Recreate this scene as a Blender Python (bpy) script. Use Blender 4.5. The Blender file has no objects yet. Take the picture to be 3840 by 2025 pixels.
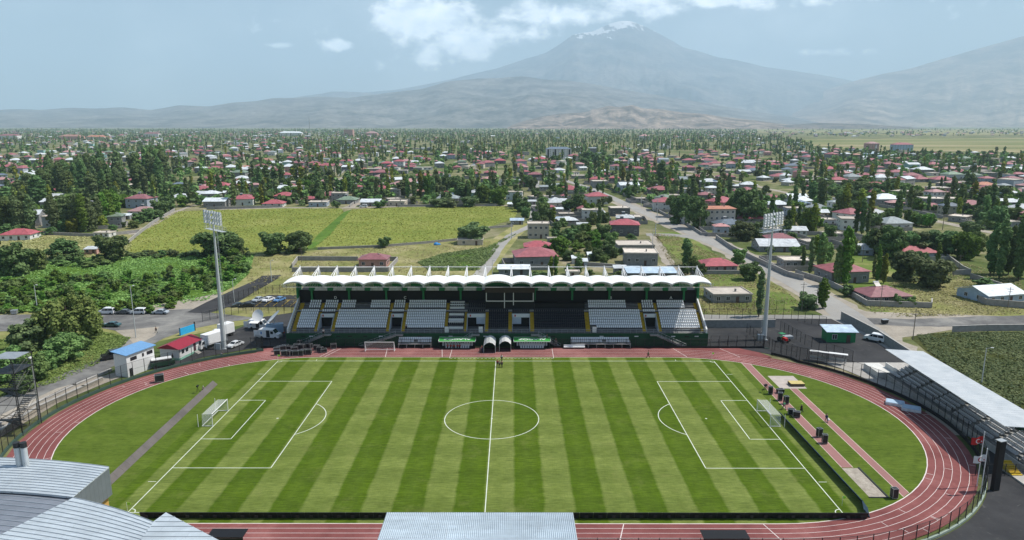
import bpy, math, random
import numpy as np
from mathutils import Vector, Matrix, Quaternion
R = math.radians
SC = bpy.context.scene
COL = SC.collection
# ---------------------------------------------------------------- camera
FPX, CX, CY, CZ, PITCH = 2633.12, 4.12, -128.05, 56.25, 0.2046
cd = bpy.data.cameras.new('camera'); cam = bpy.data.objects.new('camera', cd); COL.objects.link(cam)
cd.sensor_width = 36.0; cd.lens = FPX / 3840 * 36.0; cd.clip_start = 0.5; cd.clip_end = 250000
cam.location = (CX, CY, CZ); cam.rotation_euler = (math.pi / 2 - PITCH, 0, 0.0014)
SC.camera = cam
# ---------------------------------------------------------------- light, sky, exposure
SUN_EL, SUN_AZ = R(57), R(80)          # azimuth clockwise from +y
W = bpy.data.worlds.new('World'); SC.world = W; W.use_nodes = True
nt = W.node_tree; nt.nodes.clear()
def wn(t, **k):
    n = nt.nodes.new(t)
    for a, b in k.items(): setattr(n, a, b)
    return n
wo = wn('ShaderNodeOutputWorld'); wb = wn('ShaderNodeBackground'); wb.inputs[1].default_value = 0.10
sky = wn('ShaderNodeTexSky', sky_type='NISHITA', sun_disc=False, sun_elevation=SUN_EL, sun_rotation=SUN_AZ, altitude=900, air_density=1.2, dust_density=2.2, ozone_density=1.6)
tc = wn('ShaderNodeTexCoord')
def wmath(op, a, b=None, c=None):
    n = wn('ShaderNodeMath', operation=op)
    for i, v in enumerate((a, b, c)):
        if v is None: continue
        if isinstance(v, (int, float)): n.inputs[i].default_value = v
        else: nt.links.new(v, n.inputs[i])
    return n.outputs[0]
sep = wn('ShaderNodeSeparateXYZ'); nt.links.new(tc.outputs['Generated'], sep.inputs[0])
az = wmath('DIVIDE', sep.outputs[0], sep.outputs[1])      # tangent of the bearing from +y
el = wmath('DIVIDE', sep.outputs[2], sep.outputs[1])
cmb = wn('ShaderNodeCombineXYZ'); nt.links.new(az, cmb.inputs[0]); nt.links.new(wmath('MULTIPLY', el, 1.5), cmb.inputs[1])
def wnoise(scale, detail, rough, off=0.0, dist=0.0):
    m = wn('ShaderNodeMapping'); m.inputs['Location'].default_value = (off, off * .7, off * .3)
    nt.links.new(cmb.outputs[0], m.inputs[0])
    n = wn('ShaderNodeTexNoise'); n.inputs['Scale'].default_value = scale; n.inputs['Detail'].default_value = detail
    n.inputs['Roughness'].default_value = rough; n.inputs['Distortion'].default_value = dist
    nt.links.new(m.outputs[0], n.inputs['Vector']); return n.outputs[0]
n1 = wnoise(9, 12, .6, 3.1, .3); n2 = wnoise(26, 8, .6, 7.7, .2); n3 = wnoise(3.0, 4, .5, 1.3)
# cumulus banks: (bearing tangent, elevation tangent, half width, half height, weight)
BANKS = [(-.118, .138, .085, .044, 1.05), (-.075, .108, .07, .034, .95), (.09, .148, .11, .026, 1.0), (.20, .150, .08, .022, .95), (.28, .168, .08, .020, 1.15), (.16, .160, .09, .020, 1.1), (.01, .120, .06, .022, .7), (.11, .120, .09, .020, .6),
         (-.318, .106, .022, .006, .85), (-.236, .106, .022, .008, .9), (-.237, .160, .014, .022, .6), (.46, .168, .12, .010, .62), (.40, .160, .05, .010, .6), (.70, .150, .11, .024, .62), (.43, .098, .16, .008, .5), (.62, .112, .08, .010, .45), (-.02, .182, .03, .006, .6)]
tot = None
for (a0, e0, wa, we, wt) in BANKS:
    dx = wmath('DIVIDE', wmath('SUBTRACT', az, a0), wa); dy = wmath('DIVIDE', wmath('SUBTRACT', el, e0), we)
    d2 = wmath('ADD', wmath('MULTIPLY', dx, dx), wmath('MULTIPLY', dy, dy))
    g = wmath('MULTIPLY', wmath('POWER', 2.718, wmath('MULTIPLY', d2, -1.0)), wt)
    tot = g if tot is None else wmath('MAXIMUM', tot, g)
dens = wmath('ADD', tot, wmath('MULTIPLY', wmath('SUBTRACT', n1, .5), 2.6))
dens = wmath('ADD', dens, wmath('MULTIPLY', wmath('SUBTRACT', n2, .5), 1.1))
mr = wn('ShaderNodeMapRange', interpolation_type='SMOOTHSTEP'); nt.links.new(dens, mr.inputs[0])
mr.inputs[1].default_value = .36; mr.inputs[2].default_value = 1.0; mr.inputs[3].default_value = 0; mr.inputs[4].default_value = 1
fwd = wmath('GREATER_THAN', sep.outputs[1], 0.02)
cmask = wmath('MULTIPLY', wmath('MULTIPLY', mr.outputs[0], fwd), .92)
wisp = wn('ShaderNodeMapRange', interpolation_type='SMOOTHSTEP'); nt.links.new(n3, wisp.inputs[0]); wisp.inputs[1].default_value = .45; wisp.inputs[2].default_value = .8; wisp.inputs[3].default_value = 0; wisp.inputs[4].default_value = .22
cmask = wmath('MAXIMUM', cmask, wmath('MULTIPLY', wisp.outputs[0], fwd))
shade = wn('ShaderNodeMix', data_type='RGBA'); nt.links.new(wmath('MULTIPLY_ADD', n2, 3.0, -1.0), shade.inputs[0])
shade.inputs[6].default_value = (12.5, 13.8, 15.2, 1); shade.inputs[7].default_value = (20.5, 20.9, 21.2, 1)
mx = wn('ShaderNodeMix', data_type='RGBA'); nt.links.new(cmask, mx.inputs[0]); nt.links.new(sky.outputs[0], mx.inputs[6]); 
boost = wmath('MINIMUM', wmath('DIVIDE', .17, wmath('MAXIMUM', el, .03)), 2.4); sc_ = wn('ShaderNodeVectorMath', operation='SCALE'); nt.links.new(shade.outputs[2], sc_.inputs[0]); nt.links.new(boost, sc_.inputs['Scale']); nt.links.new(sc_.outputs[0], mx.inputs[7])
nt.links.new(mx.outputs[2], wb.inputs[0]); nt.links.new(wb.outputs[0], wo.inputs[0])
sl = bpy.data.lights.new('sun', 'SUN'); sl.energy = 5.0; sl.angle = R(.53); sl.color = (1.0, .955, .88)
sun = bpy.data.objects.new('sun', sl); COL.objects.link(sun)
sd = Vector((math.sin(SUN_AZ) * math.cos(SUN_EL), math.cos(SUN_AZ) * math.cos(SUN_EL), math.sin(SUN_EL)))
sun.rotation_euler = sd.to_track_quat('Z', 'Y').to_euler()
SC.view_settings.view_transform = 'Standard'; SC.view_settings.look = 'None'; SC.view_settings.exposure = 0.30; SC.view_settings.gamma = 1.0
cy = SC.cycles
cy.max_bounces = 6; cy.diffuse_bounces = 3; cy.glossy_bounces = 2; cy.transparent_max_bounces = 24; cy.volume_bounces = 1; cy.use_denoising = True
# ---------------------------------------------------------------- photo pixels (2575 wide overview) -> metres on the ground
cp, sp = math.cos(PITCH), math.sin(PITCH)
_yaw = -0.0014
Fv = np.array([math.sin(_yaw) * cp, math.cos(_yaw) * cp, -sp]); Rv = np.cross(Fv, [0, 0, 1]); Rv /= np.linalg.norm(Rv); Uv = np.cross(Rv, Fv)
Cv = np.array([CX, CY, CZ]); K = 3840 / 2575.
def at(ox, oy, z=0.0):
    d = Fv * FPX + Rv * (ox * K - 1920) - Uv * (oy * K - 1012.5); t = (z - CZ) / d[2]; q = Cv + d * t
    return (float(q[0]), float(q[1]))
def pr(P):
    v = np.array(P, float) - Cv; z = v @ Fv
    return ((1920 + FPX * (v @ Rv) / z) / K, (1012.5 - FPX * (v @ Uv) / z) / K)
def mpp(x, y, z=0.0):                      # metres per overview pixel at a point
    return float((np.array([x, y, z]) - Cv) @ Fv) / FPX * K
def hgt(ox, oyb, oyt):                     # height of something standing at (ox, oyb) whose top shows at oyt
    x, y = at(ox, oyb); lo, hi = 0., 300.
    for _ in range(40):
        m = (lo + hi) / 2
        if pr((x, y, m))[1] > oyt: lo = m
        else: hi = m
    return lo
# ---------------------------------------------------------------- mesh builder
class MB:
    def __init__(s): s.v = []; s.f = []; s.m = []
    def poly(s, pts, mat=0):
        b = len(s.v); s.v += [tuple(map(float, p)) for p in pts]; s.f.append(tuple(range(b, b + len(pts)))); s.m.append(mat)
    def raw(s, vs, fs, mat=0):
        b = len(s.v); s.v += [tuple(map(float, p)) for p in vs]
        for f in fs: s.f.append(tuple(b + i for i in f)); s.m.append(mat)
    def box(s, cx, cy, z0, sx, sy, sz, rz=0, mat=0, taper=1.0):
        c, n = math.cos(rz), math.sin(rz); vs = []
        for k, zz in ((1, z0), (taper, z0 + sz)):
            for a, b in ((-1, -1), (1, -1), (1, 1), (-1, 1)):
                x, y = a * sx / 2 * k, b * sy / 2 * k; vs.append((cx + x * c - y * n, cy + x * n + y * c, zz))
        s.raw(vs, [(3, 2, 1, 0), (4, 5, 6, 7), (0, 1, 5, 4), (1, 2, 6, 5), (2, 3, 7, 6), (3, 0, 4, 7)], mat)
    def hexa(s, a, b, mat=0):             # two quads (bottom, top), same winding seen from above counterclockwise
        s.raw(list(a) + list(b), [(3, 2, 1, 0), (4, 5, 6, 7), (0, 1, 5, 4), (1, 2, 6, 5), (2, 3, 7, 6), (3, 0, 4, 7)], mat)
    def prism(s, pts, z0, z1, mat=0):
        n = len(pts); s.raw([(x, y, z0) for x, y in pts] + [(x, y, z1) for x, y in pts],
            [tuple(range(n - 1, -1, -1)), tuple(range(n, 2 * n))] + [(i, (i + 1) % n, n + (i + 1) % n, n + i) for i in range(n)], mat)
    def tube(s, a, b, r, n=6, r2=None, mat=0, cap=True):
        a, b = Vector(a), Vector(b); d = (b - a)
        if d.length < 1e-6: return
        q = d.to_track_quat('Z', 'Y'); r2 = r if r2 is None else r2; vs = []
        for p, rr in ((a, r), (b, r2)):
            for i in range(n):
                t = 2 * math.pi * i / n; vs.append(p + q @ Vector((rr * math.cos(t), rr * math.sin(t), 0)))
        fs = [(i, (i + 1) % n, n + (i + 1) % n, n + i) for i in range(n)]
        if cap: fs += [tuple(range(n - 1, -1, -1)), tuple(range(n, 2 * n))]
        s.raw(vs, fs, mat)
    def path(s, pts, r, n=6, mat=0):
        for a, b in zip(pts, pts[1:]): s.tube(a, b, r, n, mat=mat)
    def ball(s, c, r, n=8, k=5, sz=1.0, mat=0):
        vs = []; fs = []
        for j in range(k + 1):
            ph = math.pi * j / k
            for i in range(n): vs.append((c[0] + r * math.sin(ph) * math.cos(2 * math.pi * i / n), c[1] + r * math.sin(ph) * math.sin(2 * math.pi * i / n), c[2] + r * sz * math.cos(ph)))
        for j in range(k):
            for i in range(n): fs.append((j * n + i, (j + 1) * n + i, (j + 1) * n + (i + 1) % n, j * n + (i + 1) % n))
        s.raw(vs, fs, mat)
    def mesh(s, name, mats, smooth=False):
        me = bpy.data.meshes.new(name); me.from_pydata(s.v, [], s.f)
        if not isinstance(mats, (list, tuple)): mats = [mats]
        for m in mats: me.materials.append(m)
        if len(mats) > 1: me.polygons.foreach_set('material_index', s.m)
        if smooth: me.polygons.foreach_set('use_smooth', [True] * len(me.polygons))
        me.update(); return me
    def build(s, name, mats, parent=None, loc=(0, 0, 0), rz=0, smooth=False):
        return link(name, s.mesh(name, mats, smooth), parent, loc, rz)
def link(name, me, parent=None, loc=(0, 0, 0), rz=0):
    o = bpy.data.objects.new(name, me); COL.objects.link(o); o.parent = parent; o.location = loc; o.rotation_euler = (0, 0, rz); return o
def tag(o, label=None, cat=None, group=None, kind=None):
    if label: o['label'] = label
    if cat: o['category'] = cat
    if group: o['group'] = group
    if kind: o['kind'] = kind
    return o
def thing(name, label, cat, loc=(0, 0, 0), rz=0, group=None):
    o = link(name, None, None, loc, rz); return tag(o, label, cat, group)
def copy_tree(o, loc=None, rz=None, sc=None, label=None, parent=None):
    c = o.copy(); COL.objects.link(c); c.parent = parent
    if loc is not None: c.location = loc
    if rz is not None: c.rotation_euler = (0, 0, rz)
    if sc is not None: c.scale = sc if isinstance(sc, (tuple, list)) else (sc,) * 3
    if label: c['label'] = label
    for ch in KIDS.get(o.name, list(o.children)): copy_tree(ch, parent=c)
    return c
KIDS = {}
# ---------------------------------------------------------------- materials
def _nodes(name):
    m = bpy.data.materials.new(name); m.use_nodes = True; t = m.node_tree; return m, t, t.nodes['Principled BSDF']
def ramp(t, src, stops, interp='LINEAR'):
    r = t.nodes.new('ShaderNodeValToRGB'); e = r.color_ramp.elements; r.color_ramp.interpolation = interp
    while len(e) < len(stops): e.new(.5)
    for k, (p, c) in zip(e, stops): k.position = p; k.color = (*c, 1)
    t.links.new(src, r.inputs[0]); return r.outputs[0]
def noise(t, scale, detail=4, rough=.55, vec=None, sc=None, off=0, dist=0):
    n = t.nodes.new('ShaderNodeTexNoise'); n.inputs['Scale'].default_value = scale; n.inputs['Detail'].default_value = detail; n.inputs['Roughness'].default_value = rough; n.inputs['Distortion'].default_value = dist
    if vec is None:
        g = t.nodes.new('ShaderNodeNewGeometry'); vec = g.outputs['Position']
    if sc is not None or off:
        mp = t.nodes.new('ShaderNodeMapping'); mp.inputs['Scale'].default_value = sc or (1, 1, 1); mp.inputs['Location'].default_value = (off, off, off); t.links.new(vec, mp.inputs[0]); vec = mp.outputs[0]
    t.links.new(vec, n.inputs['Vector']); return n.outputs[0]
def mixc(t, fac, a, b, mode='MIX'):
    n = t.nodes.new('ShaderNodeMix'); n.data_type = 'RGBA'; n.blend_type = mode
    for i, v in ((0, fac), (6, a), (7, b)):
        if isinstance(v, (int, float)): n.inputs[i].default_value = v
        elif isinstance(v, tuple): n.inputs[i].default_value = (*v, 1)
        else: t.links.new(v, n.inputs[i])
    return n.outputs[2]
def mth(t, op, a, b=0.0, c=0.0):
    n = t.nodes.new('ShaderNodeMath'); n.operation = op
    for i, v in enumerate((a, b, c)):
        if isinstance(v, (int, float)): n.inputs[i].default_value = v
        else: t.links.new(v, n.inputs[i])
    return n.outputs[0]
def objc(t):
    return t.nodes.new('ShaderNodeTexCoord').outputs['Object']
def mat(name, col, rough=.8, var=.12, scale=2.0, metal=0.0, spec=.3, rnd=0.0, bump=0.0, obj=True):
    m, t, b = _nodes(name); dk = tuple(c * (1 - var) for c in col); lt = tuple(min(1, c * (1 + var)) for c in col)
    n = noise(t, scale, 5, .6, vec=objc(t) if obj else None)
    c = ramp(t, n, [(.3, dk), (.7, lt)])
    if rnd:
        oi = t.nodes.new('ShaderNodeObjectInfo'); hs = t.nodes.new('ShaderNodeHueSaturation'); t.links.new(c, hs.inputs['Color'])
        t.links.new(mth(t, 'MULTIPLY_ADD', oi.outputs['Random'], rnd * 2, 1 - rnd), hs.inputs['Value']); c = hs.outputs[0]
    t.links.new(c, b.inputs['Base Color']); b.inputs['Roughness'].default_value = rough; b.inputs['Metallic'].default_value = metal; b.inputs['Specular IOR Level'].default_value = spec
    if bump:
        bp = t.nodes.new('ShaderNodeBump'); bp.inputs['Strength'].default_value = bump; t.links.new(n, bp.inputs['Height']); t.links.new(bp.outputs[0], b.inputs['Normal'])
    return m
M = {}
M['white'] = mat('white paint', (.72, .72, .71), .5, .05)
M['membrane'] = mat('white membrane', (.82, .82, .80), .5, .03, .4)
M['offwhite'] = mat('off white plaster', (.60, .59, .56), .8, .08, .6)
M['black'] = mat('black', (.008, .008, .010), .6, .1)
M['blackplastic'] = mat('black case', (.022, .022, .024), .45, .2)
M['navy'] = mat('navy', (.012, .016, .035), .6, .1)
M['dgreen'] = mat('stadium green', (.008, .062, .026), .6, .12, .5)
M['green'] = mat('green paint', (.02, .20, .07), .55, .08)
M['yellow'] = mat('yellow paint', (.50, .33, .02), .7, .2, 1.5)
M['conc'] = mat('concrete', (.24, .24, .23), .9, .15, 1.2)
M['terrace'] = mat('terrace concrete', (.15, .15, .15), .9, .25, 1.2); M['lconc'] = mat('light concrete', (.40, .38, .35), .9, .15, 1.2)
M['steel'] = mat('galvanised steel', (.42, .44, .45), .45, .1, 1.0, metal=.6)
M['dsteel'] = mat('dark steel', (.03, .032, .034), .5, .1, 1.0, metal=.3)
M['seat'] = mat('white seat', (.80, .82, .84), .4, .03)
M['dseat'] = mat('dark seat', (.008, .009, .020), .5, .1)
M['glass'] = mat('dark glass', (.02, .025, .03), .12, .1, spec=.6)
M['frosted'] = mat('grey plastic glazing', (.62, .64, .65), .4, .25, 1.3)  # base colour raised to stand in for sky light shining through the skylights
M['red'] = mat('red', (.45, .02, .02), .6, .1)
M['blue'] = mat('blue paint', (.03, .22, .52), .6, .1)
M['lime'] = mat('lime', (.35, .75, .05), .6)
M['lblue'] = mat('light blue', (.36, .48, .60), .7, .06)
M['bark'] = mat('bark', (.10, .075, .055), .95, .3, 3)
M['tyre'] = mat('tyre', (.02, .02, .02), .8, .1)
M['wood'] = mat('pole wood', (.20, .17, .14), .9, .2, 2)
# ---------------------------------------------------------------- ground sheet
def vmul(t, v, s):
    m = t.nodes.new('ShaderNodeMapping'); m.inputs['Scale'].default_value = s; t.links.new(v, m.inputs[0]); return m.outputs[0]
def ground_mat(name, layers, rough=.95, bump=0.0, bscale=2.0):
    m, t, b = _nodes(name); b.inputs['Roughness'].default_value = rough; b.inputs['Specular IOR Level'].default_value = .1
    c = layers(t); t.links.new(c, b.inputs['Base Color'])
    if bump:
        bp = t.nodes.new('ShaderNodeBump'); bp.inputs['Strength'].default_value = bump; bp.inputs['Distance'].default_value = .3
        t.links.new(noise(t, bscale, 6, .65), bp.inputs['Height']); t.links.new(bp.outputs[0], b.inputs['Normal'])
    return m
def L_town(t):
    a = noise(t, .012, 6, .6); b = noise(t, .09, 6, .65); c = noise(t, 1.3, 4, .6); d = noise(t, .0025, 5, .55, off=30)
    base = ramp(t, b, [(.34, (.13, .15, .055)), (.48, (.22, .21, .10)), (.60, (.33, .29, .19)), (.72, (.42, .37, .28))])
    grn = ramp(t, b, [(.3, (.05, .085, .022)), (.6, (.12, .15, .045)), (.8, (.18, .17, .08))])
    x = mixc(t, ramp(t, a, [(.44, (0, 0, 0)), (.56, (1, 1, 1))]), base, grn)
    x = mixc(t, ramp(t, d, [(.50, (0, 0, 0)), (.62, (.8, .8, .8))]), x, (.15, .15, .075))
    return mixc(t, .35, x, ramp(t, c, [(.3, (.35, .35, .3)), (.7, (1.0, 1.0, .95))]), 'MULTIPLY')
M['ground'] = ground_mat('town ground', L_town, bump=.3)
xs = [0.0]; st = 12.0
while xs[-1] < 60000: xs.append(xs[-1] + st); st *= 1.14 if xs[-1] > 300 else 1.0
def grid_ground():
    X = sorted(set([-v for v in xs] + xs)); Y = X
    X = np.array(X); n = len(X); gx, gy = np.meshgrid(X, X); v = np.stack([gx.ravel(), gy.ravel(), np.zeros(n * n)], 1)
    i, j = np.meshgrid(np.arange(n - 1), np.arange(n - 1)); a = (j * n + i).ravel(); f = np.stack([a, a + 1, a + n + 1, a + n], 1)
    me = bpy.data.meshes.new('ground'); me.from_pydata(v.tolist(), [], f.tolist()); me.materials.append(M['ground']); return me
tag(link('ground', grid_ground(), loc=(0, 100, 0)), kind='structure')
LAY = {}
def sheet(name, pts, z, m, kind='structure', px=True, label=None, cat=None):
    P = [at(*p) if px else p for p in pts]; b = MB(); n = len(P)
    from mathutils.geometry import tessellate_polygon
    tris = tessellate_polygon([[Vector((x, y, 0)) for x, y in P]])
    area = sum(P[i][0] * P[(i + 1) % n][1] - P[(i + 1) % n][0] * P[i][1] for i in range(n))
    vs = [(x, y, z) for x, y in P]; fs = []
    for a, bb, c in tris:
        u = (P[bb][0] - P[a][0]) * (P[c][1] - P[a][1]) - (P[bb][1] - P[a][1]) * (P[c][0] - P[a][0])
        fs.append((a, bb, c) if u > 0 else (a, c, bb))
    b.raw(vs, fs); return tag(b.build(name, m), label, cat, kind=kind)
def strip_pts(line, w):
    L = []; Rr = []
    for i, p in enumerate(line):
        a = Vector(line[max(0, i - 1)]); b = Vector(line[min(len(line) - 1, i + 1)]); d = (b - a).normalized(); n = Vector((-d.y, d.x)); ww = w[i] if isinstance(w, (list, tuple)) else w
        L.append((p[0] + n.x * ww / 2, p[1] + n.y * ww / 2)); Rr.append((p[0] - n.x * ww / 2, p[1] - n.y * ww / 2))
    return L, Rr
def smooth_line(pts, k=6):
    out = []
    for i in range(len(pts) - 1):
        p0 = Vector(pts[max(0, i - 1)]); p1 = Vector(pts[i]); p2 = Vector(pts[i + 1]); p3 = Vector(pts[min(len(pts) - 1, i + 2)])
        for j in range(k):
            s = j / k; out.append(tuple(.5 * ((2 * p1) + (-p0 + p2) * s + (2 * p0 - 5 * p1 + 4 * p2 - p3) * s * s + (-p0 + 3 * p1 - 3 * p2 + p3) * s ** 3)))
    out.append(tuple(pts[-1])); return out
def road(name, line, w, z, m, px=True, rag=0.0, seed=1):
    P = [at(*p) for p in line] if px else line; P = smooth_line(P, 8); rr = random.Random(seed)
    if isinstance(w, (list, tuple)): w = np.interp(np.linspace(0, 1, len(P)), np.linspace(0, 1, len(w)), w).tolist()
    else: w = [w] * len(P)
    w = [x * (1 + rr.uniform(-rag, rag)) for x in w]
    L, Q = strip_pts(P, w); b = MB(); n = len(P)
    b.raw([(x, y, z) for x, y in L] + [(x, y, z) for x, y in Q], [(i, n + i, n + i + 1, i + 1) for i in range(n - 1)])
    return tag(b.build(name, m), kind='structure')
def L_road(t):
    a = noise(t, .05, 5, .6); b = noise(t, .6, 6, .65); s = noise(t, 9, 3, .6)
    x = ramp(t, a, [(.3, (.27, .262, .25)), (.7, (.38, .37, .345))]); x = mixc(t, ramp(t, b, [(.5, (0, 0, 0)), (.72, (.6, .6, .6))]), x, (.38, .345, .29))
    return mixc(t, .3, x, ramp(t, s, [(.3, (.6, .6, .6)), (.7, (1, 1, 1))]), 'MULTIPLY')
def L_asph(t):
    a = noise(t, .10, 6, .65); b = noise(t, 1.1, 6, .65); d = noise(t, .35, 5, .7, off=11, dist=1.0)
    x = ramp(t, a, [(.3, (.030, .031, .034)), (.7, (.062, .062, .064))]); x = mixc(t, ramp(t, b, [(.58, (0, 0, 0)), (.8, (.5, .5, .5))]), x, (.10, .095, .088))
    return mixc(t, ramp(t, d, [(.62, (0, 0, 0)), (.74, (.7, .7, .7))]), x, (.17, .165, .155))
def L_oldasph(t):
    a = noise(t, .09, 6, .65, dist=.5); b = noise(t, .8, 6, .7)
    x = ramp(t, a, [(.28, (.085, .084, .085)), (.45, (.15, .147, .143)), (.62, (.24, .235, .22)), (.75, (.31, .295, .265))])
    return mixc(t, .3, x, ramp(t, b, [(.35, (.5, .5, .5)), (.65, (1, 1, 1))]), 'MULTIPLY')
def L_gravel(t):
    a = noise(t, .15, 6, .7); b = noise(t, 2.2, 5, .7)
    x = ramp(t, a, [(.3, (.28, .25, .21)), (.7, (.46, .41, .34))]); return mixc(t, .5, x, ramp(t, b, [(.3, (.5, .5, .48)), (.7, (1, 1, 1))]), 'MULTIPLY')
def L_lawn(t):
    a = noise(t, .05, 5, .6); b = noise(t, .5, 6, .7); c = noise(t, 4, 3, .6)
    x = ramp(t, a, [(.32, (.10, .17, .03)), (.5, (.18, .23, .06)), (.66, (.33, .30, .13))]); x = mixc(t, .55, x, ramp(t, b, [(.3, (.5, .55, .4)), (.7, (1, 1, .9))]), 'MULTIPLY')
    return mixc(t, .3, x, ramp(t, c, [(.3, (.5, .5, .5)), (.7, (1, 1, 1))]), 'MULTIPLY')
def L_meadow(t):
    a = noise(t, .06, 6, .65); b = noise(t, .45, 7, .72, dist=.6); c = noise(t, 2.5, 4, .7)
    x = ramp(t, a, [(.3, (.075, .15, .022)), (.55, (.13, .23, .035)), (.72, (.21, .27, .07))]); x = mixc(t, .8, x, ramp(t, b, [(.32, (.38, .45, .3)), (.62, (1, 1, .95))]), 'MULTIPLY')
    return mixc(t, .45, x, ramp(t, c, [(.3, (.4, .4, .4)), (.65, (1, 1, 1))]), 'MULTIPLY')
def L_dry(t):
    a = noise(t, .07, 6, .65); b = noise(t, .6, 6, .7); c = noise(t, 3.3, 4, .7)
    x = ramp(t, a, [(.3, (.17, .20, .06)), (.45, (.27, .27, .10)), (.58, (.36, .33, .16)), (.72, (.46, .40, .26))]); x = mixc(t, .6, x, ramp(t, b, [(.3, (.6, .62, .5)), (.68, (1, 1, .95))]), 'MULTIPLY')
    return mixc(t, .3, x, ramp(t, c, [(.3, (.5, .5, .5)), (.7, (1, 1, 1))]), 'MULTIPLY')
def L_maize(t):
    g = t.nodes.new('ShaderNodeNewGeometry'); v = g.outputs['Position']
    a = noise(t, .03, 5, .6); r = noise(t, 1.0, 5, .75, vec=v, sc=(.05, .30, 1)); r2 = noise(t, 1.0, 5, .75, vec=v, sc=(1.2, 1.0, 1), off=9)
    x = ramp(t, a, [(.3, (.22, .27, .055)), (.55, (.31, .335, .085)), (.72, (.39, .38, .13))])
    x = mixc(t, .7, x, ramp(t, r, [(.34, (.55, .62, .45)), (.62, (1, 1, 1))]), 'MULTIPLY')
    return mixc(t, .75, x, ramp(t, r2, [(.36, (.38, .48, .3)), (.6, (1, 1, 1))]), 'MULTIPLY')
def L_crop(t):
    a = noise(t, .08, 5, .6); r2 = noise(t, .75, 6, .75, off=9); r3 = noise(t, 2.6, 4, .7)
    x = ramp(t, a, [(.3, (.055, .075, .022)), (.7, (.12, .125, .04))])
    x = mixc(t, .8, x, ramp(t, r2, [(.36, (.40, .40, .32)), (.62, (1, 1, .9))]), 'MULTIPLY')
    return mixc(t, .6, x, ramp(t, r3, [(.36, (.35, .4, .3)), (.6, (1, 1, 1))]), 'MULTIPLY')
for k, fn in (('road', L_road), ('asph', L_asph), ('oldasph', L_oldasph), ('gravel', L_gravel), ('lawn', L_lawn), ('meadow', L_meadow), ('dry', L_dry), ('maize', L_maize), ('crop', L_crop)):
    M[k] = ground_mat(k, fn, bump=.35 if k in ('meadow', 'crop', 'maize', 'dry') else .1, bscale=1.4 if k != 'crop' else .9)
# far plain
M['plain'] = ground_mat('plain', lambda t: ramp(t, noise(t, 1, 5, .6, vec=t.nodes.new('ShaderNodeNewGeometry').outputs['Position'], sc=(.0009, .004, 1)), [(.3, (.12, .15, .05)), (.45, (.18, .19, .075)), (.6, (.30, .26, .14)), (.75, (.33, .29, .2))]))
sheet('distant_plain', [(1960, 352), (2250, 349), (2575, 347), (2900, 352), (2900, 372), (2575, 373), (2250, 370), (2050, 368)], .30, M['plain'])
sheet('distant_plain', [(2100, 369), (2620, 374), (2620, 385), (2380, 380), (2150, 379)], .20, M['plain'])
sheet('distant_plain', [(900, 325.2), (1400, 325.2), (3100, 325.2), (3400, 340), (2300, 341), (1900, 334), (900, 327)], .9, M['plain'])
# fields near the stadium
sheet('dry_grass', [(-100, 590), (330, 590), (330, 650), (640, 640), (900, 622), (1240, 600), (1300, 560), (1345, 560), (1300, 600), (1240, 680), (1230, 720), (1200, 800), (700, 800), (440, 850), (300, 880), (-200, 900), (-300, 650)], .02, M['dry'])
sheet('maize_field', [(440, 533), (560, 527), (700, 524), (858, 524), (865, 533), (800, 590), (768, 628), (640, 634), (560, 640), (430, 645), (318, 643), (322, 610), (350, 590), (390, 560)], .06, M['maize'])
sheet('maize_field', [(885, 527), (1000, 521), (1150, 519), (1295, 519), (1303, 530), (1292, 552), (1230, 570), (1190, 596), (1100, 608), (960, 618), (812, 624), (790, 622), (830, 590), (872, 540)], .06, M['maize'])
sheet('field_ditch', [(865, 533), (884, 527), (873, 540), (830, 592), (790, 624), (768, 628), (800, 590)], .09, M['meadow'])
sheet('meadow', [(-200, 690), (0, 675), (60, 655), (250, 648), (430, 645), (600, 637), (640, 640), (625, 690), (590, 720), (520, 755), (400, 775), (250, 783), (0, 785), (-250, 790)], .05, M['meadow'])
sheet('meadow', [(1110, 640), (1225, 622), (1270, 600), (1300, 588), (1262, 610), (1240, 640), (1205, 680), (1080, 682), (1050, 660)], .05, M['meadow'])
sheet('meadow', [(1640, 585), (1700, 583), (1760, 610), (1800, 640), (1840, 672), (1760, 668), (1700, 650), (1672, 620)], .05, M['lawn'])
sheet('lawn', [(1760, 690), (1910, 690), (1960, 720), (2010, 760), (1990, 790), (1760, 790)], .05, M['lawn'])
sheet('vegetable_field', [(2300, 840), (2400, 836), (2700, 832), (2900, 1150), (2575, 1045), (2480, 985), (2390, 930), (2330, 885), (2290, 850)], .05, M['crop'])
sheet('lawn', [(2130, 640), (2420, 660), (2440, 700), (2400, 745), (2250, 800), (2200, 790), (2130, 740)], .03, M['lawn'])
sheet('dry_grass', [(2300, 720), (2420, 700), (2700, 780), (2700, 800), (2250, 800), (2230, 790)], .045, M['dry'])
sheet('lawn', [(120, 850), (240, 830), (330, 850), (380, 830), (300, 880), (240, 920), (150, 960), (60, 985), (-80, 1010), (-200, 960), (-100, 860)], .045, M['lawn'])
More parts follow.
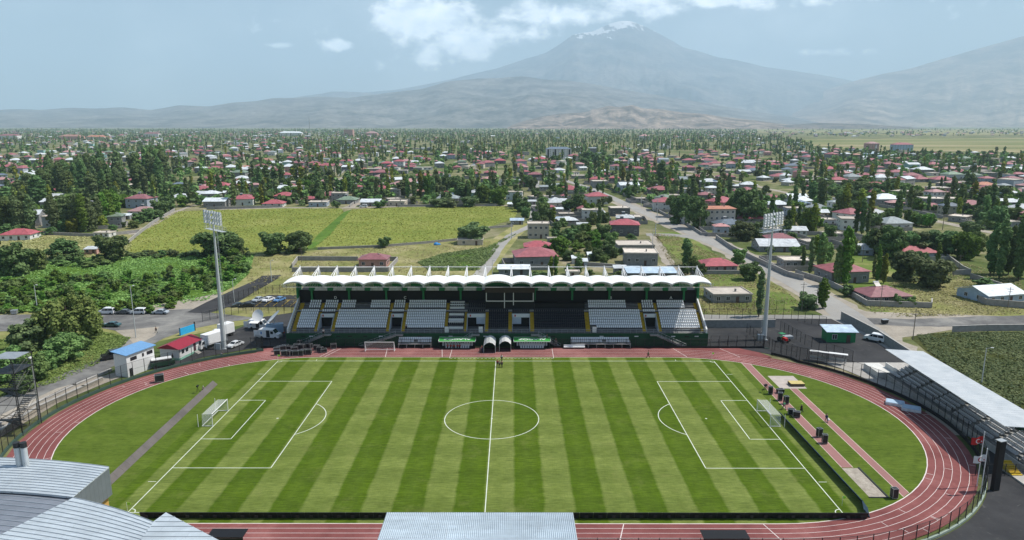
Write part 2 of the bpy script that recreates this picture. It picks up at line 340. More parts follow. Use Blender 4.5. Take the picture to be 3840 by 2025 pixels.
# roads
road('road', [(1405, 440), (1425, 455), (1480, 472), (1560, 507), (1640, 543), (1720, 577), (1800, 612), (1900, 660), (2000, 712), (2105, 775), (2190, 845), (2330, 960), (2500, 1100)], [7, 7, 8, 8.5, 8.5, 9, 10, 10], .07, M['road'], rag=.05)
road('road_verge', [(1560, 507), (1640, 543), (1720, 577), (1800, 612), (1900, 660), (2000, 712), (2105, 775), (2190, 845), (2330, 960), (2500, 1100)], 15, .035, M['gravel'], rag=.15, seed=5)
road('road', [(1625, 590), (1700, 592), (1760, 600), (1800, 612)], [9, 9, 9, 9], .066, M['road'], rag=.1)
road('dirt_lane', [(1640, 588), (1655, 615), (1675, 650), (1700, 690)], 4.5, .05, M['gravel'], rag=.2)
road('dirt_lane', [(1350, 455), (1346, 490), (1343, 520), (1340, 560), (1320, 575), (1285, 592), (1255, 622), (1228, 662), (1190, 715)], [5, 5, 5, 5, 4.5, 4.5, 5, 6], .075, M['road'], rag=.1)
road('dirt_lane', [(1700, 425), (1850, 455), (1931, 475), (2017, 492), (2110, 512), (2211, 530), (2340, 553), (2468, 580), (2600, 605)], 7, .07, M['gravel'], rag=.1)
road('dirt_lane', [(1690, 425), (1760, 432), (1900, 440), (2050, 450)], 7, .08, M['gravel'], rag=.1)
road('dirt_lane', [(860, 450), (875, 440), (890, 425), (905, 412)], 8, .08, M['gravel'])
road('dirt_lane', [(540, 528), (700, 523), (880, 523), (1000, 520), (1290, 517)], 5, .065, M['gravel'], rag=.2)
road('dirt_lane', [(875, 523), (905, 508), (928, 492)], 7, .07, M['gravel'], rag=.2)
road('dirt_lane', [(330, 590), (395, 560), (440, 534), (500, 515), (560, 522)], 3.5, .07, M['gravel'], rag=.2)
sheet('crossroads', [(2110, 790), (2160, 783), (2300, 788), (2575, 797), (2800, 800), (2800, 812), (2575, 820), (2440, 822), (2300, 845), (2260, 850), (2290, 890), (2250, 880), (2180, 840)], .06, M['gravel'])
road('road', [(2150, 806), (2300, 812), (2450, 808), (2700, 800)], [7, 8, 9, 9], .068, M['oldasph'], rag=.08)
road('road', [(1760, 802), (1900, 803), (2050, 803), (2140, 806)], 9, .064, M['road'], rag=.02)
sheet('old_road', [(-200, 796), (0, 792), (240, 789), (480, 777), (540, 788), (650, 800), (560, 812), (470, 830), (410, 852), (300, 915), (200, 962), (90, 1012), (0, 1052), (-80, 1100), (-160, 1080), (0, 1000), (100, 965), (240, 905), (310, 862), (330, 840), (260, 826), (-200, 840)], .07, M['oldasph'])
sheet('gravel_patch', [(430, 760), (500, 748), (560, 735), (540, 775), (480, 780), (300, 788), (300, 782)], .06, M['gravel'])
sheet('gravel_patch', [(290, 832), (360, 826), (400, 822), (390, 845), (340, 870), (330, 858)], .085, M['gravel'])
sheet('asphalt_road', [(470, 786), (520, 760), (590, 728), (640, 706), (660, 694), (708, 692), (700, 700), (640, 735), (590, 765), (560, 778), (520, 789)], .095, M['asph'])
# stadium grounds
sheet('asphalt_yard', [(-82, 33), (-76, 50), (-70, 74), (-58, 82), (-53.5, 82), (-53.5, 44.4), (-62, 44.3), (-72, 37), (-79.5, 27)], .10, M['asph'], px=False)
sheet('car_park', [(-86, 85), (-78, 101), (-55, 101), (-55, 85)], .11, M['asph'], px=False)
sheet('asphalt_yard', [(54.5, 44), (54.5, 70), (74, 72), (98, 72), (100, 52), (99, 32), (90, 25), (84, 26), (77, 33), (68, 39.5), (62, 44)], .09, M['asph'], px=False)
sheet('asphalt_yard', [(42.3 + 45.3 * math.cos(R(a)), 45.3 * math.sin(R(a))) for a in range(-88, -16, 4)] + [(90, -12), (110, -10), (115, -70), (20, -75), (20, -46)], .09, M['asph'], px=False)
sheet('concrete_apron', [(79, 33.5), (87, 33), (99, 33), (99, -20), (88, -20), (87.8, 4), (86, 15), (82, 27)], .12, M['lconc'], px=False)
sheet('rubble_slope', [(-95, 16), (-89, 24), (-84, 33), (-81, 32), (-86, 20), (-89.5, 8), (-90, -12), (-99, -12)], .09, M['gravel'], px=False)
yl = MB()
for i in range(9):
    x = -82 + i * 2.75; yl.box(x + 2.2, 90.5, .115, .16, 8.5, .004, rz=0)
yl.box(-69, 94.5, .119, 26, .16, .004)
tag(yl.build('parking_lines', M['yellow']), kind='structure')

# ---------------------------------------------------------------- pitch and track
def L_pitch(t):
    g = t.nodes.new('ShaderNodeNewGeometry'); v = g.outputs['Position']; s = t.nodes.new('ShaderNodeSeparateXYZ'); t.links.new(v, s.inputs[0])
    wob = mth(t, 'MULTIPLY', mth(t, 'SUBTRACT', noise(t, .25, 5, .7), .5), .9)
    ph = mth(t, 'FRACT', mth(t, 'DIVIDE', mth(t, 'ADD', mth(t, 'ADD', s.outputs[0], wob), 910.0), 9.1))
    st = ramp(t, ph, [(0, (.95, .95, .95)), (.2, (.85, .85, .85)), (.45, (1, 1, 1)), (.50, (0, 0, 0)), (.7, (.12, .12, .12)), (.95, (0, 0, 0)), (1.0, (.9, .9, .9))])
    inx = mth(t, 'MULTIPLY', mth(t, 'LESS_THAN', mth(t, 'ABSOLUTE', s.outputs[0]), 57.0), mth(t, 'LESS_THAN', mth(t, 'ABSOLUTE', s.outputs[1]), 37.0))
    px = mth(t, 'FRACT', mth(t, 'DIVIDE', mth(t, 'ADD', s.outputs[1], 700.0), 9.0)); cross = ramp(t, px, [(0, (1, 1, 1)), (.47, (1, 1, 1)), (.53, (0, 0, 0)), (.97, (0, 0, 0)), (1, (1, 1, 1))])
    big = noise(t, .035, 5, .6); mid = noise(t, .35, 6, .7); fine = noise(t, 1.0, 4, .7, vec=v, sc=(.5, 5, 1)); f2 = noise(t, 1.0, 4, .7, vec=v, sc=(6, .8, 1), off=5)
    light = mixc(t, big, (.185, .235, .050), (.260, .295, .095)); dark = mixc(t, big, (.068, .128, .004), (.112, .168, .010))
    fac = mth(t, 'MULTIPLY', st, inx); fac = mth(t, 'ADD', mth(t, 'MULTIPLY', fac, .92), mth(t, 'MULTIPLY', mth(t, 'SUBTRACT', 1.0, inx), .25))
    x = mixc(t, fac, dark, light)
    x = mixc(t, mth(t, 'MULTIPLY', cross, .22), x, (.06, .10, .01), 'MIX')
    x = mixc(t, .55, x, ramp(t, mid, [(.34, (.60, .64, .50)), (.60, (1, 1, 1))]), 'MULTIPLY')
    x = mixc(t, .85, x, ramp(t, fine, [(.36, (.5, .55, .42)), (.60, (1, 1, 1))]), 'MULTIPLY')
    x = mixc(t, .4, x, ramp(t, f2, [(.32, (.6, .65, .5)), (.65, (1, 1, 1))]), 'MULTIPLY')
    worn = noise(t, .20, 7, .72, off=21)
    return mixc(t, ramp(t, worn, [(.56, (0, 0, 0)), (.74, (.32, .32, .32))]), x, (.20, .20, .07))
M['pitch'] = ground_mat('pitch grass', L_pitch, bump=.08, bscale=6)
def L_track(t):
    a = noise(t, .08, 6, .65, dist=.4); b = noise(t, .9, 6, .7); c = noise(t, 6, 3, .6)
    x = ramp(t, a, [(.3, (.165, .054, .052)), (.55, (.245, .088, .083)), (.72, (.35, .150, .138))]); x = mixc(t, .5, x, ramp(t, b, [(.3, (.66, .62, .62)), (.65, (1, 1, 1))]), 'MULTIPLY')
    return mixc(t, .25, x, ramp(t, c, [(.3, (.6, .6, .6)), (.7, (1, 1, 1))]), 'MULTIPLY')
M['track'] = ground_mat('tartan track', L_track, rough=.85)
M['line'] = mat('white line paint', (.66, .58, .55), .7, .15, .7, obj=False)
M['gline'] = mat('pitch chalk', (.62, .66, .56), .8, .12, .5, obj=False)
def oval(r, cx=42.3, n=40, ex=0.0):
    pts = []
    for i in range(n + 1): a = -math.pi / 2 + math.pi * i / n; pts.append((cx + r * math.cos(a), r * math.sin(a)))
    for i in range(n + 1): a = math.pi / 2 + math.pi * i / n; pts.append((-cx + r * math.cos(a), r * math.sin(a)))
    return pts
def ring(b, r0, r1, z, n=40):
    A, B_ = oval(r0, n=n), oval(r1, n=n); k = len(A); b.raw([(x, y, z) for x, y in A] + [(x, y, z) for x, y in B_], [(i, k + i, k + (i + 1) % k, (i + 1) % k) for i in range(k)])
RI, RO, ZT = 36.7, 44.0, .14
b = MB(); b.poly([(x, y, ZT) for x, y in oval(RI + .05)]); tag(b.build('pitch', M['pitch']), kind='structure')
b = MB(); ring(b, RI + .05, RO, ZT + .004)
b.raw([(42, 36.8, ZT + .008), (68, 36.8, ZT + .008), (66, 40.5, ZT + .008), (62, 43.9, ZT + .008), (42, 43.9, ZT + .008)], [(0, 1, 2, 3, 4)])
b.raw([(-42, 38.8, ZT + .008), (-42, 43.9, ZT + .008), (-59.5, 43.9, ZT + .008), (-60.5, 39.6, ZT + .008)], [(0, 1, 2, 3)])
b.raw([(RI, 20, ZT + .006)], [])
tag(b.build('running_track', M['track']), kind='structure')
b = MB()
for k in range(6): r = RI + .1 + 1.2 * k; ring(b, r - (.035 if k else .08), r + (.035 if k else .08), ZT + .014)
for x0, x1 in ((-38, 38),):
    for x in (-42.3, -26, -10.2):
        pass
for (xa, ya, xb, yb) in ((-43.5, 36.9, -41, 43.6), (-42.3, 36.9, -39.8, 43.6), (-27.3, 36.9, -28, 43.6), (-13.3, 36.9, -14.0, 43.6), (60, 36.9, 57, 43.6), (47, 37, 45, 43.6), (40, -36.9, 42, -44), (20, -36.9, 18, -44)):
    d = Vector((xb - xa, yb - ya)).normalized(); n_ = (-d.y * .06, d.x * .06); b.poly([(xa - n_[0], ya - n_[1], ZT + .02), (xa + n_[0], ya + n_[1], ZT + .02), (xb + n_[0], yb + n_[1], ZT + .02), (xb - n_[0], yb - n_[1], ZT + .02)])
rr = random.Random(4)
for i in range(26):
    a = rr.uniform(-1.2, 1.2); k = rr.randrange(6); r = RI + .7 + 1.2 * k; sx = rr.choice((-1, 1)); b.box(sx * (42.3 + r * math.cos(a)), r * math.sin(a), ZT + .018, 1.0, .08, .003, rz=(a if sx > 0 else -a))
for xx in (-11.4, 14.1):
    b.box(xx, 39.7, ZT + .018, .12, 7.4, .003)
for i in range(28): b.box(-11.4 + .4 + i * .94 if i < 14 else 2.0 + (i - 14) * .9, 35.75, ZT + .018, .55, .12, .003)
tag(b.build('track_lines', M['line']), kind='structure')
# pitch markings
b = MB(); zl = ZT + .006; LX, LY = 52.75, 33.9
def ln(x0, y0, x1, y1, w=.14):
    d = Vector((x1 - x0, y1 - y0)).normalized(); nx, ny = -d.y * w / 2, d.x * w / 2; ex, ey = d.x * w / 2, d.y * w / 2
    b.poly([(x0 - nx - ex, y0 - ny - ey, zl), (x0 + nx - ex, y0 + ny - ey, zl), (x1 + nx + ex, y1 + ny + ey, zl), (x1 - nx + ex, y1 - ny + ey, zl)][::-1])
def arc(cx_, cy_, r, a0, a1, n=48, w=.14):
    P = [(a0 + (a1 - a0) * i / n) for i in range(n + 1)]; vs = [(cx_ + (r - w / 2) * math.cos(a), cy_ + (r - w / 2) * math.sin(a), zl + .004) for a in P] + [(cx_ + (r + w / 2) * math.cos(a), cy_ + (r + w / 2) * math.sin(a), zl + .004) for a in P]
    b.raw(vs, [(i, n + 1 + i, n + 2 + i, i + 1) for i in range(n)])
ln(-LX, -LY, LX, -LY); ln(-LX, LY, LX, LY); ln(-LX, -LY, -LX, LY); ln(LX, -LY, LX, LY); zl += .003; ln(0, -LY, 0, LY)
arc(0, 0, 9.15, 0, 2 * math.pi, 72); arc(0, 0, .12, 0, 2 * math.pi, 8)
for s_ in (-1, 1):
    ln(s_ * LX, -20.16, s_ * (LX - 16.5), -20.16); ln(s_ * LX, 20.16, s_ * (LX - 16.5), 20.16); ln(s_ * (LX - 16.5), -20.16, s_ * (LX - 16.5), 20.16)
    ln(s_ * LX, -9.16, s_ * (LX - 5.5), -9.16); ln(s_ * LX, 9.16, s_ * (LX - 5.5), 9.16); ln(s_ * (LX - 5.5), -9.16, s_ * (LX - 5.5), 9.16)
    th = math.acos(5.5 / 9.15); c0 = s_ * (LX - 11); base = math.pi if s_ > 0 else 0; arc(c0, 0, 9.15, base - th, base + th, 24); arc(c0, 0, .14, 0, 6.283, 8)
    for q in (-1, 1):
        ln(s_ * (LX + .4), q * (LY - 9.15), s_ * (LX + 1.6), q * (LY - 9.15), .12); ln(s_ * (LX - 9.15), q * (LY + .35), s_ * (LX - 9.15), q * (LY + 1.0), .12)
        arc(s_ * LX, q * LY, 1.0, math.atan2(-q, 0) if False else {(1, 1): math.pi, (1, -1): math.pi / 2, (-1, 1): -math.pi / 2, (-1, -1): 0}[(s_, q)], {(1, 1): 1.5 * math.pi, (1, -1): math.pi, (-1, 1): 0, (-1, -1): math.pi / 2}[(s_, q)], 10)
tag(b.build('pitch_lines', M['gline']), kind='structure')
M['runway'] = ground_mat('runway', lambda t: mixc(t, .3, L_track(t), (.50, .34, .31)))
b = MB(); b.poly([(59.0, -19.9, ZT + .008), (60.9, -19.9, ZT + .008), (60.9, 32, ZT + .008), (59.0, 33.0, ZT + .008)]); b.poly([(64.2, -29.3, ZT + .008), (65.7, -28.1, ZT + .008), (65.7, 16, ZT + .008), (64.2, 16, ZT + .008)])
tag(b.build('runways', M['runway']), kind='structure')
b = MB()
for x, y0, y1 in ((59.0, -19.9, 33), (60.9, -19.9, 32), (64.2, -29.3, 16), (65.7, -28.1, 16)): b.box(x, (y0 + y1) / 2, ZT + .012, .1, y1 - y0, .003)
tag(b.build('runway_lines', mat('runway edge', (.62, .50, .42), .8)), kind='structure')
M['sand'] = ground_mat('sand', lambda t: mixc(t, .5, ramp(t, noise(t, .8, 6, .7), [(.3, (.30, .26, .21)), (.7, (.50, .45, .38))]), ramp(t, noise(t, 3, 4, .7), [(.3, (.55, .55, .55)), (.7, (1, 1, 1))]), 'MULTIPLY'), bump=.6)
b = MB(); b.poly([(58.9, -29.4, ZT + .01), (61.6, -29.4, ZT + .01), (61.6, -20.1, ZT + .01), (58.9, -20.1, ZT + .01)]); tag(b.build('sand_pit', M['sand']), kind='structure')
b = MB(); b.box(61.75, -24.8, ZT, .25, 9.6, .12); b.box(60.2, -29.55, ZT, 2.9, .2, .1); tag(b.build('sand_pit_kerb', M['dsteel'],), 'black rubber kerb edging the long jump sand pit', 'kerb')
b = MB(); b.poly([(62.1, 15.9, ZT + .016), (67.9, 15.9, ZT + .016), (67.9, 23.7, ZT + .016), (62.1, 23.7, ZT + .016)]); tag(b.build('concrete_pad', mat('pad', (.42, .37, .33), .9, .12, .8)), kind='structure')
# ================================================================ main grandstand
GS = thing('grandstand', 'long main grandstand with white scalloped canopy roof and green front wall behind the far touchline', 'grandstand', (0, 46, 0))
def P_(name, mb, m, parent=GS, **k): return mb.build(name, m, parent, **k)
Y0 = 46.0
XE = 54.3
ROWL = [(48.1 + .82 * j, 3.95 + .5 * j) for j in range(7)]        # (front y of tread, tread z)
ROWU = [(54.75 + .82 * k, 7.6 + .52 * k) for k in range(3)]
VOMS = [(-46.9, -43.3), (-28.2, -25.0), (-8.0, -3.2), (3.9, 8.6), (38.8, 42.1)]
AISLES = [(-53.5, -52.4), (-47.7, -46.9), (-43.3, -42.4), (-29.0, -28.2), (-25.0, -24.1), (-13.8, -13.0), (-8.7, -8.0), (-3.2, -2.3), (2.9, 3.9), (8.6, 9.7), (23.1, 24.3), (37.9, 38.8), (42.1, 42.9), (53.0, 53.8)]
b = MB(); b.box(0, .15, 0, 2 * XE + .4, .3, 3.4); b.box(-XE, 7, 0, .3, 13.6, 3.4); b.box(XE, 7, 0, .3, 13.6, 3.4)
P_('front_wall', b, M['dgreen'])
def prof(rows_from):
    pts = [(0.3, 3.4), (2.1, 3.4)]
    for (y, z) in ROWL[rows_from:]: pts += [(y - Y0, pts[-1][1]), (y - Y0, z)]
    pts += [(8.0, ROWL[-1][1]), (8.0, 7.2), (8.75, 7.2)]
    for (y, z) in ROWU: pts += [(y - Y0, pts[-1][1]), (y - Y0, z)]
    pts += [(12.0, ROWU[-1][1])]; return pts
b = MB(); cuts = sorted([-XE, XE] + [v for p in VOMS for v in p])
def extr(b, pts, x0, x1, base=3.2):
    n = len(pts); vs = [(x0, y, z) for y, z in pts] + [(x1, y, z) for y, z in pts] + [(x0, pts[-1][0], base), (x0, pts[0][0], base), (x1, pts[-1][0], base), (x1, pts[0][0], base)]
    fs = [(i, n + i, n + i + 1, i + 1) for i in range(n - 1)] + [tuple(range(n)) + (2 * n, 2 * n + 1), tuple(range(2 * n - 1, n - 1, -1)) + (2 * n + 3, 2 * n + 2)]
    b.raw(vs, fs)
for x0, x1 in zip(cuts, cuts[1:]):
    if (x0, x1) in VOMS:
        pts = [(6.05, 6.9), (7.02, 6.9), (7.02, 6.95)] + [p for p in prof(6) if p[0] > 7.02]; extr(b, pts, x0, x1, 6.0)
        b.poly([(x0, .3, 3.4), (x1, .3, 3.4), (x1, 12, 3.4), (x0, 12, 3.4)])
    else: extr(b, prof(0), x0, x1)
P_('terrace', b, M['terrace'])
b = MB()
for x0, x1 in AISLES:
    top = 8.0 if -9 < x0 < 24 else 99
    pts = [(1.9, 3.41)]
    for y, z in ROWL: pts += [(y - Y0 - .42, pts[-1][1]), (y - Y0 - .42, z - .22), (y - Y0 - .02, z - .22), (y - Y0 - .02, z + .03)]
    pts += [(8.0, pts[-1][1])]
    if top > 50:
        pts += [(8.0, 7.24), (8.35, 7.24)]
        for y, z in ROWU: pts += [(y - Y0 - .41, pts[-1][1]), (y - Y0 - .41, z - .23), (y - Y0 - .02, z - .23), (y - Y0 - .02, z + .03)]
        pts += [(11.2, pts[-1][1])]
    s = MB(); extr(s, pts, x0 + .03, x1 - .03, 3.38); P_('aisle_stair', s, M['yellow2'] if x0 > -10 and x0 < 9 else M['yellow'], loc=(0, 0, 0)) if 'yellow2' in M else P_('aisle_stair', s, M['yellow'])
# vomitories: side walls, door recess, sign board
M['pblue'] = mat('pale blue wall', (.50, .56, .62), .7, .05)
for i, (x0, x1) in enumerate(VOMS):
    w = MB()
    for x in (x0 + .02, x1 - .02):
        a = .09 if x < (x0 + x1) / 2 else -.09; xa, xb = sorted((x, x + a))
        w.raw([(xa, 1.9, 3.4), (xb, 1.9, 3.4), (xb, 6.05, 3.4), (xa, 6.05, 3.4), (xa, 1.9, 3.9), (xb, 1.9, 3.9), (xb, 6.05, 7.05), (xa, 6.05, 7.05)], [(4, 5, 6, 7), (0, 1, 5, 4), (1, 2, 6, 5), (3, 0, 4, 7), (2, 3, 7, 6)])
    w.box((x0 + x1) / 2, 6.1, 6.0, x1 - x0 + .1, .14, 1.05)
    if i == 2: w.box(x1 - 1.25, 6.1, 4.2, 2.3, .12, 1.8)
    if i == 3: w.box(x0 + 1.25, 6.1, 4.2, 2.3, .12, 1.8)
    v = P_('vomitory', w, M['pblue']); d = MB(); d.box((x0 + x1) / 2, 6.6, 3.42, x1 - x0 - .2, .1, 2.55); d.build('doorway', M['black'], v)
    s = MB(); s.box((x0 + x1) / 2, 6.0, 6.08, (x1 - x0) * .92, .05, .88); s.box((x0 + x1) / 2 - (x1 - x0) * .33, 5.965, 6.25, .35, .02, .55, mat=1)
    rr = random.Random(i)
    sb = s.build('sign_board', [M['white'], M['red']], v)
# side parapets
for sx in (-1, 1):
    b = MB(); xa, xb = sorted((sx * XE, sx * (XE - .35)))
    if True: b.raw([(xa, .3, 3.4), (xb, .3, 3.4), (xb, 11.5, 3.4), (xa, 11.5, 3.4), (xa, .3, 4.5), (xb, .3, 4.5), (xb, 11.5, 10.4), (xa, 11.5, 10.4)], [(4, 5, 6, 7), (0, 1, 5, 4), (1, 2, 6, 5), (2, 3, 7, 6), (3, 0, 4, 7)]); P_('side_parapet', b, M['white'])
# back building
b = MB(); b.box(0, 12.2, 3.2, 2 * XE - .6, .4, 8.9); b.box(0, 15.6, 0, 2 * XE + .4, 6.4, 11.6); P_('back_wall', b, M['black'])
b = MB(); b.box(-XE + .0, 12.5, 3, .5, 3.4, 11.2); b.box(XE, 12.5, 3, .5, 3.4, 11.2); b.box(0, 12.6, 13.0, 2 * XE, .5, 1.3)
for i in range(21): b.box(-50.6 + 5.06 * i, 11.85, 12.0, 1.5, .4, 1.0)
for i in range(11): b.box(-50.6 + 10.12 * i, 11.7, 9.4, .5, .5, 2.6)
P_('green_frame', b, M['green'])
for i in range(20):
    x = -48.1 + 5.06 * i
    if -5 < x < 9: continue
    s = MB(); s.raw([(x - 1.75, 11.5, 12.05), (x + 1.75, 11.5, 12.05), (x + 1.5, 12.0, 12.95), (x - 1.5, 12.0, 12.95)], [(0, 1, 2, 3)]); s.raw([(x - 1.75, 11.55, 12.05), (x + 1.75, 11.55, 12.05), (x + 1.5, 12.05, 12.95), (x - 1.5, 12.05, 12.95)], [(3, 2, 1, 0)])
    P_('skylight', s, M['frosted'])
# commentary box in the middle
M['brown'] = mat('brown cladding', (.055, .04, .033), .6, .2)
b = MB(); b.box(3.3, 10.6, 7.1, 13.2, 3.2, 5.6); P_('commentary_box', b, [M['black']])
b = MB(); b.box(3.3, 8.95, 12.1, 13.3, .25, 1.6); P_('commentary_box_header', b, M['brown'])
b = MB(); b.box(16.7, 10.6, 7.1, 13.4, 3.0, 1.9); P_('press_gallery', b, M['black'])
b = MB()
for x, z0, z1 in ((-3.0, 9.9, 12.2), (1.85, 8.0, 12.2), (4.25, 8.8, 12.2), (9.55, 9.9, 12.2)): b.box(x, 8.2, z0, .22, .12, z1 - z0)
b.box(3.3, 8.08, 9.85, 12.8, .12, .24); P_('white_pipe_frame', b, M['white'])
# ---- seats
def seat_mesh(b, x, y, z, s=1.0):
    w0, w1 = .19, .225
    b.hexa([(x - w0, y + .05, z + .38), (x + w0, y + .05, z + .38), (x + w0, y + .42, z + .40), (x - w0, y + .42, z + .40)], [(x - w0, y + .03, z + .44), (x + w0, y + .03, z + .44), (x + w1, y + .44, z + .45), (x - w1, y + .44, z + .45)])
    b.hexa([(x - w0, y + .42, z + .40), (x + w0, y + .42, z + .40), (x + w0, y + .47, z + .40), (x - w0, y + .47, z + .40)], [(x - w1, y + .50, z + .90), (x + w1, y + .50, z + .90), (x + w1 * .93, y + .55, z + .90), (x - w1 * .93, y + .55, z + .90)])
BL = [(-52.4, -47.7, 'w'), (-42.4, -29.0, 'w'), (-24.1, -13.8, 'w'), (-13.0, -8.7, 'd'), (-2.3, 2.9, 'k'), (9.7, 23.1, 'k'), (24.3, 37.9, 'w'), (42.9, 53.0, 'w')]
BU = [(-50.9, -47.8), (-46.7, -43.2), (-42.2, -38.4), (-34.3, -29.1), (-28.0, -25.0), (-24.0, -13.9), (24.4, 34.6), (38.9, 42.0), (43.0, 50.4)]
white = []; dark = []
def fill(x0, x1, y, z, out):
    n = int((x1 - x0 - .1) / .505); st_ = (x1 - x0) / n
    for i in range(n): out.append((x0 + st_ * (i + .5), y - Y0 + .1, z))
for x0, x1, k in BL:
    for j, (y, z) in enumerate(ROWL):
        if k == 'w': fill(x0 + (1.6 if j == 0 and x0 == 24.3 else 0), x1, y, z, white)
        elif k == 'k' or j % 2: fill(x0, x1, y, z, dark)
for x0, x1 in VOMS[:2] + VOMS[4:]: fill(x0, x1, *ROWL[6], white)
for x0, x1 in BU:
    for y, z in ROWU: fill(x0, x1, y, z, white)
for x0, x1 in ((-12.9, -8.8), (-7.9, -3.3)):
    for y, z in ROWU: fill(x0, x1, y, z, dark)
for x0, x1 in VOMS[2:4]: fill(x0, x1, *ROWL[6], dark)
white.sort(key=lambda s: s[1]); one = MB(); seat_mesh(one, 0, 0, 0); seat_me = one.mesh('seat', M['seat'])
for s in white[:100]: link('seat', seat_me, GS, s)
b = MB()
for s in white[100:]: seat_mesh(b, *s)
for o in (tag(P_('seats', b, M['seat']), kind='stuff'),): pass
b = MB()
for s in dark: seat_mesh(b, *s)
tag(P_('dark_seats', b, M['dseat'], ), kind='stuff')
for j, (y, z) in enumerate(ROWL + ROWU):
    if j in (0, 2, 3, 5, 7, 8, 9):
        s = MB(); s.box(-10.85, y - Y0 + .1, z + .62, 3.9, .5, .05); s.box(-10.85, y - Y0 - .13, z + .1, 3.9, .04, .55); P_('press_desk', s, M['white'])
# handrail along the walkway and free standing panels
b = MB(); b.tube((-XE, .25, 4.4), (XE, .25, 4.4), .03, 4); b.tube((-XE, .25, 3.9), (XE, .25, 3.9), .02, 4)
for i in range(74): b.tube((-XE + 1.48 * i, .25, 3.4), (-XE + 1.48 * i, .25, 4.4), .025, 4)
P_('handrail', b, M['steel'])
b = MB(); b.box(0, 7.95, 7.2, 2 * XE - .8, .03, .35); P_('walkway_kerb', b, M['lconc'])
for x in (-13.0, -4.2, 25.2):
    s = MB(); s.box(x, .6, 3.45, 1.2, .08, 1.7, mat=1); s.box(x, .55, 3.52, 1.08, .05, 1.56); P_('white_panel', s, [M['white'], M['dsteel']])
# slot windows in the front wall
for x in (-50, -48, -41, -38, -34, -30, -25, -20, -12, -7.5, -3, 12.4, 14.5, 27, 29.5, 32, 36, 43, 45.5, 49, 51.5):
    s = MB(); s.box(x, -.03, 2.55, 1.0, .06, .22); P_('slot_window', s, M['glass'] if int(x) % 3 else M['frosted'])
# stairs down the front wall
def front_stair(x_top, x_bot, land=True):
    s = MB(); n = 17
    for i in range(n):
        t = (i + .5) / n; x = x_top + (x_bot - x_top) * t; z = 3.3 * (1 - (i + 1) / n); s.box(x, -.75, max(0, z - .25) if i < n - 2 else 0, abs(x_bot - x_top) / n + .02, 1.1, z - max(0, z - .25) + .19)
    s.box(x_top - .9 * (1 if x_bot > x_top else -1), -.75, 3.1, 1.9, 1.1, .28)
    o = P_('front_stair', s, M['conc']); r = MB(); r.tube((x_top, -1.28, 4.3), (x_bot, -1.28, 1.0), .03, 4); r.tube((x_top, -1.28, 3.8), (x_bot, -1.28, .5), .025, 4)
    for i in range(8): t = i / 7; x = x_top + (x_bot - x_top) * t; r.tube((x, -1.28, 3.3 * (1 - t)), (x, -1.28, 4.3 - 3.3 * t), .025, 4)
    r.build('stair_rail', M['steel'], o)
for a, c in ((-44.5, -52.3), (-26.0, -35.5), (-6.3, -11.5), (10.6, 16.4), (41.2, 48.6)): front_stair(a, c)
# ---- canopy
MX = [-54.1 + 5.07 * i for i in range(11)] + [3.7 + 5.07 * i for i in range(11)]
def vz(v): return 16.75 + .35 * math.sin(math.pi * min(1, v * 1.15)) - 1.5 * v * v
def canopy(x0, x1, crown):
    NU, NV = 14, 10; b = MB(); vs = []
    for t in (0, 1):
        for j in range(NV + 1):
            v = j / NV
            for i in range(NU + 1):
                u = i / NU; q = 4 * u * (1 - u); yf = -.9 + .95 * q; y = yf + (14.2 - yf) * v
                vs.append((x0 + (x1 - x0) * u, y, vz(v) + crown * (1.0 + .55 * math.sin(math.pi * min(1, v * 1.25)) - .2 * v) * q ** .85 + (-.09 if t else 0)))
    n = (NU + 1) * (NV + 1); fs = []
    for j in range(NV):
        for i in range(NU):
            a = j * (NU + 1) + i; fs.append((a, a + 1, a + NU + 2, a + NU + 1)); fs.append((n + a, n + a + NU + 1, n + a + NU + 2, n + a + 1))
    for i in range(NU): fs.append((i, n + i, n + i + 1, i + 1)); a = NV * (NU + 1) + i; fs.append((a, a + 1, n + a + 1, n + a))
    b.raw(vs, fs); o = P_('canopy_panel', b, M['membrane'], smooth=True)
    tr = MB(); pts = []; pt2 = []
    for i in range(11):
        u = i / 10; q = 4 * u * (1 - u); pts.append((x0 + (x1 - x0) * u, -.85 + .95 * q, vz(0) + crown * q ** .85 - .12)); pt2.append((x0 + (x1 - x0) * u, -.45 + .95 * q, vz(0) - .55 + (crown + .1) * q ** .85))
    tr.path(pts, .07, 5); tr.path(pt2, .06, 5)
    for i in range(10): tr.tube(pts[i], pt2[i + 1], .035, 4); tr.tube(pt2[i], pts[i + 1], .035, 4)
    tr.build('arch_truss', M['white'], o)
for i, (a, c) in enumerate(zip(MX, MX[1:])): canopy(a, c, .36 if c - a < 6 else .55)
for x in MX:
    m_ = MB(); top = (x, 14, 18.15)
    for (dx, y, z) in ((-.28, 8.2, 16.8), (.28, 8.2, 16.8), (-.28, 11.2, 16.1), (.28, 11.2, 16.1), (-.25, 17.8, 11.6), (.25, 17.8, 11.6), (0, 14.3, 11.6)): m_.tube((x + dx * .25, 14, 18.0), (x + dx, y, z), .085, 6)
    m_.tube((x, 14, 17.8), (x, 14, 18.4), .16, 8)
    o = P_('mast', m_, M['white'])
    t2 = MB(); t2.tube((x, -.9, 16.6), (x, 13, 14.2), .09, 6); t2.tube((x, -.7, 16.0), (x, 12.4, 12.9), .08, 6)
    for k in range(9): y = -.8 + 1.5 * k; t2.tube((x, y, 16.6 - (y + .9) * .172), (x, y + .75, 15.98 - (y + .75) * .235), .04, 4)
    t2.tube((x - .5, -.9, 16.75), (x, -.5, 15.7), .05, 5); t2.tube((x + .5, -.9, 16.75), (x, -.5, 15.7), .05, 5)
    t2.build('roof_truss', M['white'], o)
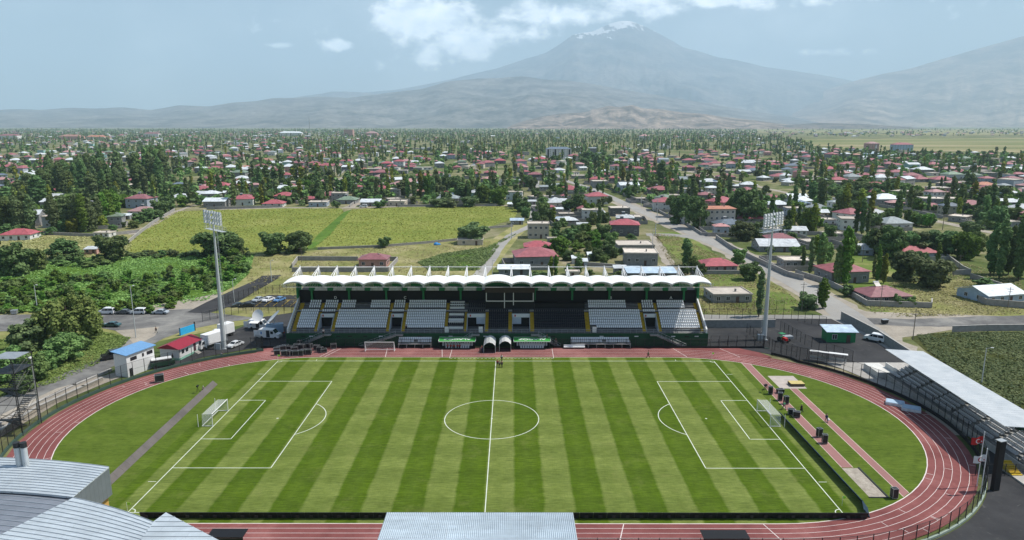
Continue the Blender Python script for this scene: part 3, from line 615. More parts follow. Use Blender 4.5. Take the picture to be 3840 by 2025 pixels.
b = MB(); b.tube((MX[0], 14, 18.1), (MX[-1], 14, 18.1), .07, 6); b.tube((MX[0], -.5, 15.75), (MX[-1], -.5, 15.75), .035, 5); P_('tie_pipe', b, M['white'])
# block letters
def letter(txt, x, y, z, size, m, parent, rx=math.pi / 2, name='block_letter', ext=.02, sx=1.0, flip=False):
    cu = bpy.data.curves.new('text', 'FONT'); cu.body = txt; cu.size = size; cu.extrude = ext; cu.align_x = 'CENTER'; cu.align_y = 'CENTER'; cu.offset = size * .02
    to = bpy.data.objects.new('text', cu); COL.objects.link(to); bpy.context.view_layer.update()
    me = bpy.data.meshes.new_from_object(to.evaluated_get(bpy.context.evaluated_depsgraph_get())); me.name = name; bpy.data.objects.remove(to); bpy.data.curves.remove(cu)
    me.materials.clear(); me.materials.append(m); o = link(name, me, parent, (x, y, z)); o.rotation_euler = (rx, 0, math.pi if flip else 0); o.scale = (sx, 1, 1); return o
for ch, x in (('D', -44.3), ('C', -25.3), ('B', 30.8), ('A', 47.2)): letter(ch, x, 11.9, 9.95, 1.0, M['white'], GS)
# ================================================================ dugouts, tunnels, benches, goals, boards
def dugout(x, label):
    t = thing('dugout', label, 'dugout', (x, 43.3, .1)); w = 8.9
    b = MB(); b.box(0, 1.75, 0, w, .1, 2.2); b.box(-w / 2, .85, 0, .08, 1.8, 2.1); b.box(w / 2, .85, 0, .08, 1.8, 2.1); b.box(0, .9, 0, w, 1.8, .12); b.build('shell', M['dsteel'], t)
    b = MB(); b.hexa([(-w / 2 - .2, -.5, 2.05), (w / 2 + .2, -.5, 2.05), (w / 2 + .2, 1.9, 2.5), (-w / 2 - .2, 1.9, 2.5)], [(-w / 2 - .2, -.5, 2.13), (w / 2 + .2, -.5, 2.13), (w / 2 + .2, 1.9, 2.58), (-w / 2 - .2, 1.9, 2.58)])
    rf = b.build('roof', M['lgreen'], t)
    b = MB(); b.box(0, -.53, 2.02, w + .5, .08, .16); b.box(0, 1.95, 2.46, w + .5, .08, .16); b.box(-w / 2 - .24, .7, 2.18, .08, 2.3, .2); b.box(w / 2 + .24, .7, 2.18, .08, 2.3, .2); b.build('roof_trim', M['white'], t)
    o = letter('ALAGÖZ', 0, .68, 2.40, 1.15, M['white'], t, rx=0, name='lettering', ext=.01, sx=1.5, flip=True); o.rotation_euler = (R(-10.6), 0, math.pi)
    for r_, (y, z, n) in enumerate(((.55, .12, 10), (1.25, .5, 13))):
        for i in range(n):
            s = MB(); sx = (i - (n - 1) / 2) * .62; s.hexa([(sx - .2, y - .1, z), (sx + .2, y - .1, z), (sx + .2, y + .3, z), (sx - .2, y + .3, z)], [(sx - .22, y - .1, z + .42), (sx + .22, y - .1, z + .42), (sx + .22, y + .3, z + .42), (sx - .22, y + .3, z + .42)])
            s.hexa([(sx - .22, y + .22, z + .4), (sx + .22, y + .22, z + .4), (sx + .22, y + .32, z + .4), (sx - .22, y + .32, z + .4)], [(sx - .15, y + .3, z + 1.12), (sx + .15, y + .3, z + 1.12), (sx + .15, y + .38, z + 1.12), (sx - .15, y + .38, z + 1.12)]); s.build('seat', M['seat'], t)
M['lgreen'] = mat('dugout green', (.05, .30, .06), .5, .05)
dugout(-10.1, 'team dugout with green lettered roof left of the players tunnels'); dugout(9.0, 'team dugout with green lettered roof right of the players tunnels')
def tunnel(x, y0, y1, label, side):
    t = thing('players_tunnel', label, 'tunnel', (x, y0, .14)); w = 1.35; n = 8
    prof = [(-w, 0), (-w, 1.9), (-w * .55, 2.5), (0, 2.75), (w * .55, 2.5), (w, 1.9), (w, 0)]
    b = MB(); L = y1 - y0
    for (p, q) in zip(prof, prof[1:]): b.hexa([(p[0], 0, p[1]), (q[0], 0, q[1]), (q[0], L, q[1]), (p[0], L, p[1])], [(p[0] * 1.03, 0, p[1] + .03), (q[0] * 1.03, 0, q[1] + .03), (q[0] * 1.03, L, q[1] + .03), (p[0] * 1.03, L, p[1] + .03)])
    b.build('cover', M['dgreen'], t)
    for i in range(n):
        y = L * i / (n - 1) * .98; s = MB(); sc = 1.05
        for (p, q) in zip(prof, prof[1:]):
            if i and (p[1] == 0 or q[1] == 0): continue
            s.hexa([(p[0] * sc, y, p[1] * 1.01), (q[0] * sc, y, q[1] * 1.01), (q[0] * sc, y + .45, q[1] * 1.01), (p[0] * sc, y + .45, p[1] * 1.01)], [(p[0] * 1.1, y, p[1] * 1.04), (q[0] * 1.1, y, q[1] * 1.04), (q[0] * 1.1, y + .45, q[1] * 1.04), (p[0] * 1.1, y + .45, p[1] * 1.04)])
        s.build('arch_rib', M['white'], t)
tunnel(-1.75, 39.9, 45.5, 'white ribbed players tunnel, the left one of the pair', 1); tunnel(2.15, 41.0, 45.6, 'white ribbed players tunnel, the right one of the pair', 1)
def bench_block(x0, x1, label, gap):
    t = thing('seat_block', label, 'seating block', ((x0 + x1) / 2, 44.4, .1)); w = x1 - x0
    b = MB(); b.box(0, .5, 1.0, w, 1.9, .12); b.box(0, .95, 1.1, w, .9, .45)
    for i in range(int(w / 2) + 1): b.box(-w / 2 + .1 + i * (w - .2) / int(w / 2), .4, 0, .1, 1.6, 1.0)
    b.build('platform', M['lconc'], t)
    for y, z, g in ((0.0, 1.08, gap), (.75, 1.55, None)):
        n = int(w / .5)
        for i in range(n):
            x = -w / 2 + .25 + i * .5
            if g and g[0] < x0 + w / 2 + x < g[1]: continue
            link('seat', seat_me, t, (x, y, z))
bench_block(-25.3, -16.8, 'white seating block of two rows left of the left dugout', (-21.3, -20.2)); bench_block(19.0, 34.3, 'long white seating block of two rows right of the right dugout', (27.0, 28.2))
t = thing('bench', 'low white bench at the track edge below the long seating block', 'bench', (19.8, 43.6, .15)); b = MB(); b.box(0, 0, .35, 5.4, .6, .12); b.box(0, .33, .45, 5.4, .08, .5); b.build('seat', M['white'], t); b = MB(); [b.box(x, 0, 0, .08, .5, .36) for x in (-2.4, -.8, .8, 2.4)]; b.build('leg', M['dsteel'], t)
# goals
def net_mat():
    m = bpy.data.materials.new('net'); m.use_nodes = True; t = m.node_tree; b = t.nodes['Principled BSDF']; b.inputs['Base Color'].default_value = (.75, .75, .75, 1); b.inputs['Roughness'].default_value = .9
    tr = t.nodes.new('ShaderNodeBsdfTransparent'); mx = t.nodes.new('ShaderNodeMixShader'); mx.inputs[0].default_value = .26; t.links.new(tr.outputs[0], mx.inputs[1]); t.links.new(b.outputs[0], mx.inputs[2]); t.links.new(mx.outputs[0], t.nodes['Material Output'].inputs[0]); return m
M['net'] = net_mat()
def goal(name, label, loc, rz, style=0, group=None):
    t = thing(name, label, 'goal', loc, rz, group); w = 3.66
    b = MB(); b.tube((-w, 0, 0), (-w, 0, 2.44), .075, 8); b.tube((w, 0, 0), (w, 0, 2.44), .075, 8); b.tube((-w - .07, 0, 2.44), (w + .07, 0, 2.44), .075, 8); b.build('goal_frame', M['white'], t)
    b = MB()
    for x in (-w, w): b.tube((x, 0, .05), (x, 2.0 if not style else 1.4, .05), .06, 6)
    b.tube((-w, 2.0 if not style else 1.4, .05), (w, 2.0 if not style else 1.4, .05), .06, 6)
    if style:
        for x in (-w, w): b.tube((x, 0, 2.44), (x, 1.4, .05), .05, 6); b.tube((x, .1, 2.3), (x, .75, .05), .04, 6)
    b.build('ground_frame', M['white'], t)
    n = MB(); bk = 2.0 if not style else 1.4; tp = 1.9 if not style else .25
    n.poly([(-w, bk, 0.05), (w, bk, .05), (w, tp, 2.4), (-w, tp, 2.4)]); n.poly([(-w, 0, 2.44), (w, 0, 2.44), (w, tp, 2.4), (-w, tp, 2.4)])
    for x in (-w, w): n.poly([(x, 0, .05), (x, bk, .05), (x, tp, 2.4), (x, 0, 2.44)])
    n.build('net', M['net'], t)
    if not style:
        for x in (-w - .3, w + .3): b = MB(); b.tube((x, 2.6, 0), (x, 2.6, 2.5), .05, 6); b.build('net_post', M['white'], t)
goal('football_goal', 'white football goal with net at the left end of the pitch', (-52.85, 0, ZT), math.pi / 2); goal('football_goal', 'white football goal with net at the right end of the pitch', (52.85, 0, ZT), -math.pi / 2)
goal('football_goal', 'spare white football goal standing on the running track before the stand', (-29.5, 41.2, ZT), 0, 1)
# perimeter boards
def boards(name, label, line, h, lean, m, mb_, back=None):
    t = thing(name, label, 'advertising board', (line[0][0], line[0][1], ZT)); ox, oy = line[0]
    for (a, c) in zip(line, line[1:]):
        L_ = math.dist(a, c); n = max(1, int(round(L_ / 2.0))); dx, dy = (c[0] - a[0]) / L_, (c[1] - a[1]) / L_
        if len(t.children) + n > 100: n = max(1, 100 - len(t.children))
        for i in range(n):
            p0 = (a[0] + dx * L_ * i / n - ox, a[1] + dy * L_ * i / n - oy); p1 = (a[0] + dx * L_ * (i + .985) / n - ox, a[1] + dy * L_ * (i + .985) / n - oy); nx, ny = -dy, dx
            b = MB(); b.hexa([(p0[0], p0[1], .04), (p1[0], p1[1], .04), (p1[0] + nx * .12, p1[1] + ny * .12, .04), (p0[0] + nx * .12, p0[1] + ny * .12, .04)], [(p0[0] + nx * lean, p0[1] + ny * lean, h), (p1[0] + nx * lean, p1[1] + ny * lean, h), (p1[0] + nx * (lean + .12), p1[1] + ny * (lean + .12), h), (p0[0] + nx * (lean + .12), p0[1] + ny * (lean + .12), h)])
            o = b.build('board_panel', m, t)
            if back:
                s = MB(); mx_, my_ = (p0[0] + p1[0]) / 2, (p0[1] + p1[1]) / 2; s.box(mx_ + nx * back, my_ + ny * back, .35, .5, .06, .35, rz=math.atan2(dy, dx)); s.build('control_box', M['dsteel'], o)
M['ledback'] = mat('board back', (.012, .013, .015), .5, .4, 1.5); M['netblue'] = mat('dark blue board', (.012, .034, .060), .7, .6, .8); M['ledface'] = mat('board face', (.12, .105, .095), .5, .25, .3)
boards('perimeter_boards', 'long row of black perimeter boards along the near touchline', [(55.6, -35.3), (-50, -35.3)], 1.1, .35, M['ledback'], M['dsteel'], .55)
boards('perimeter_boards', 'dark blue perimeter boards along the right end of the pitch', [(56.9, 1.2), (57.0, -32.5), (56.0, -35.2)], 1.15, -.8, M['netblue'], M['dsteel'])
boards('perimeter_boards', 'grey brown perimeter boards along the left end of the pitch', [(-59.6, -27.5), (-60.9, 18.2)], .9, .95, M['ledface'], M['dsteel'])
# corner flags
for (x, y, l) in ((-LX, LY, 'lime corner flag at the far left corner of the pitch'), (-LX, -LY, 'lime corner flag at the near left corner of the pitch'), (LX + .8, -LY + 2.0, 'lime corner flag near the near right corner of the pitch'), (LX, LY + 1.8, 'lime corner flag beyond the far right corner of the pitch')):
    t = thing('corner_flag', l, 'corner flag', (x, y, ZT)); b = MB(); b.tube((0, 0, 0), (0, 0, 1.6), .025, 6); b.build('flag_pole', M['white'], t); b = MB(); b.hexa([(0, 0, 1.15), (.5, .1, 1.2), (.5, .12, 1.2), (0, .02, 1.15)], [(0, 0, 1.6), (.5, .1, 1.5), (.5, .12, 1.5), (0, .02, 1.6)]); b.build('flag_cloth', M['lime'] if 'lime' in M else mat('lime', (.35, .75, .05), .6), t)
# flight cases
def case_me():
    out = []
    for k, (w, d, h) in enumerate(((1.2, .8, 1.0), (.8, .7, 1.5), (1.3, .9, .7))):
        b = MB(); b.box(0, 0, .16, w, d, h); body = b.mesh('case_body', M['blackplastic'])
        b = MB()
        for x in (-w / 2, w / 2):
            for y in (-d / 2, d / 2): b.box(x, y, .15, .05, .05, h + .02)
        for z in (.16, .16 + h - .03):
            for y in (-d / 2, d / 2): b.box(0, y, z, w, .05, .04)
            for x in (-w / 2, w / 2): b.box(x, 0, z, .05, d, .04)
        rail = b.mesh('edge_rail', M['steel']); out.append((body, rail, [(x, y, .08) for x in (-w / 2 + .1, w / 2 - .1) for y in (-d / 2 + .1, d / 2 - .1)]))
    return out
_q = MB(); _q.tube((0, -.03, 0), (0, .03, 0), .08, 8); CASTOR = _q.mesh('castor', M['tyre']); CM = case_me()
def case(ox, oy, k, rz, label, group, sc=1.0, px=True, z=ZT + .01):
    x, y = at(ox, oy) if px else (ox, oy); t = thing('flight_case', label, 'flight case', (x, y, z), rz, group); t.scale = (sc,) * 3
    link('case_body', CM[k][0], t); link('edge_rail', CM[k][1], t); [link('castor', CASTOR, t, p) for p in CM[k][2]]; return t
z6 = lambda x, y: (643.7 + .25 * x, 637.0 + .25 * y)
cl = [(215, 1030, 0), (285, 1035, 0), (335, 1035, 0), (402, 1035, 0), (452, 1032, 0), (487, 1022, 0), (531, 1022, 0), (245, 978, 2), (212, 990, 2), (270, 985, 0), (442, 950, 1), (412, 968, 0), (462, 970, 0), (612, 978, 0), (645, 998, 0), (682, 1002, 2), (782, 964, 0), (345, 972, 2), (540, 962, 0), (385, 985, 2), (300, 962, 2)]
cl.sort()
near = ['closest to the track edge'] ; 
ordn = ['first', 'second', 'third', 'fourth', 'fifth', 'sixth', 'seventh', 'eighth', 'ninth', 'tenth', 'eleventh', 'twelfth', 'thirteenth', 'fourteenth', 'fifteenth', 'sixteenth', 'seventeenth', 'eighteenth', 'nineteenth', 'twentieth', 'twenty-first', 'twenty-second', 'twenty-third', 'twenty-fourth']
rr = random.Random(5)
for i, (x, y, k) in enumerate(cl): case(*z6(x, y), k, rr.uniform(-.5, .5), 'black flight case on the track before the stand, %s from the left of its heap' % ordn[i], 'flight cases heaped on the far track', 1.15)
z8 = lambda x, y: ((2700 + x * .29455) / K, (1300 + y * .29455) / K)
for x, y, k, l in ((640, 612, 1, 'slim black case at the upper end of the left runway'), (765, 597, 2, 'low square black case between the two runways'), (762, 692, 1, 'tall black case on the left runway beside a low one'), (838, 738, 1, 'tall black case standing behind the person in green'), (905, 872, 0, 'black case tipped beside the end of the blue boards'), (970, 905, 0, 'black case with silver badge beside the end of the blue boards'), (1260, 1160, 1, 'tall black case halfway down the left runway'), (1328, 1240, 1, 'tall black case with grey top, lowest on the left runway')):
    case(*z8(x, y), k, rr.uniform(-.3, .3), l, 'flight cases along the runways', 1.05)
case((2880 + 825 * .5707) / K, (1250 + 1090 * .5707) / K, 1, .1, 'tall black case beside the sand pit', 'flight cases along the runways', 1.05); case(401.5, 962, 0, .5, 'large black case on the inner lanes of the left bend', 'flight cases along the runways', 1.5)
t = thing('high_jump_mat', 'yellow topped high jump mat on the pale pad', 'mat', (66.3, 17.9, ZT + .02)); b = MB(); b.box(0, 0, .08, 3.0, 2.0, .55); b.build('foam_block', mat('mat side', (.10, .075, .05), .8), t); b = MB(); b.box(0, 0, .635, 3.0, 2.0, .04); b.build('mat_top', mat('mat top', (.52, .42, .16), .7), t)
for i, (x, y) in enumerate(((82.3, 7.2), (84.0, 4.3))):
    t = thing('wrapped_mat', 'grey plastic wrapped landing mat in the roof shade, the %s one' % ('far', 'near')[i], 'mat', (x, y, ZT + .02), -.5); b = MB(); b.box(0, 0, 0, 3.4, 2.4, .5); b.build('mat_body', M['frosted'], t); b = MB(); b.box(0, 0, .505, 3.2, 2.2, .12); b.build('plastic_cover', M['lblue'], t)
# ================================================================ people
SKIN = mat('skin', (.36, .20, .13), .6, .05); HAIR = mat('dark hair', (.02, .015, .012), .7)
CL = {}
def cloth(c):
    if c not in CL: CL[c] = mat('cloth', c, .85, .08)
    return CL[c]
def person(x, y, z, rz, pose, shirt, legs, label, px=True, sleeve=False, skirt=False, cap=None, group=None):
    """one continuous skinned body; clothing is a second skinned layer"""
    if px: x, y = at(x, y, z)
    t = thing('person', label, 'person', (x, y, z), rz, group)
    S = dict(pel=(0, 0, .95), ch=(0, 0, 1.32), nk=(0, 0, 1.48), hd=(0, .01, 1.56), ht=(0, .01, 1.74), hl=(-.10, 0, .92), hr=(.10, 0, .92), kl=(-.11, .02, .50), kr=(.11, .02, .50), fl=(-.12, 0, .08), fr=(.12, 0, .08), tl=(-.13, .17, .03), tr=(.13, .17, .03), sl=(-.19, 0, 1.40), sr=(.19, 0, 1.40), el=(-.26, 0, 1.13), er=(.26, 0, 1.13), wl=(-.25, .08, .90), wr=(.25, .08, .90), pl=(-.25, .11, .80), prr=(.25, .11, .80))
    if pose == 'walk': S.update(kl=(-.10, .24, .55), fl=(-.10, .34, .12), tl=(-.10, .52, .08), kr=(.10, -.06, .50), fr=(.10, -.34, .14), tr=(.10, -.22, .03), el=(-.25, -.14, 1.15), wl=(-.24, -.05, .93), pl=(-.24, -.02, .84), er=(.25, .10, 1.14), wr=(.24, .28, .97), prr=(.24, .34, .90))
    if pose == 'sit': S.update(pel=(0, 0, .50), hl=(-.10, .02, .48), hr=(.10, .02, .48), kl=(-.13, .44, .52), kr=(.13, .44, .52), fl=(-.13, .46, .08), fr=(.13, .46, .08), tl=(-.13, .63, .03), tr=(.13, .63, .03), ch=(0, .03, .88), nk=(0, .04, 1.04), hd=(0, .06, 1.12), ht=(0, .07, 1.30), sl=(-.19, .03, .96), sr=(.19, .03, .96), el=(-.24, .12, .72), er=(.24, .12, .72), wl=(-.16, .36, .60), wr=(.16, .36, .60), pl=(-.13, .42, .58), prr=(.13, .42, .58))
    if pose == 'bend': S.update(ch=(0, .34, 1.18), nk=(0, .46, 1.24), hd=(0, .52, 1.26), ht=(0, .66, 1.33), sl=(-.19, .40, 1.22), sr=(.19, .40, 1.22), el=(-.22, .46, .95), er=(.22, .46, .95), wl=(-.16, .62, .80), wr=(.16, .62, .80), pl=(-.15, .68, .74), prr=(.15, .68, .74))
    if pose == 'crouch': S.update(pel=(0, 0, .35), hl=(-.1, 0, .34), hr=(.1, 0, .34), kl=(-.16, .36, .52), kr=(.16, .36, .52), fl=(-.15, .1, .08), fr=(.15, .1, .08), tl=(-.15, .27, .03), tr=(.15, .27, .03), ch=(0, .16, .74), nk=(0, .2, .90), hd=(0, .24, .97), ht=(0, .27, 1.15), sl=(-.19, .17, .82), sr=(.19, .17, .82), el=(-.22, .34, .62), er=(.22, .34, .62), wl=(-.12, .52, .66), wr=(.12, .52, .66), pl=(-.1, .58, .68), prr=(.1, .58, .68))
    RAD = dict(pel=.155, ch=.17, nk=.06, hd=.095, ht=.085, hl=.10, hr=.10, kl=.062, kr=.062, fl=.042, fr=.042, tl=.038, tr=.038, sl=.062, sr=.062, el=.045, er=.045, wl=.032, wr=.032, pl=.035, prr=.035)
    E = [('pel', 'ch'), ('ch', 'nk'), ('nk', 'hd'), ('hd', 'ht'), ('pel', 'hl'), ('hl', 'kl'), ('kl', 'fl'), ('fl', 'tl'), ('pel', 'hr'), ('hr', 'kr'), ('kr', 'fr'), ('fr', 'tr'), ('ch', 'sl'), ('sl', 'el'), ('el', 'wl'), ('wl', 'pl'), ('ch', 'sr'), ('sr', 'er'), ('er', 'wr'), ('wr', 'prr')]
    def skin(name, edges, m, k=1.0, extra=None):
        ks = []; [ks.append(q) for e in edges for q in e if q not in ks]; co = [S[q] for q in ks]; ed = [(ks.index(a), ks.index(c)) for a, c in edges]
        if extra:
            base = len(co)
            for (p, q, r_) in extra: co += [p, q]
        me = bpy.data.meshes.new(name); me.from_pydata(co, ed, []); o = bpy.data.objects.new(name, me); COL.objects.link(o); md = o.modifiers.new('skin', 'SKIN'); md.use_smooth_shade = True; sv = me.skin_vertices[0].data
        for i, q in enumerate(ks): sv[i].radius = (RAD[q] * k,) * 2; sv[i].use_root = (i == 0)
        o.modifiers.new('sub', 'SUBSURF').levels = 1; bpy.context.view_layer.update(); dg = bpy.context.evaluated_depsgraph_get(); m2 = bpy.data.meshes.new_from_object(o.evaluated_get(dg)); bpy.data.objects.remove(o); m2.name = name; m2.materials.clear(); m2.materials.append(m); return link(name, m2, t)
    bo = skin('body', E, SKIN)
    # fingers: five per hand, rooted in the palm
    b = MB()
    for w_, p_, s in (('wl', 'pl', -1), ('wr', 'prr', 1)):
        w0, p0 = Vector(S[w_]), Vector(S[p_]); d = (p0 - w0).normalized(); side = d.cross(Vector((s, 0, 0))).normalized()
        for i, ln_ in enumerate((.07, .08, .075, .06)): a = p0 + side * (.024 * (i - 1.5)) + d * .02; m_ = a + d * ln_ * .55; b.tube(a, m_, .009, 5); b.tube(m_, m_ + (d + Vector((-s * .4, 0, 0))).normalized() * ln_ * .45, .008, 5)
        a = w0 + (p0 - w0) * .5 + side * .035; b.tube(a, a + (side + d).normalized() * .06, .010, 5)
    b.build('fingers', SKIN, bo)
    TE = [('pel', 'ch'), ('ch', 'nk'), ('ch', 'sl'), ('sl', 'el'), ('ch', 'sr'), ('sr', 'er')] + ([('el', 'wl'), ('er', 'wr')] if sleeve else [])
    skin('shirt', TE, cloth(shirt), 1.10)
    skin('trousers', [('pel', 'hl'), ('hl', 'kl'), ('kl', 'fl'), ('pel', 'hr'), ('hr', 'kr'), ('kr', 'fr')], cloth(legs), 1.16)
    h = Vector(S['ht']); b = MB(); b.ball(tuple(h + Vector((0, -.012, -.01))), .098, 10, 6, .85); b.build('hair' if cap is None else 'cap', HAIR if cap is None else cloth(cap), t)
    b = MB(); hd = (Vector(S['hd']) + h) / 2; [b.ball((s * .032, hd.y + .088, hd.z + .01), .012, 6, 4) for s in (-1, 1)]; b.tube((0, hd.y + .08, hd.z), (0, hd.y + .115, hd.z - .03), .014, 5); b.box(0, hd.y + .088, hd.z - .06, .05, .01, .01); [b.ball((s * .092, hd.y, hd.z), .02, 6, 4, 1.5) for s in (-1, 1)]; b.build('face', SKIN, bo)
    sh = MB(); [sh.hexa([(S[f][0] - .05, S[f][1] - .07, S[q][2] - .03), (S[f][0] + .05, S[f][1] - .07, S[q][2] - .03), (S[q][0] + .05, S[q][1] + .04, S[q][2] - .03), (S[q][0] - .05, S[q][1] + .04, S[q][2] - .03)], [(S[f][0] - .045, S[f][1] - .06, S[f][2] + .03), (S[f][0] + .045, S[f][1] - .06, S[f][2] + .03), (S[q][0] + .045, S[q][1] + .03, S[q][2] + .04), (S[q][0] - .045, S[q][1] + .03, S[q][2] + .04)]) for f, q in (('fl', 'tl'), ('fr', 'tr'))]; sh.build('shoes', M['black'], t)
    if skirt: b = MB(); b.box(0, 0, .35, .5, .4, .6, taper=.7); b.build('apron', cloth(legs), t)
    return t
BK, NV, RD, WH, GY = (.015, .015, .018), (.02, .03, .09), (.50, .02, .02), (.62, .62, .62), (.22, .22, .22)
zp = ZT + .01
person(1250.5, 921, zp, 3.0, 'stand', RD, BK, 'person in red shirt and black trousers at the halfway line')
person(1256, 924, zp, .2, 'stand', GY, BK, 'person in grey shirt in the middle of the halfway line group')
person(1262, 924, zp, .5, 'stand', BK, BK, 'person in all black at the right of the halfway line group')
person(1261.5, 908, zp, 3.1, 'stand', WH, BK, 'person in pale shirt standing on the track before the right tunnel')
person(1630, 899, zp, 1.57, 'walk', (.16, .17, .11), BK, 'person in khaki shirt walking along the far track', sleeve=False)
person(1971, 1029, zp, -2.6, 'walk', (.02, .35, .15), (.07, .08, .11), 'person in green shirt walking on the left runway')
person(2015, 1036, zp, 1.4, 'walk', (.05, .06, .03), BK, 'person with lime head cover walking between the runways', skirt=True, cap=(.35, .85, .05))
p_ = person(2077.5, 1061, zp, 3.0, 'walk', NV, NV, 'person in dark blue carrying a white bag on the right runway', sleeve=True)
t = thing('plastic_bag', 'white plastic bag held by the person in dark blue', 'bag', (p_.location.x + .35, p_.location.y - .1, zp + .35)); b = MB(); b.ball((0, 0, .15), .26, 8, 6, .9); b.build('bag_body', M['white'], t); b = MB(); b.tube((0, 0, .35), (-.08, .05, .5), .015, 4); b.build('handle', M['white'], t)
person(1927, 978, zp, 2.6, 'bend', NV, BK, 'person in dark blue bending over at the left runway', sleeve=True)
person(511, 983, zp, -2.4, 'crouch', GY, BK, 'person crouching beside the left boards with a camera', cap=(.6, .6, .6))
person(813.5, 843, 3.42, 3.1, 'stand', WH, BK, 'person in white shirt on the stand walkway below block D')
person(1022, 832, 3.9, 3.1, 'stand', NV, BK, 'person in dark clothes in front of the seats right of block C')
person(1375.5, 856, 1.9, 2.6, 'stand', (.05, .06, .04), BK, 'person on the front stair right of the right dugout, the upper one')
person(1398, 866, 1.0, 2.6, 'stand', BK, GY, 'person on the front stair right of the right dugout, the lower one')
person(436, 905, .12, 1.0, 'stand', BK, BK, 'person in black beside the clubhouse')
person(556, 896, .12, -1.2, 'crouch', WH, BK, 'person crouching on the yard behind the left fence')
for i, (xx, nm) in enumerate(((-12.6, 'leftmost'), (-11.8, 'second from left'), (-11.0, 'middle'), (-10.1, 'fourth from left'), (-9.5, 'rightmost'))):
    person(xx, 43.9, .02, math.pi, 'sit', RD, BK, 'person in red top seated in the left dugout, %s of five' % nm, px=False, group='people seated in the left dugout')
for xx, yy, l in ((-59.3, 53.6, 'left'), (-57.6, 53.9, 'right')): person(xx, yy, .12, 2.0, 'stand', (.45, .05, .02), NV, 'person in red vest in front of the broadcast vans, the %s one' % l, px=False)
person(-3.7, 41.0, zp, 1.6, 'stand', RD, BK, 'person in red leaning at the left side of the left tunnel', px=False); person(-3.5, 40.2, zp, 1.6, 'bend', NV, NV, 'person in dark blue beside the left tunnel', px=False)
person(1549, 558, .12, 1.0, 'walk', NV, BK, 'person walking on the main road by the school'); person(393, 837, .12, 1.0, 'walk', BK, BK, 'person walking on the old road above the office block')
# tripod cameras
for ox_, oy_, l in ((1922, 988, 'camera on a tripod beside the bending person'), (498, 990, 'camera on a tripod behind the left boards')):
    x, y = at(ox_, oy_); t = thing('tripod_camera', l, 'camera', (x, y, zp)); b = MB(); [b.tube((0, 0, 1.4), (.5 * math.cos(a), .5 * math.sin(a), 0), .03, 5) for a in (0, 2.1, 4.2)]; b.build('tripod', M['black'], t); b = MB(); b.box(0, 0, 1.4, .28, .6, .3); b.tube((0, .3, 1.55), (0, .55, 1.55), .1, 8); b.build('camera_body', M['black'], t)
# ================================================================ foliage
def leaf_mat(name, a, b_, yel=None, sc=.35):
    m, t, bs = _nodes(name); oi = t.nodes.new('ShaderNodeObjectInfo'); g = t.nodes.new('ShaderNodeNewGeometry')
    n = noise(t, sc, 4, .6, vec=g.outputs['Position']); rp = g.outputs['Random Per Island']
    c = ramp(t, mth(t, 'ADD', mth(t, 'MULTIPLY', n, .7), mth(t, 'MULTIPLY', rp, .32)), [(.30, a), (.70, b_)])
    hs = t.nodes.new('ShaderNodeHueSaturation'); t.links.new(c, hs.inputs['Color']); t.links.new(mth(t, 'MULTIPLY_ADD', oi.outputs['Random'], .55, .72), hs.inputs['Value']); t.links.new(mth(t, 'MULTIPLY_ADD', oi.outputs['Random'], .05, .475), hs.inputs['Hue'])
    t.links.new(hs.outputs[0], bs.inputs['Base Color']); bs.inputs['Roughness'].default_value = .75; bs.inputs['Specular IOR Level'].default_value = .2
    tl = t.nodes.new('ShaderNodeBsdfTranslucent'); t.links.new(hs.outputs[0], tl.inputs[0]); mx = t.nodes.new('ShaderNodeMixShader'); mx.inputs[0].default_value = .25
    t.links.new(bs.outputs[0], mx.inputs[1]); t.links.new(tl.outputs[0], mx.inputs[2]); t.links.new(mx.outputs[0], t.nodes['Material Output'].inputs[0]); return m
M['leaf'] = leaf_mat('leaf green', (.095, .155, .045), (.23, .33, .105)); M['leafd'] = leaf_mat('leaf dark', (.068, .118, .042), (.170, .258, .088))
M['leafo'] = leaf_mat('leaf olive', (.080, .115, .048), (.19, .25, .10)); M['leafy'] = leaf_mat('leaf yellow green', (.13, .17, .02), (.28, .32, .05)); M['leafw'] = leaf_mat('willow leaf', (.12, .20, .045), (.27, .38, .11)); M['leafb'] = leaf_mat('leaf bright', (.070, .145, .018), (.165, .28, .048))
def leaves(rs, centres, radii, n, size, flat=.0, up=.25):
    """n leaf quads scattered through clumps; returns verts, faces arrays"""
    C_ = np.array(centres); Rr_ = np.array(radii); w = (Rr_ ** 2).prod(1) ** (1 / 3) if Rr_.ndim > 1 else Rr_ ** 2; w = w / w.sum()
    k = rs.choice(len(C_), n, p=w); d = rs.normal(size=(n, 3)); d /= np.linalg.norm(d, axis=1)[:, None]; r = rs.uniform(.55, 1.05, n) ** .6
    P = C_[k] + d * (Rr_[k] if Rr_.ndim > 1 else Rr_[k][:, None]) * r[:, None]
    nrm = d + rs.normal(size=(n, 3)) * .55 + [0, 0, up]; nrm /= np.linalg.norm(nrm, axis=1)[:, None]
    a = np.cross(nrm, rs.normal(size=(n, 3))); a /= np.linalg.norm(a, axis=1)[:, None]; b_ = np.cross(nrm, a); s = size * rs.uniform(.6, 1.3, n)[:, None]
    V = np.stack([P - a * s - b_ * s * .6, P + a * s * .9 - b_ * s * .7, P + a * s + b_ * s * .6, P - a * s * .8 + b_ * s * .75], 1).reshape(-1, 3)
    return V
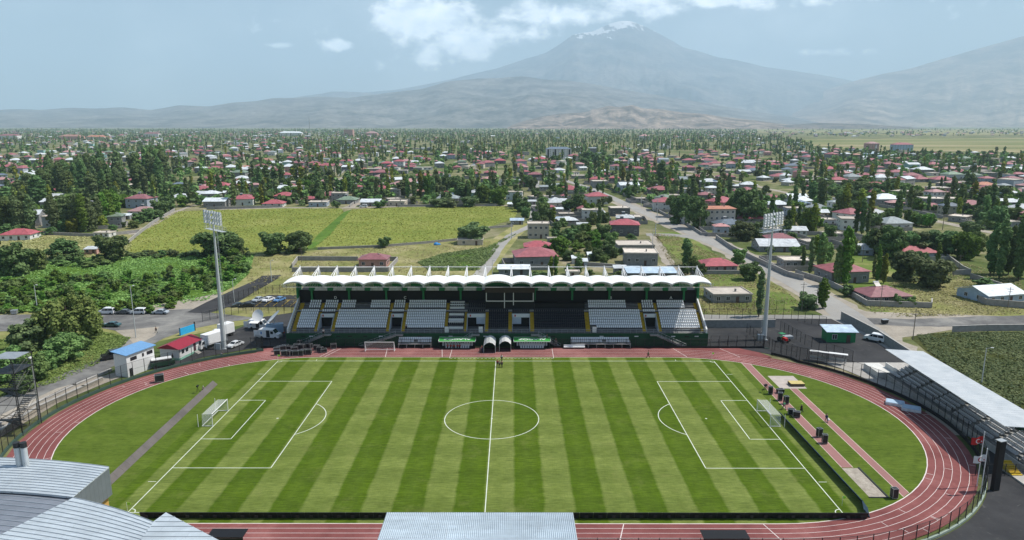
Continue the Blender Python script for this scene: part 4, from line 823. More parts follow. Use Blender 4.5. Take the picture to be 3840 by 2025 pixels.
def leaf_mesh(name, V, m):
    n = len(V) // 4; me = bpy.data.meshes.new(name); me.vertices.add(len(V)); me.vertices.foreach_set('co', V.astype(np.float32).ravel())
    me.loops.add(4 * n); me.loops.foreach_set('vertex_index', np.arange(4 * n, dtype=np.int32)); me.polygons.add(n); me.polygons.foreach_set('loop_start', np.arange(0, 4 * n, 4, dtype=np.int32)); me.polygons.foreach_set('loop_total', np.full(n, 4, dtype=np.int32))
    me.materials.append(m); me.update(calc_edges=True); return me
def trunk_mesh(h, r, limbs, rs):
    b = MB(); p = Vector((0, 0, 0)); q = Vector((rs.uniform(-.03, .03) * h, rs.uniform(-.03, .03) * h, h * .55)); b.tube(p, q, r, 7, r * .7); b.tube(q, (q.x, q.y, h), r * .7, 6, r * .2)
    for c in limbs: b.tube(Vector((q.x, q.y, h * rs.uniform(.35, .8))), c, r * .38, 5, r * .1)
    return b
# unit prototypes: crowns of height 1
def crown_broad(seed, n=4600, lsz=.034, nb=34, low=-.08):
    rs = np.random.RandomState(seed); C_, R_ = [], []
    for i in range(nb):
        th = rs.uniform(0, 6.283); z = low + .12 + (1 - low - .24) * rs.uniform(0, 1) ** 1.0; rad = .40 * math.sqrt(max(.05, 1 - ((z - .42) / .62) ** 2)) * rs.uniform(.35, 1.0)
        C_.append((rad * math.cos(th), rad * math.sin(th), z)); r = rs.uniform(.10, .17); R_.append((r, r, r * .8))
    C_.append((0, 0, .48)); R_.append((.28, .28, .34)); return leaves(rs, C_, R_, n, lsz), C_
def crown_poplar(seed, n=2400, lsz=.017, wid=.085):
    rs = np.random.RandomState(seed); C_, R_ = [], []
    for i in range(26):
        z = .10 + .86 * i / 25; w = wid * min(1, (1.03 - z) * 4.2) ** .6 * (.55 + .45 * min(1, z * 2.2)) * rs.uniform(.84, 1.12); th = rs.uniform(0, 6.283); o = w * .32
        C_.append((o * math.cos(th), o * math.sin(th), z)); R_.append((w * .85, w * .85, .06))
    return leaves(rs, C_, R_, n, lsz), C_
def crown_willow(seed, n=9500):
    rs = np.random.RandomState(seed); C_, R_ = [], []
    for i in range(60):
        th = rs.uniform(0, 6.283); rad = .5 * rs.uniform(.2, 1) ** .6; z = .84 - rad * .75 + rs.uniform(-.22, .06); C_.append((rad * math.cos(th), rad * math.sin(th), max(.2, z))); R_.append((.10, .10, rs.uniform(.14, .28)))
    return leaves(rs, C_, R_, n, .026), C_
PROTO = {}
def proto(kind, leafm, variants):
    out = []
    for s in range(variants):
        rs = np.random.RandomState(100 + s); rnd_ = random.Random(s)
        if kind == 'broad': V, C_ = crown_broad(s * 7 + 3); tr = trunk_mesh(.6, .024, [c for c in C_[:7]], rnd_)
        elif kind == 'bush': V, C_ = crown_broad(s * 5 + 50, 1500, .05, 12, .0); V[:, 2] *= .95; tr = trunk_mesh(.4, .02, C_[:3], rnd_)
        elif kind == 'lowbroad': V, C_ = crown_broad(s * 3 + 80, 900, .07, 12, .1); tr = trunk_mesh(.6, .03, C_[:2], rnd_)
        elif kind == 'poplar': V, C_ = crown_poplar(s * 9 + 1); tr = trunk_mesh(.85, .012, [], rnd_)
        elif kind == 'widepoplar': V, C_ = crown_poplar(s * 9 + 5, 3600, .022, .15); tr = trunk_mesh(.85, .014, [], rnd_)
        elif kind == 'lowpoplar': V, C_ = crown_poplar(s * 4 + 2, 420, .04, .10); tr = trunk_mesh(.85, .012, [], rnd_)
        else: V, C_ = crown_willow(s); tr = trunk_mesh(.7, .03, C_[:9], rnd_)
        out.append((leaf_mesh(kind + '_crown', V, M[leafm]), tr.mesh('trunk', M['bark'])))
    return out
NVAR = {'broad': 3, 'bush': 3, 'lowbroad': 3, 'poplar': 3, 'widepoplar': 2, 'lowpoplar': 3, 'willow': 1}
TREES = []
def tree(kind, leafm, x, y, h, w, look, rr, name='broadleaf_tree', cat='tree', label=None, group=None, crown='crown'):
    key = (kind, leafm)
    if key not in PROTO: PROTO[key] = proto(kind, leafm, NVAR[kind])
    v = rr.choice(PROTO[key]); t = thing(name, label, cat, (x, y, 0), rr.uniform(0, 6.28), group)
    nat = {'broad': .98, 'bush': .98, 'lowbroad': .98, 'poplar': .20, 'widepoplar': .33, 'lowpoplar': .24, 'willow': 1.15}[kind]
    sx = w / nat; t.scale = (sx, sx, h); link(crown, v[0], t); link('trunk', v[1], t)
    TREES.append((t, look)); return t
# ---- prominent trees read off the photo: (x, base y, height px, width px, kind, leaf, look)
TL = '''163 650 52 85 broad leafd|285 657 72 88 broad leafd|548 645 70 122 broad leafd|600 642 45 50 broad leafd|688 640 62 72 broad leafd|752 636 57 78 broad leafd|1190 610 52 88 broad leafo|968 623 28 38 bush leafd
40 690 82 95 broad leafd|88 680 60 70 broad leaf|-10 680 80 80 broad leafd|68 880 78 100 broad leafo|168 910 74 100 broad leaf|120 930 50 60 broad leaf|60 990 50 60 broad leafd|20 955 82 100 broad leaf|90 958 70 80 broad leaf|215 880 40 40 bush leaf|-30 960 90 90 broad leafd
655 478 60 20 poplar leafd|672 480 66 20 poplar leafd|690 476 58 16 poplar leafd|711 484 74 16 poplar leafd|745 462 50 18 poplar leafd|758 462 50 14 poplar leafd|832 480 55 28 widepoplar leafo|875 490 56 26 widepoplar leafd|862 488 40 24 broad leafd|893 492 30 20 broad leaf
1012 494 40 30 widepoplar leafo|1026 500 62 14 poplar leaf|1042 500 55 14 widepoplar leafo|1058 498 70 14 poplar leafy|1078 498 60 34 broad leafb|1098 495 60 44 broad leafo|1122 490 56 34 broad leafd|1148 492 52 40 broad leafd|1160 500 40 34 widepoplar leafd|1185 500 52 40 broad leaf|1215 510 48 40 broad leafb|1240 485 55 12 poplar leafd|1255 516 50 50 broad leafb|1232 505 40 30 broad leafd
845 523 22 26 bush leafd|958 523 20 40 bush leafd|1105 520 24 60 broad leafo|1180 520 30 50 broad leafo|1135 521 20 50 bush leafo|1300 525 45 30 broad leafd
1315 532 38 44 broad leafd|1322 548 30 28 broad leafd|1305 500 28 30 broad leafd|1340 480 36 26 broad leafd|1365 552 50 40 broad leaf|1380 560 40 30 broad leafd|1392 562 42 14 poplar leafy|1440 540 16 8 poplar leafy|1430 530 30 40 broad leafd|1455 532 46 44 broad leafd|1470 542 40 14 poplar leafy|1482 548 42 36 broad leafb|1506 578 66 13 poplar leafd|1490 565 36 30 broad leaf
1440 610 36 50 bush leafd|1462 620 40 50 broad leaf|1490 618 44 40 broad leafb|1518 600 40 44 broad leafd|1535 622 42 44 broad leaf|1408 642 50 60 broad leafb|1450 632 30 40 bush leafb|1478 645 42 24 broad leaf|1532 648 48 50 broad leafd|1420 600 28 40 bush leafd|1372 640 26 34 broad leafd|1395 655 24 30 broad leaf|1430 655 28 36 broad leafd|1455 660 26 30 broad leaf|1500 655 34 40 broad leafd|1520 668 30 26 broad leaf|1415 570 24 26 broad leaf|1345 560 30 28 broad leafd|1368 572 32 34 broad leafd|1400 580 24 30 broad leafo|1468 590 30 34 broad leaf|1520 560 30 30 broad leafd|1540 580 26 28 broad leaf|1545 605 24 26 broad leaf|1480 600 40 14 poplar leafb|1448 596 34 30 broad leafd|1500 625 34 34 broad leafb|1432 690 26 30 bush leafd|1480 698 22 30 bush leaf|1550 700 20 34 bush leaf|1345 500 30 26 broad leafd|1330 470 30 30 broad leafd|1425 525 22 30 broad leafd|1395 600 26 30 bush leafd|1560 640 20 24 bush leafd|1385 702 58 16 poplar leafy|1398 702 62 14 poplar leafb|1455 688 42 22 widepoplar leafd|1590 612 26 40 bush leafd|1360 700 22 60 bush leaf|1340 704 18 40 bush leafd
1482 462 42 12 poplar leafd|1427 455 40 10 poplar leaf|1566 458 42 14 poplar leafy|1662 470 66 24 widepoplar leafd|1676 472 46 12 poplar leafb|1688 462 36 12 poplar leafd|1598 418 40 12 poplar leafd|1485 492 24 10 poplar leafy|1503 482 22 10 poplar leafd|1516 488 34 9 poplar leaf
1480 408 30 40 broad leafd|1505 410 30 44 broad leafd|1530 415 26 30 broad leafd|1470 420 24 30 broad leafd|1395 410 20 34 broad leafd|1365 520 26 34 broad leaf|1352 505 26 30 broad leaf|1390 485 20 26 broad leafb|1412 480 22 24 broad leafb|1580 498 30 20 broad leafd|1740 470 30 24 widepoplar leafd
1700 545 60 56 broad leafd|1716 562 78 66 broad leafd|1748 575 84 66 broad leafd|1868 560 90 90 broad leafd|1905 560 60 60 broad leaf|1840 560 70 40 broad leafd|1862 604 50 70 broad leafo|1895 600 44 44 broad leafo|1915 585 30 40 bush leafd|1725 668 68 28 widepoplar leafd|1742 682 40 34 broad leaf|1760 690 32 36 broad leafd|1884 704 48 60 broad leafd|1858 662 40 44 broad leaf|1908 796 118 24 poplar leafo|2068 776 76 28 widepoplar leafb|2030 776 42 60 broad leafo
1722 690 30 30 bush leafd|1935 640 26 26 bush leafo|1990 608 26 40 broad leafd|1975 590 24 34 bush leafd|2036 692 96 16 poplar leafo|2062 690 104 26 widepoplar leaf|2052 640 50 20 poplar leafy|2018 676 60 14 poplar leafd|2122 718 146 36 widepoplar leafb|2104 718 100 24 widepoplar leaf|2080 655 50 36 broad leaf|2140 640 50 40 broad leafo|2000 655 40 40 broad leaf|2205 712 96 14 poplar leafb|2222 712 74 18 poplar leafy|2196 700 60 12 poplar leaf|2356 676 66 14 poplar leafb|2146 708 40 30 broad leafd
2275 702 74 86 broad leafo|2340 722 80 110 broad leafo|2312 690 60 50 broad leafo|2205 640 75 66 broad leafd|2235 650 86 80 broad leafd|2275 640 66 70 broad leafd|2310 640 62 80 broad leafo|2345 640 66 80 broad leafo|2385 645 66 80 broad leafd|2425 652 76 70 broad leafb|2450 640 60 60 broad leaf|2180 632 50 40 broad leafd|2490 690 128 34 poplar leafd|2512 700 150 30 poplar leafd|2535 690 120 34 widepoplar leafd|2560 706 160 36 widepoplar leafd|2590 700 140 36 widepoplar leafd|2475 722 26 60 bush leafd|2440 600 50 60 broad leafo|2545 640 60 50 broad leafd|2470 560 46 44 broad leafo|2510 575 60 60 broad leafd
2152 588 84 16 poplar leafd|2166 590 92 20 poplar leafd|2180 592 70 14 poplar leafd|2117 550 66 38 broad leaf|2150 518 40 38 broad leafo|2110 510 26 26 broad leafd|1998 528 62 16 poplar leafd|2018 506 46 13 poplar leafd|2043 508 52 28 widepoplar leafd|2064 524 72 22 widepoplar leafd|2063 464 58 12 poplar leafd|2028 582 60 44 broad leafb|2046 584 72 24 widepoplar leafy|1990 570 46 34 broad leafd|2305 534 38 30 broad leafb|2200 480 30 40 broad leafd|2230 490 34 60 broad leafd|2170 490 36 50 broad leafd|2270 488 30 50 broad leaf|2130 480 30 44 broad leafd
1980 588 40 30 broad leafd|2085 600 40 40 broad leafd|2210 700 40 30 bush leaf|2256 770 34 32 bush leafd|2290 770 30 34 bush leaf|2175 746 24 30 bush leafd|2130 745 30 40 bush leafd|2245 470 24 30 broad leafd|2440 480 46 34 broad leafd|2360 500 30 40 broad leafo|2300 505 30 50 broad leafo|2520 505 40 50 broad leafd|2480 515 50 40 broad leafo|2570 510 30 40 broad leafd|2430 465 36 10 poplar leafd|2365 475 30 8 poplar leafd|2375 473 30 8 poplar leafd'''
VR = random.Random(77)
LOOK = {('broad', 'leafd'): 'dark green round tree', ('broad', 'leaf'): 'green round tree', ('broad', 'leafb'): 'bright green round tree', ('broad', 'leafo'): 'olive green round tree', ('broad', 'leafy'): 'yellow green round tree',
        ('poplar', 'leafd'): 'slim dark poplar', ('poplar', 'leaf'): 'slim green poplar', ('poplar', 'leafb'): 'slim bright green poplar', ('poplar', 'leafy'): 'slim yellow green poplar', ('poplar', 'leafo'): 'slim olive poplar',
        ('widepoplar', 'leafd'): 'broad dark poplar', ('widepoplar', 'leaf'): 'broad green poplar', ('widepoplar', 'leafb'): 'broad bright green poplar', ('widepoplar', 'leafy'): 'broad yellow green poplar', ('widepoplar', 'leafo'): 'broad olive poplar',
        ('bush', 'leafd'): 'dark green bush', ('bush', 'leaf'): 'green bush', ('bush', 'leafb'): 'bright green bush', ('bush', 'leafo'): 'olive bush', ('bush', 'leafy'): 'yellow green bush'}
NAME = {'broad': ('broadleaf_tree', 'tree'), 'lowbroad': ('broadleaf_tree', 'tree'), 'poplar': ('poplar_tree', 'tree'), 'widepoplar': ('poplar_tree', 'tree'), 'lowpoplar': ('poplar_tree', 'tree'), 'bush': ('bush', 'bush'), 'willow': ('willow_tree', 'tree')}
def px_tree(ox, oy, hp, wp, kind, lf, scale=1.0):
    x, y = at(ox, oy); s = mpp(x, y); h = hgt(ox, oy, oy - hp) * scale; w = wp * s * scale
    n, c = NAME[kind]; return tree(kind, lf, x, y, h, w, LOOK.get((kind, lf), 'green tree'), VR, n, c)
for rec in TL.replace('\n', '|').split('|'):
    q = rec.split(); px_tree(float(q[0]), float(q[1]), float(q[2]), float(q[3]), q[4], q[5])
x, y = at(178, 858); t = tree('willow', 'leafw', x, y, hgt(178, 858, 730), 150 * mpp(x, y), 'x', VR, 'willow_tree', 'tree', 'large pale green weeping willow beside the old road at left'); TREES.pop()
# grove of tall poplars left of the maize field, and the lighter rows in front of it
for i in range(58):
    ox = VR.uniform(120, 425); oy = VR.uniform(462, 506) - (8 if ox > 300 else 0); px_tree(ox, oy, VR.uniform(66, 92), VR.uniform(18, 30), 'widepoplar', VR.choice(['leafd', 'leafd', 'leafd', 'leaf', 'leafo'] if ox < 380 else ['leafo', 'leafo', 'leaf', 'leafd']))
for ox, oy, hp, wp, lf in ((137, 586, 96, 30, 'leafo'), (150, 584, 84, 24, 'leaf'), (163, 583, 92, 30, 'leafo'), (178, 580, 92, 34, 'leaf'), (195, 583, 98, 30, 'leafo'), (212, 584, 96, 28, 'leafb'), (228, 582, 84, 26, 'leafo'), (238, 580, 60, 20, 'leafo'), (262, 572, 88, 30, 'leafb'), (276, 570, 92, 34, 'leafb'), (292, 566, 90, 30, 'leafb'), (250, 574, 80, 24, 'leafo'),
                         (10, 590, 100, 34, 'leafd'), (28, 588, 94, 30, 'leaf'), (48, 590, 100, 34, 'leafo'), (68, 588, 106, 36, 'leafo'), (82, 588, 98, 30, 'leafo'), (-12, 588, 100, 40, 'leaf'), (100, 520, 80, 40, 'leafd'), (75, 505, 70, 34, 'leafo'), (55, 520, 66, 40, 'leafo'), (115, 510, 84, 36, 'leafd'), (20, 530, 60, 44, 'leafd'), (-20, 530, 60, 44, 'leafd')): px_tree(ox, oy, hp, wp, 'widepoplar', lf)
for ox, oy, hp, wp, lf in ((160, 584, 38, 40, 'leafd'), (185, 585, 40, 42, 'leafy'), (205, 583, 30, 34, 'leafd'), (258, 574, 34, 36, 'leafy'), (240, 574, 24, 26, 'leafb'), (335, 574, 20, 30, 'leaf'), (375, 556, 34, 44, 'leafd'), (350, 562, 30, 40, 'leafd'), (405, 540, 40, 50, 'leafd'), (425, 528, 40, 40, 'leafd'), (395, 552, 26, 40, 'leafd'), (285, 582, 18, 26, 'leafd'), (312, 572, 16, 14, 'leafo'), (130, 590, 20, 30, 'leafd'), (60, 592, 30, 50, 'leafd'), (20, 596, 34, 60, 'leafd'), (95, 596, 20, 30, 'leafd')): px_tree(ox, oy, hp, wp, 'broad', lf)
# orchard and hedge masses
for i in range(22): px_tree(VR.uniform(230, 320), VR.uniform(508, 522), VR.uniform(14, 22), VR.uniform(20, 34), 'broad', 'leafd')
for i in range(26): px_tree(VR.uniform(712, 820), VR.uniform(470, 498), VR.uniform(20, 36), VR.uniform(22, 36), 'broad', VR.choice(['leafd', 'leafd', 'leaf', 'leafb']))
for i in range(10): px_tree(VR.uniform(905, 955), VR.uniform(494, 505), VR.uniform(16, 24), VR.uniform(18, 30), 'broad', VR.choice(['leafd', 'leaf']))
for i in range(26): px_tree(VR.uniform(2080, 2255), VR.uniform(470, 500), VR.uniform(18, 30), VR.uniform(24, 40), 'broad', VR.choice(['leafd', 'leafd', 'leaf']))
# bushes of the thicket in the left meadow
bl = []
for i in range(250):
    u = VR.random(); ox = -20 + 640 * u; top = 707 - 60 * max(0, (u - .55) / .45) ** 1.3 - (8 if u > .2 else 0); bot = 792 - 100 * max(0, (u - .62) / .38) ** 1.2
    bl.append((ox, VR.uniform(top, bot)))
for ox, oy in bl:
    if abs(ox - 178) < 5 and oy > 820: continue
    px_tree(ox, oy, VR.uniform(13, 27), VR.uniform(18, 36), 'bush', VR.choice(['leaf', 'leafb', 'leafb', 'leafb', 'leaf']))
for i in range(34):
    u = i / 33; px_tree(330 + 290 * u + VR.uniform(-4, 4), 645 + 4 * math.sin(i) - 3 * u, VR.uniform(9, 18), VR.uniform(20, 32), 'bush', VR.choice(['leafo', 'leafd', 'leafo']))
for i in range(16): px_tree(VR.uniform(90, 270), VR.uniform(652, 672), VR.uniform(14, 26), VR.uniform(24, 44), 'bush', VR.choice(['leafd', 'leaf']))
# ================================================================ houses
def roof_mat(name, col):
    m, t, b = _nodes(name); g = objc(t); s = t.nodes.new('ShaderNodeSeparateXYZ'); t.links.new(g, s.inputs[0]); n = noise(t, .5, 5, .65, vec=g); oi = t.nodes.new('ShaderNodeObjectInfo')
    c = ramp(t, n, [(.3, tuple(k * .66 for k in col)), (.7, tuple(min(1, k * 1.22) for k in col))]); st_ = mth(t, 'LESS_THAN', mth(t, 'FRACT', mth(t, 'MULTIPLY', s.outputs[0], 2.2)), .22); c = mixc(t, mth(t, 'MULTIPLY', st_, .28), c, tuple(k * .5 for k in col))
    hs = t.nodes.new('ShaderNodeHueSaturation'); t.links.new(c, hs.inputs['Color']); t.links.new(mth(t, 'MULTIPLY_ADD', oi.outputs['Random'], .4, .75), hs.inputs['Value']); t.links.new(mth(t, 'MULTIPLY_ADD', oi.outputs['Random'], .25, .8), hs.inputs['Saturation']); t.links.new(hs.outputs[0], b.inputs['Base Color'])
    b.inputs['Roughness'].default_value = .5; b.inputs['Specular IOR Level'].default_value = .3; return m
RC = {'red': roof_mat('red metal roof', (.37, .105, .12)), 'pink': roof_mat('faded red metal roof', (.50, .26, .25)), 'orange': roof_mat('orange tile roof', (.46, .20, .13)), 'white': roof_mat('pale metal roof', (.66, .70, .72)), 'grey': roof_mat('grey metal roof', (.30, .34, .35)), 'green': roof_mat('grey green metal roof', (.20, .27, .19)), 'lime': roof_mat('lime roof', (.25, .55, .08)), 'flat': mat('flat roof screed', (.56, .50, .43), .95, .2, .5, rnd=.2), 'slate': roof_mat('slate blue roof', (.15, .20, .26)), 'lightblue': roof_mat('light blue metal roof', (.45, .56, .66))}
def wall_mat(name, col, var=.15):
    return mat(name, col, .9, var, .7, rnd=.12)
WC = {'grey': wall_mat('grey block wall', (.26, .26, .255), .22), 'dark': wall_mat('dark grey render', (.13, .135, .14), .3), 'white': wall_mat('white render', (.62, .62, .60)), 'cream': wall_mat('cream render', (.52, .46, .38)), 'pink': wall_mat('pink render', (.50, .29, .25)), 'blue': wall_mat('pale blue render', (.34, .44, .54)), 'bluegrey': wall_mat('blue grey render', (.36, .40, .46)), 'cyan': wall_mat('turquoise render', (.32, .50, .48)), 'beige': wall_mat('beige render', (.42, .40, .31)), 'green': M['green']}
M['winf'] = mat('white window frame', (.62, .62, .62), .5, .03)
WALLWORD = {'grey': 'grey', 'dark': 'dark grey', 'white': 'white', 'cream': 'cream', 'pink': 'pink', 'blue': 'pale blue', 'bluegrey': 'blue grey', 'cyan': 'turquoise', 'beige': 'beige', 'green': 'green'}
ROOFWORD = {'red': 'red hipped', 'pink': 'faded pink', 'orange': 'orange hipped', 'white': 'white metal', 'grey': 'grey metal', 'green': 'grey green', 'lime': 'lime green', 'flat': 'flat', 'slate': 'slate blue', 'lightblue': 'light blue'}
HOUSES = []
def house_geo(w, d, h, roof, style):
    """wall mesh builder, roof mesh builder for local frame: origin at the middle of the front edge on the ground, depth along +y"""
    wb_ = MB(); wb_.box(0, d / 2, 0, w, d, h); rb = MB(); o = .55 if w > 7 else .3
    x0, x1, y0, y1 = -w / 2 - o, w / 2 + o, -o, d + o
    if style == 'hip':
        rh = min(w, d) * .20 + .3; e = min(x1 - x0, y1 - y0) / 2 * .95
        if (x1 - x0) >= (y1 - y0): a, c = (x0 + e, (y0 + y1) / 2, h + rh), (x1 - e, (y0 + y1) / 2, h + rh)
        else: a, c = ((x0 + x1) / 2, y0 + e, h + rh), ((x0 + x1) / 2, y1 - e, h + rh)
        B = [(x0, y0, h + .02), (x1, y0, h + .02), (x1, y1, h + .02), (x0, y1, h + .02)]; T = [(x, y, z + .16) for x, y, z in B]
        if (x1 - x0) >= (y1 - y0): fs = [(4, 5, 9, 8), (5, 6, 9), (6, 7, 8, 9), (7, 4, 8)]
        else: fs = [(4, 5, 8), (5, 6, 9, 8), (6, 7, 9), (7, 4, 8, 9)]
        rb.raw(B + T + [a, c], [(3, 2, 1, 0), (0, 1, 5, 4), (1, 2, 6, 5), (2, 3, 7, 6), (3, 0, 4, 7)] + fs)
    elif style == 'gable':
        rh = d * .16 + .2; ym = (y0 + y1) / 2
        rb.raw([(x0, y0, h + .02), (x1, y0, h + .02), (x1, ym, h + rh), (x0, ym, h + rh), (x1, y1, h + .02), (x0, y1, h + .02), (x0, y0, h + .14), (x1, y0, h + .14), (x1, ym, h + rh + .12), (x0, ym, h + rh + .12), (x1, y1, h + .14), (x0, y1, h + .14)],
            [(3, 2, 1, 0), (5, 4, 2, 3), (6, 7, 8, 9), (9, 8, 10, 11), (0, 1, 7, 6), (4, 5, 11, 10), (0, 6, 9, 3), (3, 9, 11, 5), (1, 2, 8, 7), (2, 4, 10, 8)])
        wb_.raw([(-w / 2, 0, h), (-w / 2, d, h), (-w / 2, ym, h + rh * .85), (w / 2, 0, h), (w / 2, d, h), (w / 2, ym, h + rh * .85)], [(0, 2, 1), (3, 4, 5)])
    elif style == 'shed':
        rb.hexa([(x0, y0, h + .02), (x1, y0, h + .02), (x1, y1, h + .7), (x0, y1, h + .7)], [(x0, y0, h + .14), (x1, y0, h + .14), (x1, y1, h + .82), (x0, y1, h + .82)]); wb_.raw([(-w / 2, d, h), (w / 2, d, h), (w / 2, d, h + .6), (-w / 2, d, h + .6), (-w / 2, .1, h), (w / 2, .1, h)], [(1, 0, 3, 2), (0, 4, 3), (1, 2, 5)])
    else:
        rb.box(0, d / 2, h, w + .5, d + .5, .18)
        p = .22; rb.box(0, .0 - .1, h + .18, w + .4, p, .3); rb.box(0, d + .1, h + .18, w + .4, p, .3); rb.box(-w / 2 - .1, d / 2, h + .18, p, d - .05, .3); rb.box(w / 2 + .1, d / 2, h + .18, p, d - .05, .3)
    return wb_, rb
def win_mesh():
    b = MB(); b.box(0, -.03, 0, 1.3, .08, 1.35); fr = b
    g = MB(); g.box(-.3, -.08, .1, .5, .03, 1.15); g.box(.3, -.08, .1, .5, .03, 1.15); return fr.mesh('window', M['winf']), g.mesh('pane', M['glass'])
WIN = win_mesh(); _d = MB(); _d.box(0, -.04, 0, 1.0, .08, 2.1); DOOR = _d.mesh('door', mat('brown door', (.10, .06, .045), .6)); _c = MB(); _c.box(0, 0, -.3, .5, .5, 1.1); _c.box(0, 0, .8, .62, .62, .1); CHIM = _c.mesh('chimney', M['conc'])
_s = MB(); _s.hexa([(-.9, -.9, .1), (.9, -.9, .1), (.9, .6, 1.1), (-.9, .6, 1.1)], [(-.9, -.95, .18), (.9, -.95, .18), (.9, .55, 1.18), (-.9, .55, 1.18)], 1); _s.tube((-.9, .75, 1.25), (.9, .75, 1.25), .25, 8); [_s.tube((x, .7, 0), (x, .7, 1.1), .04, 4) for x in (-.7, .7)]; SOLAR = _s.mesh('solar_heater', [M['white'], M['glass']])
HR = random.Random(11)
def house(x, y, w, d, h, rz, roof, wall, style=None, wins=2, chim=True, label=None, name='house', cat='house', floors=None, extra=True):
    style = style or {'flat': 'flat', 'white': 'hip'}.get(roof, 'hip')
    t = thing(name, label, cat, (x, y, 0), rz); wb_, rb = house_geo(w, d, h, roof, style); wb_.build('wall', WC[wall], t); ro = rb.build('roof', RC[roof], t)
    fl = floors or max(1, int(h / 2.9))
    if wins:
        fh = h / fl
        for f in range(fl):
            n = max(1, min(wins, int(w / 2.6)))
            for i in range(n):
                xx = (-w / 2 + w * (i + .5) / n); z = f * fh + fh * .33
                if f == 0 and i == n // 2 and extra: link('door', DOOR, t, (xx, 0, .02)); continue
                o = link('window', WIN[0], t, (xx, 0, z)); link('pane', WIN[1], o)
            for sx in (-1, 1):
                if d > 5:
                    for yy in ((.3, .7) if d > 8 else (.5,)): o = link('window', WIN[0], t, (sx * w / 2, d * yy, z), sx * math.pi / 2); link('pane', WIN[1], o)
    if chim and style in ('hip', 'flat'):
        hh = h + (min(w, d) * .12 if style == 'hip' else .2)
        link('chimney', CHIM, ro, (w * .18, d * .42, hh))
        if HR.random() < .35 and style == 'hip': link('solar_heater', SOLAR, ro, (-w * .1, d * .55, h + min(w, d) * .2))
    if label is None: HOUSES.append((t, '%s %s house' % (ROOFWORD[roof] + ' roofed', WALLWORD[wall]) if name == 'house' else name.replace('_', ' ')))
    return t
def px_house(ox, oy, wp, hp, roof, wall, rz=0.0, style=None, wins=3, dk=.8, label=None, **k):
    x, y = at(ox, oy); s = mpp(x, y); w = wp * s * .93; h = max(2.3, hgt(ox, oy, oy - hp)); return house(x, y, w, max(3.0, w * dk), h, rz, roof, wall, style, wins, label=label, **k)
